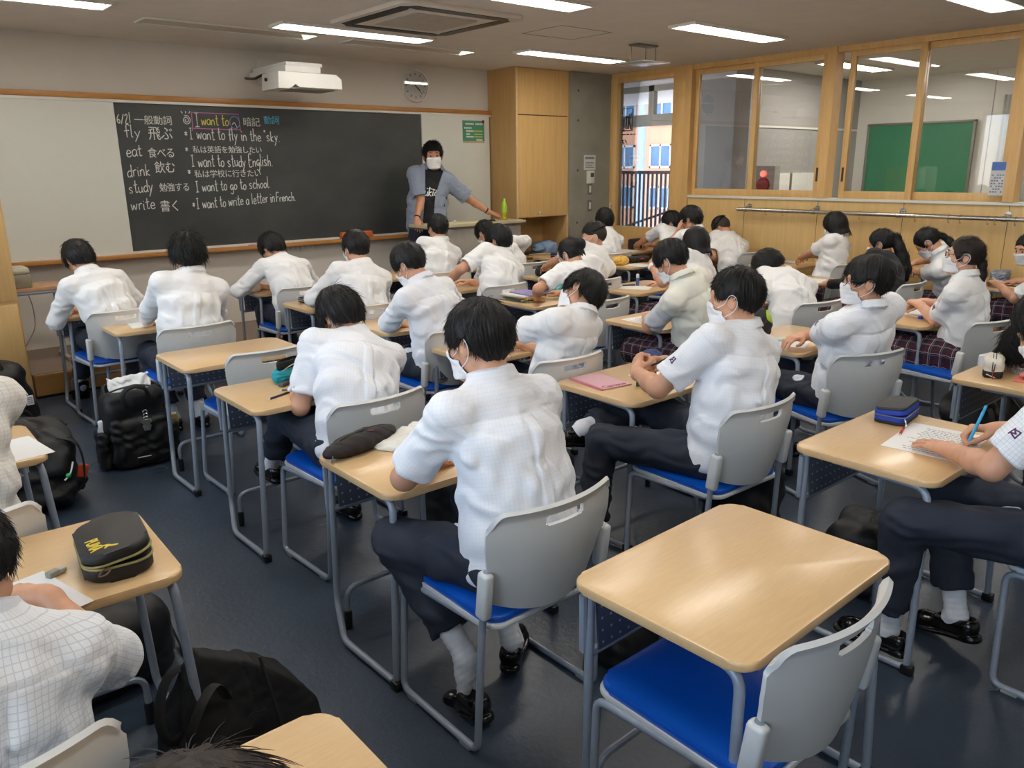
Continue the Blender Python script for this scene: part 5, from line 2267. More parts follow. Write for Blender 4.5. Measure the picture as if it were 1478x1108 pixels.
# ---- desks (x, y of the middle)
for (x, y, rz, lab) in (
    (0.115, 3.43, 0, 'desk at the left edge with a white sheet, behind the black duffel bags'),
    (0.20, 2.22, -.03, 'desk with the black and gold zip case and an eraser, lower left'),
    (0.215, 0.985, 0, 'desk cut by the bottom edge right of the black tote bag'),
    (1.52, 6.50, 0, 'front desk nearest the maple cabinet and side table'),
    (1.63, 5.66, 0, 'desk behind the front left boy, with a loose white sheet'),
    (1.63, 4.39, 0, 'empty desk with nothing on it, right of the black backpack'),
    (1.60, 3.43, 0, 'desk with the teal open pencil case and a pen'),
    (1.55, 2.27, 0, 'desk with the black pouch and crumpled white cloth, in front of the centre boy'),
    (1.62, 1.03, .024, 'large empty desk in the foreground with a blue chair pushed under it'),
    (2.98, 6.60, 0, 'front desk below the wall sockets'),
    (2.93, 5.56, 0, 'desk with the flat black striped pencil case'),
    (2.90, 4.46, 0, 'desk of the boy bowed over right behind the striped pencil case'),
    (2.87, 3.48, 0, 'desk with the open laptop'),
    (2.88, 2.42, 0, 'desk with the pink notebook and navy pouch'),
    (2.92, 1.18, 0, 'desk with the blue and black zip case and worksheet, at right'),
    (4.22, 6.60, 0, 'front desk under the teacher right hand'),
    (4.18, 5.57, 0, 'desk of the student with glasses in front of the lectern'),
    (4.22, 4.53, 0, 'desk with the stack of coloured books'),
    (4.22, 3.36, 0, 'desk with a worksheet in front of the student in the cream vest'),
    (4.26, 2.43, 0, 'desk with the white correction tube and black and green bag'),
    (4.33, 1.19, 0, 'desk with the white zip pouch and pink folder near the right edge'),
    (5.30, 6.58, 0, 'front desk at the right end of the lectern'),
    (5.28, 5.42, 0, 'desk with the dark rumpled pouch in front of the boy with shaved sides'),
    (5.22, 4.42, 0, 'desk with the blue and white glue stick'),
    (5.30, 3.48, 0, 'desk of the boy slumped forward with his head down'),
    (5.48, 2.30, 0, 'desk with a white sheet and blue eraser in front of the girl in glasses'),
    (6.45, 6.58, 0, 'front desk with the dark blue case below the closet niche'),
    (6.46, 5.60, 0, 'desk with the yellow pouch'),
    (6.50, 3.66, 0, 'desk of the girl in the black cardigan'),
    (7.55, 6.55, 0, 'desk with the dark pouch under the corner window'),
    (7.52, 5.62, 0, 'desk against the maple wall right of the corner window'),
    (7.50, 4.42, 0, 'desk of the bob haired girl by the maple wall'),
    (7.50, 3.42, 0, 'desk of the bowed pony tailed girl by the maple wall'),
    (7.52, 2.38, 0, 'desk with the grey blue packet by the maple wall at the right edge')):
    desk(x, y, lab, rz)
# ---- chairs
for (x, y, rz, lab) in (
    (0.09, 2.77, 0, 'grey chair back standing behind the black and gold zip case desk, left edge'),
    (0.0, 1.62, 0, 'chair of the grid shirt boy in the lower left corner'),
    (0.20, 0.40, 0, 'chair below the bottom edge, right of the grid shirt boy'),
    (1.41, 6.05, .08, 'chair of the front left boy beside the black backpack'),
    (1.60, 5.13, .02, 'chair of the straight backed boy left of the empty desk'),
    (1.65, 4.19, .02, 'empty chair pushed under the empty desk beside the black backpack'),
    (1.60, 3.03, .05, 'chair of the boy with the teal pencil case'),
    (1.45, 1.80, 0, 'chair of the boy in the centre foreground, blue seat and grey slotted back'),
    (1.48, 0.96, 0, 'empty chair with bright blue seat in the foreground'),
    (2.84, 6.20, .02, 'chair of the front boy under the wall sockets'),
    (2.80, 5.05, 0, 'chair of the boy under the orange board eraser'),
    (2.72, 3.95, 0, 'chair of the bowed boy between striped case and laptop'),
    (2.70, 3.00, -.05, 'chair of the boy leaning sideways at the laptop'),
    (2.70, 1.92, -.03, 'chair of the boy with the pink notebook'),
    (2.95, 0.52, 0, 'chair of the writing boy cut by the right edge'),
    (4.24, 6.12, 0, 'chair of the boy right in front of the teacher'),
    (4.06, 5.13, 0, 'chair of the student with glasses behind the coloured books'),
    (4.12, 4.07, 0, 'chair of the girl with the hair bun'),
    (4.05, 3.00, 0, 'chair of the student in the cream vest'),
    (3.93, 2.03, -.33, 'chair of the boy with glasses and folded arms'),
    (4.33, 0.62, 0, 'chair at the right edge behind the pink folder desk'),
    (5.25, 6.10, 0, 'chair of the hidden student at the right end of the lectern'),
    (4.84, 4.80, 0, 'chair of the boy with shaved sides'),
    (5.10, 3.90, 0, 'chair of the bob haired student next to the cream vest'),
    (5.13, 2.99, -.18, 'chair of the slumped boy, with a small sticker on the back'),
    (5.24, 1.94, -.22, 'chair of the girl with glasses and brown pony tail'),
    (6.45, 6.10, 0, 'chair of the bowl cut student at the concrete pier'),
    (6.45, 5.10, 0, 'chair of the student resting the forehead on a hand'),
    (6.40, 2.95, 0, 'chair of the girl in the black cardigan'),
    (7.38, 5.92, 0, 'chair of the masked boy under the corner window'),
    (7.52, 5.13, 0, 'chair of the cropped haired boy by the maple wall'),
    (7.22, 3.92, 0, 'chair of the bob haired girl by the maple wall'),
    (7.22, 2.80, 0, 'chair of the bowed pony tailed girl by the maple wall'),
    (7.42, 1.90, 0, 'chair of the girl turned left at the right edge')):
    chair(x, y, lab, rz)

F = dict(vox=.0085, sv=.009, legvox=.014, hvox=.0055)        # far
N = dict(vox=.0050, sv=.0055, legvox=.008, hvox=.0032)       # near
PEO = {}


def P_(k, *a, **kw):
    PEO[k] = person(*a, **kw)
    return PEO[k]


# ---------------- column by the left edge
P_('S29', 'student in a pale shirt whose elbow alone shows at the left edge', (.14, 2.80), (0.15, 3.0, 1.2), hp=30, rh=(.20, 3.34, .745), rpole=(1, .1, -.5), shirt='beige', seed=1, **F)
P_('S28', 'boy in a white grid shirt writing with a blue and white pen, lower left corner', (0.03, 1.56), (0.078, 1.685, 1.0), hp=30, hy=0, sc_=.95, rh=(.23, 1.95, .755), lh=(-.10, 2.02, .74), rpole=(.7, -.4, -1), rpose='pen', rdir=(-.55, .8, .05), rdors=(.15, .1, 1), shirt='grid', seed=2, hair='short', fat=1.03, **N)
P_('S31', 'person of whom only the dark brown hair shows at the bottom edge', (.11, .30), (0.12, 0.505, 1.15), hp=30, hair='bowl', hcol='brown', seed=3, curve=.08, nstr=6000, **{**F, 'hvox': .004, 'vox': .0065})
# ---------------- first column of the left block
P_('S1', 'boy in a long sleeved white shirt bending left at the front left desk', (1.42, 5.98), (1.3057, 6.2516, 1.1159), hy=14, hp=34, hr=-6, sleeve='long', shirt='plain', sroll=8, twist=6, lh=(1.22, 6.42, .735), rh=(1.6, 6.45, .735), hair='bowl', seed=1, mask=False,
   legs=[((1.27, 6.34, .54), (1.27, 6.60, .14), (0, .6, -.8), (1.275, 6.58, .10)), ((1.62, 6.40, .53), (1.62, 6.42, .09))], **F)
P_('S2', 'boy with round shaggy haircut sitting straight in a loose white shirt, second from left', (1.60, 5.06), (1.6886, 5.1347, 1.2015), hp=12, hy=-4, sleeve='long', shirt='plain', hair='shaggy', seed=2, fat=1.05, mask=False, lh=(1.50, 5.52, .735), rh=(1.82, 5.52, .735),
   legs=[((1.49, 5.52, .53), (1.56, 5.40, .09)), ((1.72, 5.52, .53), (1.73, 5.36, .09))], **F)
P_('S9', 'boy in check shirt bowing his bowl cut head behind the teal pencil case', (1.60, 2.95), (1.7472, 3.3106, 1.046), hy=16, hp=36, shirt='faint', hair='bowl', seed=3, twist=6, fat=1.08, lh=(1.56, 3.40, .74), rh=(1.74, 3.42, .74), lpole=(-.6, -.6, -1), rpole=(1, -.2, -.6),
   legs=[((1.50, 3.44, .57), (1.50, 3.66, .265)), ((1.72, 3.46, .53), (1.76, 3.36, .09))], **{**N, 'vox': .006})
P_('S11', 'boy in the centre foreground in white check shirt, heel out of his loafer', (1.46, 1.70), (1.4613, 1.8846, 1.1913), hy=14, hp=12, shirt='faint', hair='short', seed=1, fat=1.10, sroll=2, lh=(1.42, 2.12, .74), rh=(1.64, 2.16, .74), lpole=(-1, -.1, -.55), rpole=(1, -.2, -.5),
   legs=[((1.24, 2.06, .52), (1.315, 1.80, .19), (.05, .9, -.3), (1.30, 1.735, .0)), ((1.62, 2.14, .53), (1.57, 1.87, .10), (.75, .65, 0))], **N)
# ---------------- second column
P_('S3', 'boy in a long sleeved white shirt bowed over the front desk under the wall sockets', (2.85, 6.12), (2.8374, 6.5004, 1.0627), hy=24, hp=38, sleeve='long', shirt='plain', hair='bowl', seed=0, fat=1.04, twist=6, lh=(2.72, 6.56, .735), rh=(2.98, 6.6, .735), lpole=(-1, -.1, -.4), rpole=(1, -.1, -.4), mask=False, **F)
P_('S4', 'boy in a white shirt sitting upright right below the orange board eraser', (2.80, 4.97), (2.8971, 5.1661, 1.1478), hy=4, hp=16, sleeve='long', shirt='plain', hair='short', seed=2, lh=(2.72, 5.44, .735), rh=(2.98, 5.44, .735), lpole=(-1, -.1, -.5), rpole=(1, -.1, -.5), **F)
P_('S10', 'boy in a loose light blue white shirt bowed over his desk, left of centre', (2.72, 3.87), (2.6232, 4.0536, 1.1468), hy=24, hp=34, hr=-4, sleeve='long', shirt='faint', hair='short', seed=3, twist=10, sroll=5, fat=1.06, lh=(2.68, 4.32, .735), rh=(2.95, 4.34, .735), lpole=(-1, -.1, -.5), rpole=(1, 0, -.4),
   legs=[((2.55, 4.33, .53), (2.52, 4.32, .09)), ((2.86, 4.34, .53), (2.88, 4.36, .09))], **{**F, 'vox': .007, 'sv': .007})
P_('S12', 'boy tilting his head right and reaching to the laptop with a raised elbow', (2.80, 2.98), (2.94, 2.9, 1.065), hy=20, hp=6, hr=44, shirt='plain', hair='bowl', seed=1, fat=.96, sroll=14, twist=14, lh=(2.68, 3.37, .735), rh=(2.86, 3.30, .735), lpole=(-1, -.2, .9), rpole=(.5, -.4, -.7), curve=.06, yl=-.15, **{**F, 'vox': .006, 'sv': .0065})
P_('S16', 'boy with the pink notebook holding his hands together, dark trousers and crossed leg', (2.70, 1.82), (2.7819, 1.8631, 1.1775), hy=22, hp=4, shirt='faint', hair='crop', seed=2, fat=1.12, sockh=.055, lh=(2.58, 2.20, .83), rh=(2.82, 2.24, .83), lpole=(-1, -.35, -.75), rpole=(1, -.35, -.7), lpose='fist', rpose='fist', ldir=(.55, .45, .45), rdir=(-.75, .15, .15), ldors=(-.5, .5, .5), rdors=(.2, .5, .8),
   legs=[((2.44, 2.27, .53), (2.42, 2.30, .10)), ((2.84, 2.36, .58), (2.47, 2.42, .545), (-.75, .5, .1))], **N)
P_('S30', 'boy cut by the right edge writing on a worksheet with a light blue pen', (2.90, .56), (2.87, 0.76, 1.2), hp=35, hy=10, shirt='grid', hair='short', seed=0, lh=(2.80, .975, .745), rh=(3.10, .93, .765), lpole=(-1, -.3, -.6), rpole=(.7, -.5, -.5), lpose='flat', rpose='pen', ldir=(.45, .85, -.08), ldors=(-.1, .05, 1), rdir=(-.45, .85, -.05), rdors=(.35, .1, .9), fat=1.05,
   legs=[((2.56, 1.00, .55), (2.60, 1.03, .12)), ((2.95, 1.03, .53), (2.85, .90, .13), (.2, .95, -.2))], **{**N, 'vox': .0042})
# ---------------- third column
P_('S5', 'boy in a white shirt with upright head directly in front of the teacher', (4.24, 6.10), (4.3678, 6.2216, 1.1597), hp=8, hy=0, shirt='plain', hair='short', seed=3, sleeve='long', mask=False, **F)
P_('S6', 'student with glasses and mask in a wide white shirt before the lectern', (4.14, 5.10), (4.3413, 5.2971, 1.1066), hy=22, hp=16, shirt='plain', hair='bowl', seed=1, glasses=True, twist=10, fat=1.05, lh=(3.88, 5.46, .735), rh=(4.2, 5.5, .735), lpole=(-1, -.1, -.4), **F)
P_('S13', 'girl with a hair bun in a white shirt resting an arm by the coloured books', (4.12, 4.05), (4.2647, 4.3335, 1.0593), hy=10, hp=30, shirt='plain', hair='bun', seed=1, glasses=True, girl=True, sc_=.95, bottom='skirt', lh=(4.0, 4.42, .74), rh=(4.28, 4.45, .74), lpole=(-1, -.1, -.3), twist=8, **F)
P_('S14', 'student in a cream knitted vest bowed over a worksheet', (4.06, 3.0), (3.8968, 3.0892, 1.1401), hy=14, hp=34, sleeve='vest', hair='short', seed=3, girl=True, bottom='skirt', lh=(4.02, 3.36, .735), rh=(4.25, 3.38, .735), lpole=(-1, -.3, -.9), twist=6, **{**F, 'vox': .0065, 'sv': .007})
P_('S22', 'boy with glasses and mask folding his arms on the desk, right of centre', (3.92, 1.94), (3.8043, 1.8151, 1.1507), hy=34, hp=0, yl=-.14, shirt='faint', hair='short', seed=2, glasses=True, fat=1.08, yaw=-8, twist=-4, lh=(4.16, 2.26, .735), rh=(4.04, 2.30, .745), lpole=(-1, .15, -.35), rpole=(1, .1, -.35), ldir=(1, .2, 0), rdir=(-1, .2, 0), eyes=True,
   legs=[((3.86, 2.40, .53), (3.84, 2.38, .09)), ((4.18, 2.40, .53), (4.2, 2.38, .09))], **N)
P_('S27', 'student with long dark fringe bowed over the pink folder, cut by the right edge', (4.32, .66), (4.3459, 1.2343, 0.8137), hy=20, hp=42, shirt='grid', hair='shaggy', seed=1, lh=(4.2, 1.02, .74), rh=(4.5, 1.0, .74), curve=.08, **{**N, 'vox': .006})
# ---------------- fourth column
P_('S6b', 'student in white mostly hidden behind the one with glasses at the lectern', (5.22, 6.10), (5.05, 6.36, 1.06), hp=45, hy=10, sleeve='long', shirt='plain', hair='short', seed=0, lh=(5.1, 6.45, .735), rh=(5.5, 6.42, .735), rpole=(1, 0, .1), **F)
P_('S8', 'boy with shaved sides and a big white mask looking left', (4.86, 4.78), (5.0964, 4.8871, 1.1122), hy=46, hp=2, shirt='plain', hair='fade', hcol='fade', seed=2, lh=(4.98, 5.46, .77), rh=(5.3, 5.45, .735), lpole=(-1, -.2, -.5), eyes=True, **F)
P_('S15', 'student with a smooth dark bob and white shirt behind the cream vest', (5.06, 3.84), (5.2416, 3.9139, 1.1086), hy=0, hp=18, shirt='plain', hair='bob', seed=0, girl=True, sc_=.95, bottom='skirt', lh=(5.06, 4.20, .92), rh=(5.35, 4.35, .735), lpole=(-.5, .5, -1), lpose='fist', ldir=(.3, -.1, .9), ldors=(-.7, .6, .1), **F)
P_('S20', 'boy slumped forward with head down and broad white back', (5.14, 3.0), (5.3938, 3.3426, 0.9513), hy=20, hp=62, hr=-8, sleeve='long', shirt='plain', hair='bowl', seed=1, fat=1.1, curve=.10, lh=(4.98, 3.36, .735), rh=(5.36, 3.42, .735), lpole=(-1, -.1, -.5), mask=False, **{**F, 'vox': .007, 'sv': .0075})
P_('S25', 'girl with glasses, mask and brown pony tail in a plaid skirt', (5.36, 1.92), (5.2828, 1.9301, 1.1484), hy=28, hp=-4, yl=-.02, shirt='plain', hair='tail', hcol='brown', seed=0, girl=True, sc_=.95, glasses=True, bottom='skirt', lh=(5.44, 2.22, .79), rh=(5.54, 2.24, .79), skw=.16, lpole=(-.25, -.35, -1), rpole=(.6, -.3, -.6), lpose='grip', rpose='grip', ldir=(.5, .8, .1), eyes=True, skin=2, **{**N, 'vox': .0055})
# ---------------- fifth and sixth columns
P_('S7', 'student with a glossy bowl cut seen from behind against the concrete pier', (6.58, 6.12), (6.7736, 6.336, 1.1151), hy=-16, hp=6, shirt='plain', hair='bowl', seed=2, mask=False, **F)
P_('S19', 'student resting the forehead on the left hand, in front of the maple wall', (6.66, 5.02), (6.693, 5.0722, 1.177), hy=18, hp=22, shirt='plain', hair='bowl', seed=3, lh=('h', -.07, .145, -.09), lpole=(-.6, .3, -1), ldir=(.25, -.15, 1), ldors=(-.4, .9, .2), mask=False, **F)
P_('S23', 'girl in a black cardigan with a long dark pony tail', (6.35, 2.88), (6.5891, 3.0554, 1.0604), hy=14, hp=14, sleeve='long', shirt='black', hair='long', seed=1, girl=True, sc_=.95, bottom='skirt', collar=False, **F)
P_('S26', 'girl in white facing left with a mask, cut by the right edge', (7.36, 1.93), (7.0779, 2.1287, 1.0484), hy=62, hp=16, yaw=10, shirt='plain', hair='tail', seed=1, girl=True, sc_=.95, bottom='skirt', lh=(7.22, 2.35, .735), rh=(7.5, 2.3, .735), eyes=True, **F)
P_('S18', 'boy in a mask with black fringe under the corner window, half hidden by a hand', (7.25, 5.78), (7.5196, 5.9744, 1.0617), hy=34, hp=14, shirt='plain', hair='bowl', seed=0, lh=(7.50, 6.48, .76), rh=(7.62, 6.48, .76), lpole=(-1, -.2, -.4), lpose='fist', rpose='fist', eyes=True, **F)
P_('S17', 'boy with cropped hair bowed over his desk by the maple wall', (7.36, 5.0), (7.5941, 5.3228, 1.0252), hy=14, hp=38, shirt='plain', hair='fade', hcol='fade', seed=3, glasses=True, mask=False, **F)
P_('S21', 'girl with a straight black bob writing by the maple wall', (7.18, 3.84), (7.2513, 3.8219, 1.1421), hy=12, hp=24, shirt='plain', hair='bob', seed=1, girl=True, sc_=.95, bottom='skirt', lh=(7.45, 4.32, .74), rh=(7.6, 4.38, .75), lpole=(-1, -.2, -.6), rpose='pen', **F)
P_('S24', 'pony tailed girl in plaid skirt bowed deeply over her desk by the maple wall', (7.15, 2.70), (6.9071, 2.8193, 1.0651), hy=22, hp=48, shirt='plain', hair='tail', seed=2, girl=True, sc_=.95, bottom='skirt', lh=(7.5, 3.25, .735), rh=(7.62, 3.3, .735), lpole=(-1, -.2, -.5), curve=.09, **F)
# ---------------- teacher
SHIRT['teacher'] = shirt_mat('grey blue shirt', (136, 146, 164), (110, 120, 140), .25, .004, .004)
SHIRT['tee'] = shirt_mat('black tee', (16, 16, 18), (30, 30, 30), 0)
T = P_('T', 'teacher in open grey blue shirt and black tee leaning on the lectern', (5.12, 7.50), (5.2, 7.44, 1.835), yaw=150, hy=150, hp=4, hr=2, stand=1.08, Lt=.60, shirt='tee', jacket='teacher', hair='curly', seed=1, skin=1, fat=1.16, collar=False, eyes=True, sc_=1.04, hsc=1.17,
       shd=.058, lh=(5.86, 7.22, 1.165), rh=(4.86, 7.30, 1.165), lpole=(.6, -.5, -.2), rpole=(-.5, -.4, -.2), lpose='relax', rpose='relax', ldir=(.9, -.25, -.25), rdir=(-.35, -.7, -.45), ldors=(.2, 0, 1), rdors=(-.2, -.2, 1),
       legs=[((5.16, 7.46, .64), (5.20, 7.50, .275)), ((4.98, 7.52, .64), (4.94, 7.54, .275))], group='teacher', vox=.006, sv=.0065, legvox=.010, hvox=.0038, sleeve='short', L_arm=(.30, .27))

# ---- small garment details
M_patch = mat('white pocket lining', (206, 212, 222), .8, var=.25, vscale=80)
for k, c, r in (('S11', (1.355, 1.84, .59), (.03, .045, .05)), ('S16', (2.60, 1.95, .59), (.03, .045, .04)), ('S22', (3.80, 2.12, .60), (.02, .035, .03)), ('S30', (2.76, .76, .60), (.02, .04, .03)), ('S10', (2.60, 4.05, .62), (.04, .045, .035))):
    patch(PEO[k], 'trousers', c, r, M_patch, 'pocket_lining')
M_emb = mat('plum embroidery', (96, 50, 96), .8, var=0)
for k in ('S30', 'S22', 'S25', 'S16'):
    p = PEO[k]
    S_, E_ = p['arms'][0][0], p['arms'][0][1]
    ax = nrm(E_ - S_)
    out_ = nrm(-p['R0'][:, 0] * .8 + V3(0, 0, .75) - ax * (ax @ (-p['R0'][:, 0] * .8 + V3(0, 0, .75))))
    tan_ = np.cross(ax, out_)
    base = S_ + (E_ - S_) * .55
    f_ = p['shirtf']

    def em(P, base=base, ax=ax, out_=out_, tan_=tan_, f_=f_):
        a = (P - base.astype(np.float32)) @ tan_.astype(np.float32)
        b = (P - base.astype(np.float32)) @ ax.astype(np.float32)
        d = None
        for (x0, y0, x1, y1) in ((-.010, -.012, -.010, .012), (-.010, -.012, .008, -.008), (.008, -.008, -.004, .0), (-.004, .0, .010, .006), (.010, .006, -.010, .012), (.010, -.012, .012, .012)):
            vx, vy = x1 - x0, y1 - y0
            t = np.clip(((a - x0) * vx + (b - y0) * vy) / (vx * vx + vy * vy), 0, 1)
            e = np.sqrt((a - x0 - t * vx) ** 2 + (b - y0 - t * vy) ** 2) - .0022
            d = e if d is None else np.minimum(d, e)
        return np.maximum(np.maximum(d, np.abs(f_(P)) - .0022), -((P - base.astype(np.float32)) @ out_.astype(np.float32)))
    c = base + out_ * .069
    p['kid']('sleeve_emblem', em, c - .045, c + .045, .0016, M_emb)
# print on the tee
p = T
f_ = p['shirtf']
strokes = []
for word, x0, z0, size, r in (('ukio', -.075, -.010, .085, .0060),):
    cx = x0
    for ch in word:
        for st in GL[ch]:
            pts = smooth_line([(cx + a_ * size, z0 + b_ * size + (cx - x0) * .18) for a_, b_ in st])
            strokes += [(pts[i], pts[i + 1], r) for i in range(len(pts) - 1)]
        cx += (.28 if ch == 'i' else .50) * size
for i in range(6):
    a_ = -.05 + i * .02
    z_ = .072 - 2.2 * (a_) ** 2
    strokes += [((a_ - .005, z_), (a_ + .005, z_), .0035), ((a_, z_ - .005), (a_, z_ + .005), .003)]
TP = p['sp'][3] * .5 + p['sp'][2] * .5
fr3 = p['fsh']
rt3 = p['rsh']
up3 = np.cross(rt3, fr3)


def tee_print(P):
    a = -((P - TP.astype(np.float32)) @ rt3.astype(np.float32)) - .012
    b = (P - TP.astype(np.float32)) @ up3.astype(np.float32)
    d = None
    for (p0, p1, r) in strokes:
        vx, vy = p1[0] - p0[0], p1[1] - p0[1]
        t = np.clip(((a - p0[0]) * vx + (b - p0[1]) * vy) / (vx * vx + vy * vy + 1e-9), 0, 1)
        e = np.sqrt((a - p0[0] - t * vx) ** 2 + (b - p0[1] - t * vy) ** 2) - r
        d = e if d is None else np.minimum(d, e)
    v = (P - TP.astype(np.float32)) @ fr3.astype(np.float32)
    return np.maximum(np.maximum(d, np.abs(f_(P)) - .003), -v)


c = TP + fr3 * .12
p['kid']('chest_print', tee_print, c - .13, c + .13, .0024, mat('white print', (226, 226, 222), .8, var=0))
# wristbands, hair clips
for k, w_, e_, r, nm, m_ in (('S15', 'WL', 'EL', .033, 'wristband', M_mask), ('T', 'WL', 'EL', .031, 'wristband', mat('black band', (18, 18, 20), .5, var=0)), ('T', 'WR', 'ER', .031, 'wristband', mat('black band', (18, 18, 20), .5, var=0))):
    p = PEO[k]
    a, d = p[w_] + nrm(p[e_] - p[w_]) * .03, nrm(p[e_] - p[w_])

    def band(P, a=a, d=d, r=r):
        h_ = (P - a.astype(np.float32)) @ d.astype(np.float32)
        rr = np.sqrt(np.maximum(((P - a.astype(np.float32)) ** 2).sum(1) - h_ * h_, 1e-9))
        return np.maximum(np.abs(rr - r) - .003, np.abs(h_) - (.018 if r > .032 else .009))
    p['kid'](nm, band, a - .06, a + .06, .003, m_)
# ------------------------------------------------------------ things on the desks
ZT = 0.7005
M_paper = mat('white paper', (232, 232, 230), .8, var=.01)
M_ink = mat('grey ink', (150, 150, 154), .8, var=0)


def sheet(x, y, rz, label, w=.21, h=.297, rows=0, name='paper_sheet', z=ZT, curl=.0, m=None):
    o = empty(name, (x, y, z), rz)
    tag(o, label, 'paper')
    bm = BM()
    nx, ny = (9, 9) if curl else (0, 0)
    if not curl:
        add_box(bm, (0, 0, .0006), (w, h, .0012))
    g = [[bm.verts.new(((i / max(nx, 1) - .5) * w, (j / max(ny, 1) - .5) * h, .0006 + curl * (max(0, abs(i / max(nx, 1) - .5) * 2 - .4) ** 2) + .0008 * math.sin(i * .9 + j))) for j in range(ny + 1)] for i in range(nx + 1)] if curl else []
    for i in range(nx):
        for j in range(ny):
            bm.faces.new((g[i][j], g[i + 1][j], g[i + 1][j + 1], g[i][j + 1]))
    if curl:
        bmesh.ops.solidify(bm, geom=bm.faces[:], thickness=-.0012)
    obj('sheet', bm, m or M_paper, o)
    if rows:
        bm = BM()
        rr = random.Random(rows)
        for k in range(rows):
            yy = h * .42 - k * h * .84 / rows
            xx = -w * .42
            while xx < w * rr.uniform(.1, .42):
                L = rr.uniform(.006, .016)
                box2(bm, (xx, yy - .0016, .0021), (xx + L, yy + .0016, .0026))
                xx += L + .005
        obj('printed_text', bm, M_ink, o)
    return o


def stick(a, b, r, label, parts, name='pen', cat='pen'):
    """a slim lathe object from a (tip) to b; parts = [(name, t0, t1, radius factor, material)]"""
    a, b = Vector(a), Vector(b)
    L = (b - a).length
    o = empty(name, a)
    o.rotation_mode = 'QUATERNION'
    o.rotation_quaternion = Vector((0, 0, 1)).rotation_difference((b - a).normalized())
    tag(o, label, cat)
    for nm, t0, t1, f, m in parts:
        bm = BM()
        if nm == 'tip':
            add_lathe(bm, [(.0008, t0 * L), (r * f, t1 * L)], n=12)
        else:
            add_lathe(bm, [(r * f * .85, t0 * L), (r * f, t0 * L + .001), (r * f, t1 * L - .001), (r * f * .85, t1 * L)], n=12)
        obj(nm, bm, m, o)
    return o


MB_ = mat('pen black', (20, 20, 24), .35, var=0)
ML_ = mat('pen navy', (30, 40, 90), .35, var=0)
MW_ = mat('pen white', (226, 228, 232), .35, var=0)
MU_ = mat('pen blue', (30, 90, 180), .35, var=0)
MS_ = mat('pen light blue', (70, 176, 226), .35, var=0)
MR_ = mat('pen red', (196, 36, 36), .35, var=0)


def soft(name, fn, lo, hi, v, m, parent, loc=None):
    return sdf_mesh(name, fn, lo, hi, v, m, parent)


def flat_pen(x, y, rz, label, body, cap, L=.14, r=.0048):
    d = Vector((math.cos(rz), math.sin(rz), 0)) * L
    return stick((x, y, ZT + r), (x + d.x, y + d.y, ZT + r), r, label, [('tip', 0, .1, .8, MW_), ('barrel', .1, .72, 1, body), ('cap', .72, 1, .95, cap)])


# lower left desk: black zip case with gold trim, eraser, sheet, pen in hand
c = empty('pencil_case', (.425, 2.145, ZT), RD(-96))
tag(c, 'black rounded zip case with gold trim and yellow logo, half open', 'pencil case')
M_cb = mat('black case fabric', (26, 25, 25), .55, var=.08, bump=.2, bscale=600)
M_gold = mat('dull gold zip', (158, 148, 96), .45, .3, var=.05)
out = round_rect(-.125, -.082, .125, .082, .055, 8)
bm = BM()
add_prism(bm, out, 0, .040, .012, 3)
obj('lower_shell', bm, M_cb, c)
tilt = Matrix.Translation((0, -.075, .044)) @ Matrix.Rotation(.13, 4, 'X') @ Matrix.Translation((0, .075, 0))
bm = BM()
add_prism(bm, out, 0, .030, .013, 3, M=tilt)
lid = obj('lid', bm, M_cb, c)
for nm, z, M4 in (('zip_edge', .040, Matrix()), ('zip_edge', .001, tilt)):
    bm = BM()
    add_tube(bm, [M4 @ Vector((x * 1.004, y * 1.004, z)) for x, y in out], .0034, 8, closed=True)
    obj(nm, bm, M_gold, c)
bm = BM()
add_prism(bm, round_rect(-.115, -.074, .115, .074, .05, 6), .036, .041)
obj('lining', bm, mat('dark lining', (14, 14, 16), .8), c)
bm = BM()
add_tube(bm, fillet([(.125, -.03, .045), (.150, -.028, .046), (.168, -.042, .044), (.165, -.056, .043), (.145, -.05, .044), (.126, -.034, .044)], .006), .0022, 6)
obj('zip_pull', bm, mat('zip pull', (110, 88, 70), .4, .4), c)
cu = bpy.data.curves.new('logo', 'FONT')
cu.body = 'PUMA'
cu.size = .030
cu.offset = .0012
cu.extrude = .0006
me = text_mesh(cu, 'logo_lettering')
M_yel = mat('logo yellow', (206, 180, 40), .5, var=0)
me.materials.append(M_yel)
o = link(bpy.data.objects.new('logo_lettering', me), lid)
o.matrix_local = tilt @ Matrix.Translation((.012, -.060, .0305)) @ Matrix.Rotation(RD(4), 4, 'Z') @ Matrix.Diagonal((.95, 1.35, 1, 1))
bm = BM()
cat_ = [(0, 0), (.010, .004), (.018, .014), (.030, .018), (.040, .028), (.046, .027), (.044, .020), (.036, .012), (.030, .008), (.034, -.002), (.030, -.004), (.022, .006), (.012, -.001), (.004, -.006)]
add_prism(bm, [(x * 1.0, y * 1.0) for x, y in cat_], 0, .001)
o = obj('logo_cat', bm, M_yel, lid, smooth=False)
o.matrix_local = tilt @ Matrix.Translation((.060, -.032, .0303)) @ Matrix.Rotation(RD(20), 4, 'Z')
stick((.36, 2.19, ZT + .047), (.39, 2.07, ZT + .050), .004, 'white pen sticking inside the half open black and gold zip case', [('tip', 0, .1, .8, MW_), ('barrel', .1, 1, 1, MW_)])
e = empty('rubber_eraser', (.286, 2.163, ZT), RD(25))
tag(e, 'grey white eraser left of the black and gold zip case', 'eraser')
bm = BM()
add_box(bm, (-.006, 0, .008), (.030, .022, .016), .003)
obj('sleeve', bm, mat('eraser sleeve', (150, 148, 136), .6), e)
bm = BM()
add_box(bm, (.016, 0, .008), (.024, .019, .0135), .004)
obj('rubber', bm, mat('eraser rubber', (196, 192, 180), .7), e)
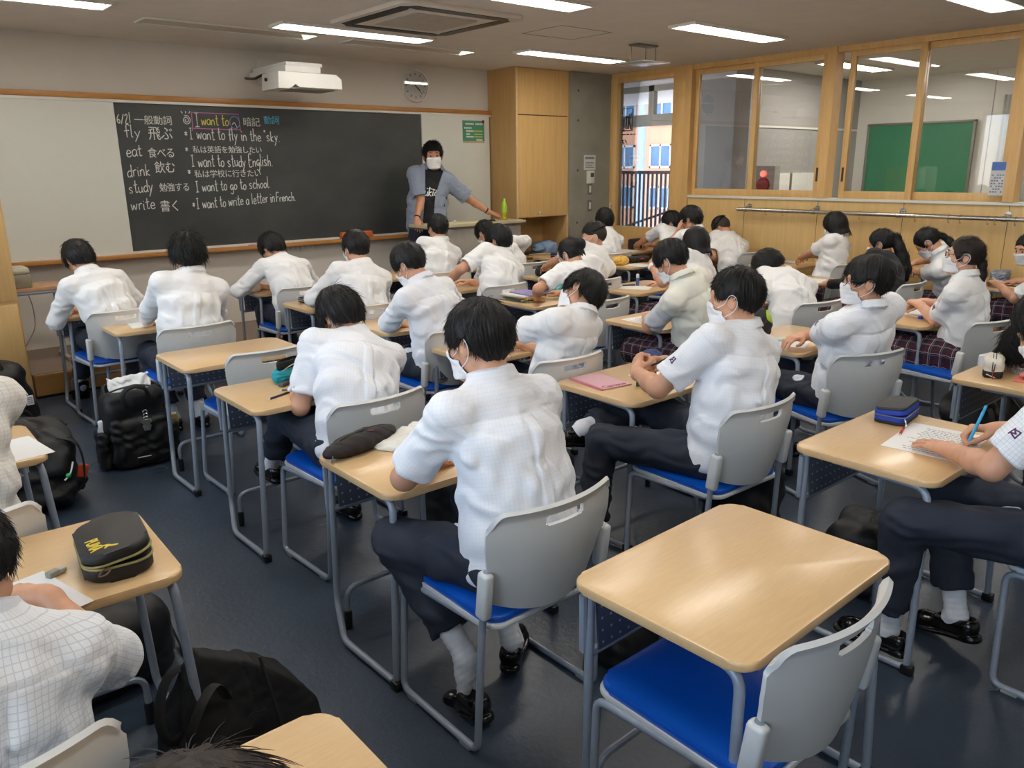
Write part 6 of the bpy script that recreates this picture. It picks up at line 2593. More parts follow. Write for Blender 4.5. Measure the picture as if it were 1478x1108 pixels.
sheet(.205, 2.06, RD(14), 'white sheet under the forearm of the grid shirt boy', .19, .257)
p = PEO['S28']
tip = (p['hr']['index'][-1] + p['hr']['thumb']) / 2
stick(tip + V3(.03, .045, -.045), tip + V3(-.035, -.07, .105), .0055, 'blue and white pen held upright by the grid shirt boy', [('tip', 0, .06, .8, MU_), ('grip', .06, .24, 1.05, MU_), ('barrel', .24, .84, 1, MW_), ('cap', .84, 1, 1.02, MU_)])

# teal open pouch and pens
c = empty('pencil_case', (1.60, 3.585, ZT), RD(28))
tag(c, 'teal open pencil pouch with black lining and striped zip', 'pencil case')
M_teal = mat('teal fabric', (24, 150, 164), .7, bump=.2, bscale=500)
soft('pouch', lambda P: smax(ell(P, (0, 0, .035), (.115, .052, .052)) + .002 * fold(P, 5, 1), -ell(P, (-.005, -.004, .085), (.088, .030, .042)), .004) + np.maximum(-P[:, 2], 0) * 3, (-.14, -.08, -.01), (.14, .08, .10), .003, M_teal, c)
soft('lining', lambda P: np.maximum(ell(P, (-.005, -.004, .088), (.086, .030, .046)), np.abs(ell(P, (-.005, -.004, .090), (.088, .032, .050)) + .006) - .0035), (-.12, -.06, .02), (.12, .06, .10), .0025, mat('black lining', (18, 18, 20), .8), c)
for s in (-1, 1):
    bm = BM()
    add_tube(bm, smooth_line([(-.098, s * .006 - .004, .048), (-.05, s * .032 - .004, .079), (.0, s * .036 - .004, .086), (.05, s * .032 - .004, .079), (.092, s * .006 - .004, .052)]), .0032, 8)
    obj('zip_edge', bm, mat('zip silver', (176, 178, 178), .4, .4), c)
bm = BM()
add_box(bm, (.03, -.01, .062), (.06, .02, .012), .003)
o = obj('tape_glue', bm, mat('red tube', (214, 62, 66), .4), None)
o.matrix_world = Matrix.Translation((1.60, 3.585, ZT)) @ Matrix.Rotation(RD(28), 4, 'Z')
tag(o, 'red tube inside the teal open pouch', 'tube')
bm = BM()
add_box(bm, (-.09, -.045, .010), (.085, .030, .018), .007)
obj('front_flap', bm, mat('grey flap', (78, 84, 90), .7), c)
flat_pen(1.365, 3.31, RD(22), 'dark blue pen lying on the desk in front of the teal pouch', ML_, MB_)
flat_pen(1.47, 3.42, RD(-20), 'grey mechanical pencil touching the front of the teal pouch', mat('pen grey', (110, 116, 120), .35), MB_, .11)

# black pouch and crumpled white cloth in front of the centre boy
c = empty('pencil_case', (1.36, 2.47, ZT), RD(16))
tag(c, 'long slack black pouch with a faint red spot, left of the white cloth', 'pencil case')
soft('pouch', lambda P: np.maximum(ell(P, (0, 0, .030), (.185, .055, .040)) + .0018 * fold(P, 2.2, 2), -P[:, 2]), (-.2, -.08, -.01), (.2, .08, .10), .0035, mat('slack black fabric', (30, 24, 25), .7, bump=.3, bscale=400), c)
bm = BM()
add_tube(bm, smooth_line([(-.165, -.0, .044), (-.10, -.0, .064), (.0, .0, .0705), (.10, .0, .064), (.165, .0, .044)]), .003, 6)
obj('zip', bm, mat('dark zip', (44, 40, 40), .5), c)
bm = BM()
add_tube(bm, [(-.160, -.02, .034), (-.172, -.024, .015), (-.174, -.026, .004)], .003, 6)
obj('zip_pull', bm, M_steel, c)
bm = BM()
add_lathe(bm, [(.001, .0), (.012, .001), (.001, .002)], (0.03, -.02, .066), 16)
obj('red_spot', bm, mat('dark red print', (110, 24, 24), .6), c)
o = empty('crumpled_cloth', (1.57, 2.42, ZT), RD(20))
tag(o, 'crumpled white cloth under the left arm of the centre boy', 'cloth')
soft('cloth', lambda P: np.maximum(rbox(P, (0, 0, .008), (.16, .10, .014), .010) + .005 * fold(P, 2.2, 4), -P[:, 2]), (-.2, -.13, -.005), (.2, .13, .05), .004, mat('white cloth', (226, 224, 216), .9), o)

# striped case
c = empty('pencil_case', (2.80, 5.72, ZT), RD(14))
tag(c, 'flat black case with pale stripes on the desk under the orange eraser boy', 'pencil case')
soft('pouch', lambda P: np.maximum(rbox(P, (0, 0, .022), (.115, .045, .022), .018), -P[:, 2]), (-.14, -.07, -.01), (.14, .07, .06), .004, M_cb, c)
for z in (.018, .032):
    bm = BM()
    add_tube(bm, [(x * .98, y, z) for x, y in round_rect(-.118, -.047, .118, .047, .02, 5)], .002, 6, closed=True)
    obj('stripe', bm, mat('pale stripe', (190, 188, 180), .5), c)
sheet(1.53, 5.66, RD(-6), 'loose white sheet sticking out left of the straight backed boy', .21, .297)
sheet(1.30, 6.62, RD(8), 'crumpled white tissue on the front left desk', .10, .12, curl=.03, name='white_tissue')
sheet(.375, 3.33, RD(8), 'white sheet hanging over the desk edge at the left edge', .20, .28)

# pink notebook desk
n = empty('notebook', (2.69, 2.52, ZT), RD(-8))
tag(n, 'pink notebook with dark red lettering on the front edge', 'notebook')
bm = BM()
add_box(bm, (0, 0, .004), (.178, .25, .007), .001)
obj('cover', bm, mat('pink cover', (214, 168, 178), .5, var=.02), n)
bm = BM()
add_box(bm, (-.086, 0, .0042), (.014, .252, .0082), .001)
obj('spine', bm, mat('pink spine', (196, 118, 136), .5), n)
bm = BM()
add_box(bm, (.002, 0, .004), (.176, .246, .0045))
obj('pages', bm, M_paper, n)
cu = bpy.data.curves.new('lettering', 'FONT')
cu.body = 'Campus'
cu.size = .042
cu.offset = .0006
cu.extrude = .0003
me = text_mesh(cu, 'cover_lettering')
me.materials.append(mat('dark red ink', (150, 44, 70), .6, var=0))
o = link(bpy.data.objects.new('cover_lettering', me), n)
o.location = (-.070, -.115, .0079)
c = empty('pencil_case', (3.12, 2.58, ZT), RD(20))
tag(c, 'navy and grey pouch behind the hands of the boy with the pink notebook', 'pencil case')
soft('pouch', lambda P: np.maximum(ell(P, (0, 0, .028), (.125, .058, .052)) + .002 * fold(P, 4, 2), -P[:, 2]), (-.15, -.08, -.01), (.15, .08, .10), .004, mat('navy canvas', (44, 66, 112), .75, bump=.3, bscale=500), c)
soft('grey_base', lambda P: np.maximum(np.maximum(ell(P, (0, 0, .028), (.1265, .0595, .0535)), -P[:, 2]), P[:, 2] - .026), (-.15, -.08, -.01), (.15, .08, .10), .004, mat('grey canvas', (136, 136, 134), .75), c)
sheet(2.98, 2.40, RD(6), 'white sheet under the forearms of the boy with the pink notebook', .18, .25)
p = PEO['S16']
hm = (np.array(p['hl']['index'][-1]) + np.array(p['hr']['index'][-1])) / 2
stick(hm + V3(-.03, 0, .0), hm + V3(.06, -.035, .035), .004, 'black pen held between both hands of the boy with the pink notebook', [('tip', 0, .1, .8, MB_), ('barrel', .1, 1, 1, MB_)])
o = empty('card_holder', (2.80, 2.33, ZT), RD(-25))
tag(o, 'small green framed card standing on the desk of the boy with the pink notebook', 'card holder')
bm = BM()
for (a, b, c_, d) in ((-.05, -.042, 0, .115), (.042, .05, 0, .115), (-.05, .05, .105, .120), (-.05, .05, 0, .008)):
    box2(bm, (a, -.005, c_), (b, .005, d), .002)
obj('frame', bm, mat('green plastic', (20, 96, 56), .4), o)
bm = BM()
box2(bm, (-.042, -.002, .008), (.042, .002, .105))
obj('card', bm, mat('ochre card', (190, 150, 80), .6, var=.1, vscale=30), o)
bm = BM()
add_tube(bm, [(.012 * math.cos(a), 0, .132 + .012 * math.sin(a)) for a in np.linspace(0, 2 * PI, 14, endpoint=False)], .003, 6, closed=True)
obj('ring', bm, MATS['green plastic'], o)

# writing boy at the right edge
c = empty('pencil_case', (3.165, 1.325, ZT), RD(8))
tag(c, 'black topped bright blue zip case on the worksheet desk', 'pencil case')
M_bl = mat('bright blue fabric', (24, 62, 168), .6, bump=.2, bscale=600)
o8 = round_rect(-.105, -.06, .105, .06, .025, 6)
bm = BM()
add_prism(bm, o8, .0, .014, .005)
obj('base', bm, M_cb, c)
bm = BM()
add_prism(bm, o8, .012, .032, .004)
obj('lower_half', bm, M_bl, c)
tl2 = Matrix.Translation((0, .055, .033)) @ Matrix.Rotation(-.10, 4, 'X') @ Matrix.Translation((0, -.055, 0))
bm = BM()
add_prism(bm, o8, 0, .018, .004, M=tl2)
obj('upper_half', bm, M_bl, c)
bm = BM()
add_prism(bm, [(x * .97, y * .97) for x, y in o8], .016, .030, .007, 3, M=tl2)
obj('top_panel', bm, mat('charcoal panel', (52, 52, 54), .6, bump=.2, bscale=600), c)
bm = BM()
add_tube(bm, [Vector((x, y, .0335)) for x, y in o8], .0022, 6, closed=True)
obj('zip', bm, mat('grey zip', (120, 124, 130), .4, .3), c)
bm = BM()
add_tube(bm, [(-.10, -.058, .03), (-.108, -.066, .018), (-.110, -.068, .006)], .0035, 6)
obj('zip_pull', bm, M_steel, c)
flat_pen(2.95, 1.215, RD(16), 'red pen lying left of the worksheet by the blue zip case', MR_, MR_, .11)
w = sheet(2.99, 1.10, RD(96), 'printed worksheet under the writing hands at the right', .27, .36, rows=14, name='worksheet')
p = PEO['S30']
tip = (p['hr']['index'][-1] * .6 + p['hr']['thumb'] * .4)
d_ = nrm(V3(.12, -.22, .95))
tip = p['hr']['index'][-1] * .5 + p['hr']['thumb'] * .5
tp_ = tip - d_ * (tip[2] - ZT - .003) / d_[2]
stick(tp_, tp_ + d_ * .165, .0055, 'light blue pen in the right hand of the writing boy', [('tip', 0, .08, .7, M_steel), ('grip', .08, .3, 1.05, MS_), ('barrel', .3, .86, 1, MS_), ('cap', .86, 1, .9, MS_)])

# pink folder desk
c = empty('pencil_case', (4.20, 1.33, ZT), RD(18))
tag(c, 'white and black box shaped pouch with zip on top, on the pink folder desk', 'pencil case')
soft('pouch', lambda P: np.maximum(rbox(P, (0, 0, .044), (.10, .042, .046), .022) + .002 * fold(P, 4, 2), -P[:, 2]), (-.13, -.06, -.01), (.13, .06, .11), .004, mat('cream canvas', (218, 214, 200), .8, bump=.2, bscale=500), c)
soft('black_base', lambda P: np.maximum(np.maximum(rbox(P, (0, 0, .044), (.1015, .0435, .047), .02), -P[:, 2]), P[:, 2] - .036), (-.13, -.06, -.01), (.13, .06, .11), .004, M_cb, c)
for s in (-1, 1):
    bm = BM()
    add_tube(bm, smooth_line([(-.103, s * .004, .035), (-.095, s * .005, .078), (-.05, s * .006, .091), (.05, s * .006, .091), (.09, s * .005, .082)]), .002, 6)
    obj('zip', bm, mat('dark zip', (44, 40, 40), .5), c)
bm = BM()
add_tube(bm, [(-.106, 0, .045), (-.112, 0, .025), (-.116, -.002, -.01), (-.116, -.002, -.035)], .0018, 6)
ch = obj('zip_cord', bm, mat('red cord', (170, 40, 30), .6), c)
bm = BM()
bmesh.ops.create_uvsphere(bm, u_segments=12, v_segments=8, radius=.012, matrix=Matrix.Translation((-.116, -.002, -.045)))
obj('charm', bm, mat('red charm', (206, 50, 36), .4), ch)
b = empty('plastic_case', (4.42, 1.38, ZT), RD(-10))
tag(b, 'white plastic case with a black arched handle, behind the white and black pouch', 'case')
bm = BM()
add_prism(bm, round_rect(-.11, -.05, .11, .05, .015), 0, .055, .006)
obj('body', bm, mat('pale plastic', (214, 218, 228), .4, var=.01), b)
bm = BM()
add_tube(bm, smooth_line([(-.10, -.02, .05), (-.085, -.02, .085), (-.03, -.02, .100), (.03, -.02, .092), (.06, -.02, .06)]), .012, 8, flat=.6)
obj('handle', bm, M_cb, b)
bm = BM()
for k in range(5):
    box2(bm, (-.06 + k * .016, -.0515, .034), (-.048 + k * .016, -.0495, .042))
    if k < 3:
        box2(bm, (-.045 + k * .016, -.0515, .020), (-.033 + k * .016, -.0495, .027))
obj('printed_text', bm, M_ink, b)
f = empty('pink_folder', (4.28, 1.12, ZT), RD(4))
tag(f, 'salmon pink clear folder under the bowed head at the right edge', 'folder')
bm = BM()
add_box(bm, (0, 0, .004), (.31, .22, .008), .002)
obj('cover', bm, mat('salmon plastic', (222, 128, 118), .35, var=.03), f)
bm = BM()
add_box(bm, (-.05, .03, .016), (.16, .12, .018), .007, Matrix.Rotation(.2, 3, 'Y'))
obj('raised_flap', bm, MATS['salmon plastic'], f)
flat_pen(4.35, 1.27, RD(-60), 'short white correction pen right of the white and black pouch', MW_, MW_, .09, .007)

# laptop
l = empty('laptop', (2.84, 3.46, ZT), RD(-3))
tag(l, 'open silver grey laptop in front of the boy tilting his head', 'laptop')
bm = BM()
add_prism(bm, round_rect(-.15, -.105, .15, .105, .012), 0, .016, .004)
obj('base', bm, mat('laptop grey', (176, 178, 182), .35, .3, var=.01), l)
bm = BM()
for r_ in range(5):
    for k in range(12):
        add_box(bm, (-.123 + k * .0224, .075 - r_ * .021, .0165), (.019, .017, .003), .001)
o = obj('keyboard', bm, mat('dark keys', (66, 68, 72), .5), l)
bm = BM()
R_ = Matrix.Translation((0, .10, .014)) @ Matrix.Rotation(RD(72), 4, 'X')
add_prism(bm, round_rect(-.15, 0, .15, .205, .012), 0, .008, .003, M=R_)
o = obj('display_lid', bm, MATS['laptop grey'], l)
bm = BM()
add_prism(bm, round_rect(-.138, .012, .138, .193, .004), .0081, .0088, M=R_)
obj('screen', bm, emis('laptop screen', (.62, .72, .86, 1), .3), o)

# books
stk = [('open yellow green book', (150, 170, 96), .185, .257, .012), ('dark blue book', (56, 70, 110), .17, .24, .010), ('yellow book', (220, 176, 60), .18, .25, .014), ('white workbook', (226, 224, 214), .19, .262, .010), ('purple notebook', (140, 130, 190), .178, .25, .008)]
z = ZT
names = ('thin green textbook at the bottom of the pile by the bun girl', 'dark blue textbook, second lowest of the coloured pile', 'yellow textbook in the middle of the coloured pile', 'white workbook right under the purple notebook', 'purple notebook on top of the coloured pile')
for k, (nm, c_, w_, h_, t_) in enumerate(stk):
    o = empty('textbook', (4.02 + (.02, -.02, .01, -.01, .05)[k], 4.60 + (.0, .01, -.01, .02, .0)[k], z), RD((4, -5, 2, 6, -3)[k]))
    tag(o, names[k], 'book', 'books piled beside the bun girl')
    bm = BM()
    add_box(bm, (0, 0, .0008), (w_, h_, .0016))
    add_box(bm, (0, 0, t_ - .0008), (w_, h_, .0016))
    add_box(bm, (-w_ / 2 + .001, 0, t_ / 2), (.002, h_, t_))
    obj('cover', bm, mat(nm, c_, .45, var=.05, vscale=20), o)
    bm = BM()
    add_box(bm, (.001, 0, t_ / 2), (w_ - .004, h_ - .006, t_ - .0034))
    obj('pages', bm, M_paper, o)
    z += t_ + .0006
o = empty('gathered_scrunchie', (4.44, 4.68, ZT))
tag(o, 'teal and white patterned pouch beside the arm of the bun girl', 'pouch')
soft('cloth', lambda P: np.maximum(ell(P, (0, 0, .04), (.075, .06, .045)) + .007 * fold(P, 5, 1), -P[:, 2]), (-.11, -.1, -.01), (.11, .1, .11), .005, mat('teal print', (110, 186, 190), .8, var=.35, vscale=60), o)

sheet(4.10, 3.42, RD(86), 'printed worksheet in front of the student in the cream vest', .21, .297, rows=10, name='worksheet')
sheet(4.10, 2.40, RD(20), 'white sheet under the correction tube', .19, .26)
stick((4.06, 2.46, ZT + .012), (4.19, 2.40, ZT + .012), .011, 'white tube with dark cap on the sheet of the boy with folded arms', [('cap', 0, .2, .8, MB_), ('barrel', .2, 1, 1, mat('pale tube', (206, 220, 214), .4))], name='correction_tube', cat='tube')
b = empty('shoulder_bag', (4.00, 2.56, ZT), RD(15))
tag(b, 'black pouch bag with a lime green stripe standing on the desk beside the folded arms', 'bag')
soft('bag', lambda P: np.maximum(ell(P, (0, 0, .095), (.075, .12, .125)) + .003 * fold(P, 3, 1), -P[:, 2]), (-.1, -.15, -.01), (.1, .15, .25), .006, M_cb, b)
soft('green_stripe', lambda P: np.maximum(np.abs(ell(P, (0, 0, .095), (.077, .122, .127))) - .003, ell(P, (.03, -.10, .15), (.06, .03, .055))), (-.1, -.15, 0.05), (.12, .15, .25), .003, mat('lime stripe', (160, 196, 50), .6), b)
# glue stick desk
stick((5.235, 4.49, ZT), (5.235, 4.49, ZT + .10), .014, 'standing blue and white glue stick', [('barrel', 0, .68, 1, mat('glue blue', (70, 90, 150), .4)), ('cap', .68, 1, .96, MW_)], name='glue_stick', cat='glue stick')
flat_pen(5.10, 4.56, RD(-25), 'thick black marker left of the glue stick', MB_, MB_, .13, .007)
sheet(5.13, 4.42, RD(30), 'white sheet under the elbow with the white wristband', .19, .26)
# yellow pouch desk
c = empty('pencil_case', (6.26, 5.62, ZT), RD(10))
tag(c, 'yellow patterned soft pouch behind the shaved side boy', 'pencil case')
soft('pouch', lambda P: np.maximum(ell(P, (0, 0, .035), (.14, .075, .055)) + .004 * fold(P, 4, 1), -P[:, 2]), (-.17, -.1, -.01), (.17, .1, .11), .005, mat('yellow print', (222, 178, 84), .8, var=.3, vscale=50), c)
c = empty('pencil_case', (6.56, 5.64, ZT), RD(-12))
tag(c, 'black pouch with a red tab right of the yellow pouch', 'pencil case')
soft('pouch', lambda P: np.maximum(rbox(P, (0, 0, .03), (.13, .06, .032), .025) + .003 * fold(P, 4, 3), -P[:, 2]), (-.17, -.1, -.01), (.17, .1, .09), .005, M_cb, c)
bm = BM()
add_box(bm, (.02, -.062, .04), (.05, .008, .014), .003)
obj('red_tab', bm, MR_, c)
sheet(6.35, 5.44, RD(10), 'white sheet in front of the yellow pouch', .21, .25)
c = empty('pencil_case', (7.62, 6.58, ZT), RD(0))
tag(c, 'tall dark brown pouch standing by the hands under the corner window', 'pencil case')
soft('pouch', lambda P: np.maximum(rbox(P, (0, 0, .06), (.11, .045, .065), .02) + .002 * fold(P, 4, 3), -P[:, 2]), (-.14, -.08, -.01), (.14, .08, .15), .005, mat('dark brown pouch', (42, 32, 30), .7), c)
sheet(7.40, 6.52, RD(20), 'white sheet on the desk under the corner window', .21, .25)
c = empty('pencil_case', (5.13, 5.55, ZT), RD(25))
tag(c, 'rumpled dark pouch with violet pens showing, in front of the shaved side boy', 'pencil case')
soft('pouch', lambda P: np.maximum(ell(P, (0, 0, .04), (.14, .08, .06)) + .006 * fold(P, 4, 6), -P[:, 2]), (-.17, -.12, -.01), (.17, .12, .12), .005, mat('dark slate fabric', (36, 36, 42), .8), c)
bm = BM()
add_box(bm, (.06, -.05, .07), (.07, .02, .02), .006, Matrix.Rotation(.4, 3, 'Y'))
obj('violet_tab', bm, mat('violet', (80, 70, 160), .5), c)
c = empty('pencil_case', (6.33, 6.60, ZT), RD(12))
tag(c, 'dark blue oblong case on the front desk below the closet niche', 'pencil case')
bm = BM()
add_prism(bm, round_rect(-.13, -.05, .13, .05, .02), 0, .055, .014, 3)
obj('body', bm, mat('dark blue case', (40, 54, 90), .5), c)
bm = BM()
add_tube(bm, [(x, y, .03) for x, y in round_rect(-.131, -.051, .131, .051, .02)], .0025, 6, closed=True)
obj('zip', bm, MATS['grey zip'], c)
# desks along the maple wall
sheet(7.60, 4.55, RD(10), 'curled white handout on the desk of the bob haired girl', .21, .29, curl=.03)
p = PEO['S21']
t_ = p['hr']['index'][-1]
stick(t_ + V3(0, .01, -.03), t_ + V3(.015, -.02, .11), .005, 'cream pencil upright in the hand of the bob haired girl', [('tip', 0, .1, .8, MB_), ('barrel', .1, 1, 1, mat('cream pencil', (226, 216, 186), .5))], name='pencil', cat='pencil')
sheet(6.58, 3.55, RD(-12), 'white handout on the desk of the black cardigan girl', .21, .29)
sheet(5.60, 2.32, RD(-15), 'white sheet before the girl with the brown pony tail', .24, .30)
e = empty('blue_eraser', (5.42, 2.18, ZT), RD(-12))
tag(e, 'bright blue eraser sleeve on the sheet of the brown pony tail girl', 'eraser')
bm = BM()
add_box(bm, (0, 0, .010), (.065, .024, .017), .003)
obj('sleeve', bm, mat('royal blue', (40, 60, 190), .5), e)
bm = BM()
add_box(bm, (.036, 0, .010), (.012, .022, .015), .003)
obj('rubber', bm, M_paper, e)
flat_pen(5.70, 2.47, RD(10), 'orange red pen at the far edge of the brown pony tail girl desk', mat('orange red', (214, 90, 60), .4), MR_, .12)
p = PEO['S25']
t_ = p['hl']['index'][-1]
stick(t_ + V3(-.03, .05, -.02), t_ + V3(.06, -.03, .05), .012, 'yellow and violet stick held by the brown pony tail girl', [('barrel', 0, .6, 1, mat('pale yellow', (226, 190, 90), .5)), ('cap', .6, 1, 1, mat('violet', (80, 70, 160), .5))], name='glue_tube', cat='glue')
o = empty('tissue_packet', (7.72, 2.50, ZT), RD(8))
tag(o, 'grey blue soft packet on the desk at the right edge', 'packet')
soft('packet', lambda P: np.maximum(rbox(P, (0, 0, .04), (.11, .06, .04), .015) + .006 * fold(P, 4, 2), -P[:, 2]), (-.15, -.1, -.01), (.15, .1, .11), .005, mat('grey blue foil', (136, 150, 168), .4, .2), o)
o = empty('open_notebook', (7.55, 2.34, ZT), RD(14))
tag(o, 'open notebook with white pages in front of the girl turned left', 'notebook')
bm = BM()
for s in (-1, 1):
    nx = 8
    a = [bm.verts.new((s * .17 * i / nx, -.12, .004 + .014 * math.sin(min(1, i / nx * 1.4) * PI) * .7)) for i in range(nx + 1)]
    b_ = [bm.verts.new((s * .17 * i / nx, .12, .004 + .014 * math.sin(min(1, i / nx * 1.4) * PI) * .7)) for i in range(nx + 1)]
    for i in range(nx):
        bm.faces.new((a[i], a[i + 1], b_[i + 1], b_[i]))
bmesh.ops.solidify(bm, geom=bm.faces[:], thickness=.004)
obj('pages', bm, M_paper, o)
bm = BM()
add_box(bm, (0, 0, .001), (.345, .245, .002))
obj('cover', bm, mat('notebook cover', (80, 70, 50), .6), o)
stick((7.36, 2.38, ZT + .005), (7.42, 2.46, ZT + .06), .004, 'cream pencil leaning on the open notebook at the right edge', [('tip', 0, .1, .8, MB_), ('barrel', .1, 1, 1, MATS['cream pencil'])], name='pencil', cat='pencil')

# ------------------------------------------------------------ bags on the floor
M_bag = mat('black nylon', (15, 15, 17), .55, var=.1, vscale=20, bump=.35, bscale=120)
M_bag2 = mat('black canvas', (22, 21, 21), .8, var=.1, vscale=20, bump=.4, bscale=260)
M_bag3 = mat('grey black nylon', (36, 36, 36), .7, var=.1, vscale=20, bump=.4, bscale=160)


def bag(name, label, x, y, size, rz=0.0, m=None, seed=0, sag=.006, v=.009, handles=None, open_=False, taper=.0, cat='bag'):
    w, d, h = size
    handles = (name != 'black_bag') if handles is None else handles
    o = empty(name, (x, y, 0), rz)
    tag(o, label, cat)

    def fn(P):
        Q = P.copy()
        k = 1 - taper * np.clip(P[:, 2] / h, 0, 1)
        Q[:, 0] = P[:, 0] / k
        Q[:, 1] = P[:, 1] / k
        dd = rbox(Q, (0, 0, h / 2), (w / 2, d / 2, h / 2), min(d, w, h) * .28) * .85
        dd = dd + sag * 1.4 * fold(P, .55, seed) + sag * .4 * fold(P, 1.3, seed + 2)
        if open_:
            dd = smax(dd, -ell(P, (0, 0, h), (w * .40, d * .36, h * .22)), .01)
        return np.maximum(dd, .004 - P[:, 2])
    soft('body', fn, (-w * .75, -d * .8, -.01), (w * .75, d * .8, h * 1.25), v, m or M_bag, o)
    if handles:
        for s in (-1, 1):
            bm = BM()
            add_tube(bm, smooth_line([(-w * .22, s * d * .40, h * .80), (-w * .20, s * d * .34, h * 1.02), (-w * .08, s * d * .20, h * 1.14), (w * .08, s * d * .20, h * 1.14), (w * .20, s * d * .34, h * 1.02), (w * .22, s * d * .40, h * .80)]), .013, 8, flat=.35)
            obj('handle', bm, m or M_bag, o)
    bm = BM()
    add_tube(bm, smooth_line([(-w * .40, -d * .1, h * .93), (-w * .15, -d * .16, h * .985), (w * .15, -d * .1, h * .985), (w * .40, -d * .12, h * .93)]), .005, 6)
    obj('zip', bm, mat('bag zip', (52, 52, 54), .4), o)
    return o


def strap(o, pts, r=.016, m=None, flat=.25):
    bm = BM()
    add_tube(bm, smooth_line(pts), r, 8, flat=flat)
    return obj('strap', bm, m or M_bag, o)


a = bag('duffel_bag', 'black duffel bag with a white name tag beside the maple cabinet', .55, 6.05, (.62, .38, .50), .1, seed=1, taper=.12)
bm = BM()
add_tube(bm, smooth_line([(.21, -.15, .36), (.22, -.19, .33), (.235, -.205, .29)]), .003, 6)
t = obj('tag_cord', bm, M_paper, a)
bm = BM()
add_box(bm, (.24, -.212, .255), (.045, .006, .065), .003)
t2 = obj('name_tag', bm, M_paper, a)
bm = BM()
for k in range(4):
    box2(bm, (.225, -.2165, .235 + k * .012), (.253, -.2145, .241 + k * .012))
obj('printed_text', bm, M_ink, t2)
strap(a, [(.25, -.10, .06), (.36, -.05, .02), (.45, -.12, .02), (.36, -.20, .02)])
strap(a, [(.25, .0, .3), (.31, -.06, .18), (.30, -.10, .03)])
b = bag('duffel_bag', 'large slumped black bag with a green bead cord behind the left edge desk', .50, 4.62, (.62, .50, .44), -.12, seed=4, sag=.011, taper=.10)
strap(b, [(.22, -.18, .40), (.30, -.21, .36), (.32, -.20, .22), (.30, -.18, .10)])
bm = BM()
add_tube(bm, smooth_line([(.27, -.23, .27), (.25, -.255, .22), (.22, -.262, .19)]), .004, 6)
g = obj('bead_cord', bm, M_paper, b)
bm = BM()
bmesh.ops.create_uvsphere(bm, u_segments=12, v_segments=8, radius=.013, matrix=Matrix.Translation((.24, -.262, .212)))
obj('green_bead', bm, mat('green bead', (30, 170, 96), .3), g)
bm = BM()
add_box(bm, (.31, -.19, .20), (.05, .02, .07), .008, Matrix.Rotation(.3, 3, 'Y'))
obj('orange_tag', bm, mat('orange tag', (190, 76, 34), .6), b)

c = bag('backpack', 'tall open black backpack stuffed with white paper and a silver keychain', 1.20, 4.93, (.36, .24, .48), -.10, seed=2, handles=False, open_=True, taper=.06, v=.007)
soft('front_pocket', lambda P: np.maximum(rbox(P, (0, -.12, .16), (.155, .045, .15), .04) + .006 * fold(P, 1.5, 2), .004 - P[:, 2]), (-.22, -.22, -.01), (.22, -.02, .36), .007, M_bag, c)
for s in (-1, 1):
    soft('side_pocket', lambda P, s=s: np.maximum(rbox(P, (s * .19, -.02, .12), (.035, .08, .12), .03) + .004 * fold(P, 2, s), .004 - P[:, 2]), (s * .19 - .09, -.15, -.01), (s * .19 + .09, .12, .30), .007, M_bag, c)
bm = BM()
add_tube(bm, smooth_line([(-.07, -.13, .38), (-.06, -.145, .47), (.0, -.15, .50), (.06, -.145, .47), (.07, -.13, .38)]), .014, 8, flat=.35)
obj('top_handle', bm, M_bag, c)
bm = BM()
for k, z in enumerate((.345, .325, .305)):
    add_tube(bm, [(.035 + .011 * math.cos(a_), -.172 - .002 * (k % 2), z + .011 * math.sin(a_)) for a_ in np.linspace(0, 2 * PI, 14, endpoint=False)], .003, 6, closed=True)
add_prism(bm, [(-.025, 0), (-.016, .012), (-.034, .022), (-.024, .042), (-.010, .036), (.010, .036), (.024, .042), (.034, .022), (.016, .012), (.025, 0), (.016, -.03), (-.016, -.03)], -.003, .003, .001, M=Matrix.Translation((.035, -.175, .262)) @ Matrix.Rotation(PI / 2, 4, 'X'))
obj('keychain', bm, M_steel, c)
bm = BM()
add_box(bm, (.0, -.171, .075), (.075, .003, .006), .001)
obj('reflector', bm, M_paper, c)
w = empty('paper_bundle', (1.20, 4.93, .40), -.10)
tag(w, 'crumpled white paper sticking out of the open backpack', 'paper')
soft('paper', lambda P: rbox(P, (0, .0, .05), (.115, .012, .085), .008, rotm(.1, -.5)) + .006 * fold(P, 2.4, 3), (-.17, -.15, -.08), (.17, .15, .17), .005, M_paper, w)
w = empty('drink_bottle', (1.01, 4.90, .245), 0)
tag(w, 'white capped bottle in the left side pocket of the open backpack', 'bottle')
bm = BM()
add_lathe(bm, [(.025, -.14), (.027, .0), (.020, .02)], n=16)
obj('body', bm, mat('bottle clear', (190, 200, 206), .2), w)
bm = BM()
add_lathe(bm, [(.019, .02), (.020, .05), (.016, .055)], n=16)
obj('cap', bm, MW_, w)
w = empty('juice_box', (1.395, 4.87, .15), -.1)
tag(w, 'small yellow carton in the right side pocket of the open backpack', 'carton')
bm = BM()
add_box(bm, (0, 0, .06), (.06, .045, .12), .004)
obj('box', bm, mat('yellow carton', (170, 150, 60), .5, var=.2, vscale=40), w)
bm = BM()
add_box(bm, (0, -.001, .121), (.05, .03, .006), .002)
obj('lid', bm, MW_, w)

# black tote in the lower left aisle
t = empty('tote_bag', (.66, 2.03, 0), .05)
tag(t, 'black canvas tote bag with two handles standing open in the lower left aisle', 'bag')


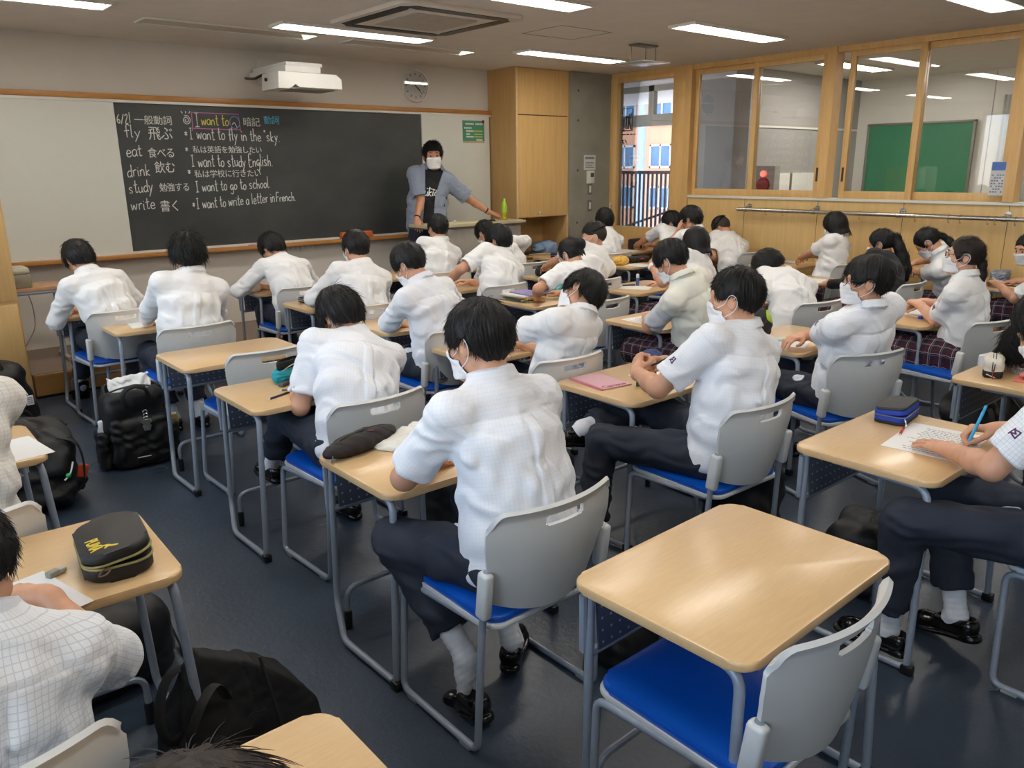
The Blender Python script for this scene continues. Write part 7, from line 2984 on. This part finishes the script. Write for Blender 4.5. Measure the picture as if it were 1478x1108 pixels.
def tote(P):
    x, y, z = P[:, 0], P[:, 1], P[:, 2]
    out = [(-.21, 0), (.21, 0), (.205, .17), (.115, .31), (.03, .355), (-.075, .45), (-.135, .37), (-.20, .20)]
    d = None
    for k in range(len(out)):
        (x0, z0), (x1, z1) = out[k], out[(k + 1) % len(out)]
        L = math.hypot(x1 - x0, z1 - z0)
        e = ((x - x0) * (z1 - z0) - (z - z0) * (x1 - x0)) / L
        d = e if d is None else smax(d, e, .006)
    dep = .125 * np.clip(1 - z / .50, 0, 1) + .012
    d = smax(d, (np.abs(y) - dep) * .95, .012)
    d = d + .003 * fold(P, .7, 5) + .0012 * fold(P, 2.0, 2) + .003 * np.exp(-((x - .05 + .12 * z) / .006) ** 2)
    return np.maximum(d, .004 - z)


soft('body', tote, (-.28, -.20, -.01), (.28, .20, .50), .005, M_bag2, t)
for yy, pts in ((-1, [(-.06, -.085, .30), (-.10, -.12, .38), (-.16, -.16, .36), (-.20, -.17, .27), (-.15, -.155, .20), (-.10, -.12, .22)]), (1, [(-.09, .05, .36), (-.17, .03, .36), (-.22, -.02, .29), (-.21, -.05, .22), (-.15, -.06, .24)])):
    bm = BM()
    add_tube(bm, smooth_line(pts), .016, 8, flat=.3)
    obj('handle', bm, M_bag2, t)
bm = BM()
add_tube(bm, smooth_line([(.075, -.155, .02), (.07, -.14, .14), (.055, -.115, .27), (.045, -.085, .38)]), .005, 6)
obj('seam', bm, mat('seam', (34, 33, 33), .7), t)
bm = BM()
add_prism(bm, [(-.03, 0), (-.02, .014), (0, .010), (.02, .018), (.034, .012), (.028, -.004), (.012, -.012), (-.012, -.006), (-.024, -.012)], 0, .005, .001, M=Matrix.Translation((0.0, -.136, .24)) @ Matrix.Rotation(RD(82), 4, 'X') @ Matrix.Rotation(-.3, 4, 'Z'))
obj('emblem', bm, mat('emblem black', (40, 40, 42), .25), t)
e = bag('black_bag', 'black bag with a trailing strap under the black and gold zip case desk', .40, 2.72, (.50, .34, .30), .15, seed=6)
strap(e, [(.18, -.10, .10), (.26, -.06, .05), (.31, .06, .10), (.32, .02, .03), (.30, -.08, .015)])
f = bag('backpack', 'grey black backpack with straps right of the folded arms boy chair', 4.98, 1.62, (.40, .28, .42), -.25, m=M_bag3, seed=3, sag=.010)
strap(f, [(-.12, -.12, .38), (-.15, -.19, .28), (-.13, -.20, .12), (-.10, -.16, .04)], m=M_bag3)
strap(f, [(.10, -.12, .38), (.14, -.20, .26), (.16, -.20, .10)], m=M_bag3)
w = empty('green_bottle', (4.66, 1.74, 0))
tag(w, 'pale green bottle standing by the grey black backpack', 'bottle')
bm = BM()
add_lathe(bm, [(.028, .0), (.032, .01), (.032, .16), (.016, .20), (.014, .21)], n=18)
obj('body', bm, mat('pale green plastic', (110, 170, 140), .25), w)
bm = BM()
add_lathe(bm, [(.016, .208), (.016, .23), (.013, .233)], n=16)
obj('cap', bm, MW_, w)
bag('black_bag', 'black bag on the floor under the worksheet desk', 3.02, 1.34, (.30, .22, .30), .2, seed=7)
bag('black_bag', 'black bag on the floor left of the laptop desk legs', 2.10, 2.90, (.30, .30, .32), .3, seed=8)
k = bag('black_bag', 'black bag with a strap loop under the large empty desk', 1.90, 1.66, (.24, .20, .17), .1, seed=9)
strap(k, [(.08, -.08, .12), (.12, -.14, .05), (.16, -.16, .015), (.20, -.08, .02), (.14, -.02, .03)])
bag('black_bag', 'black bag standing right of the pink notebook boy chair', 3.12, 1.98, (.26, .34, .36), .0, seed=10)
bag('black_bag', 'black bag on the floor under the desk of the vest student', 4.15, 3.55, (.40, .26, .34), .1, seed=11)
bag('black_bag', 'black bag on the floor left of the folded arms boy knees', 3.62, 2.62, (.26, .34, .34), .1, seed=12)
bag('black_bag', 'black bag on the floor behind the pink notebook desk', 2.55, 2.78, (.34, .22, .30), .1, seed=13)
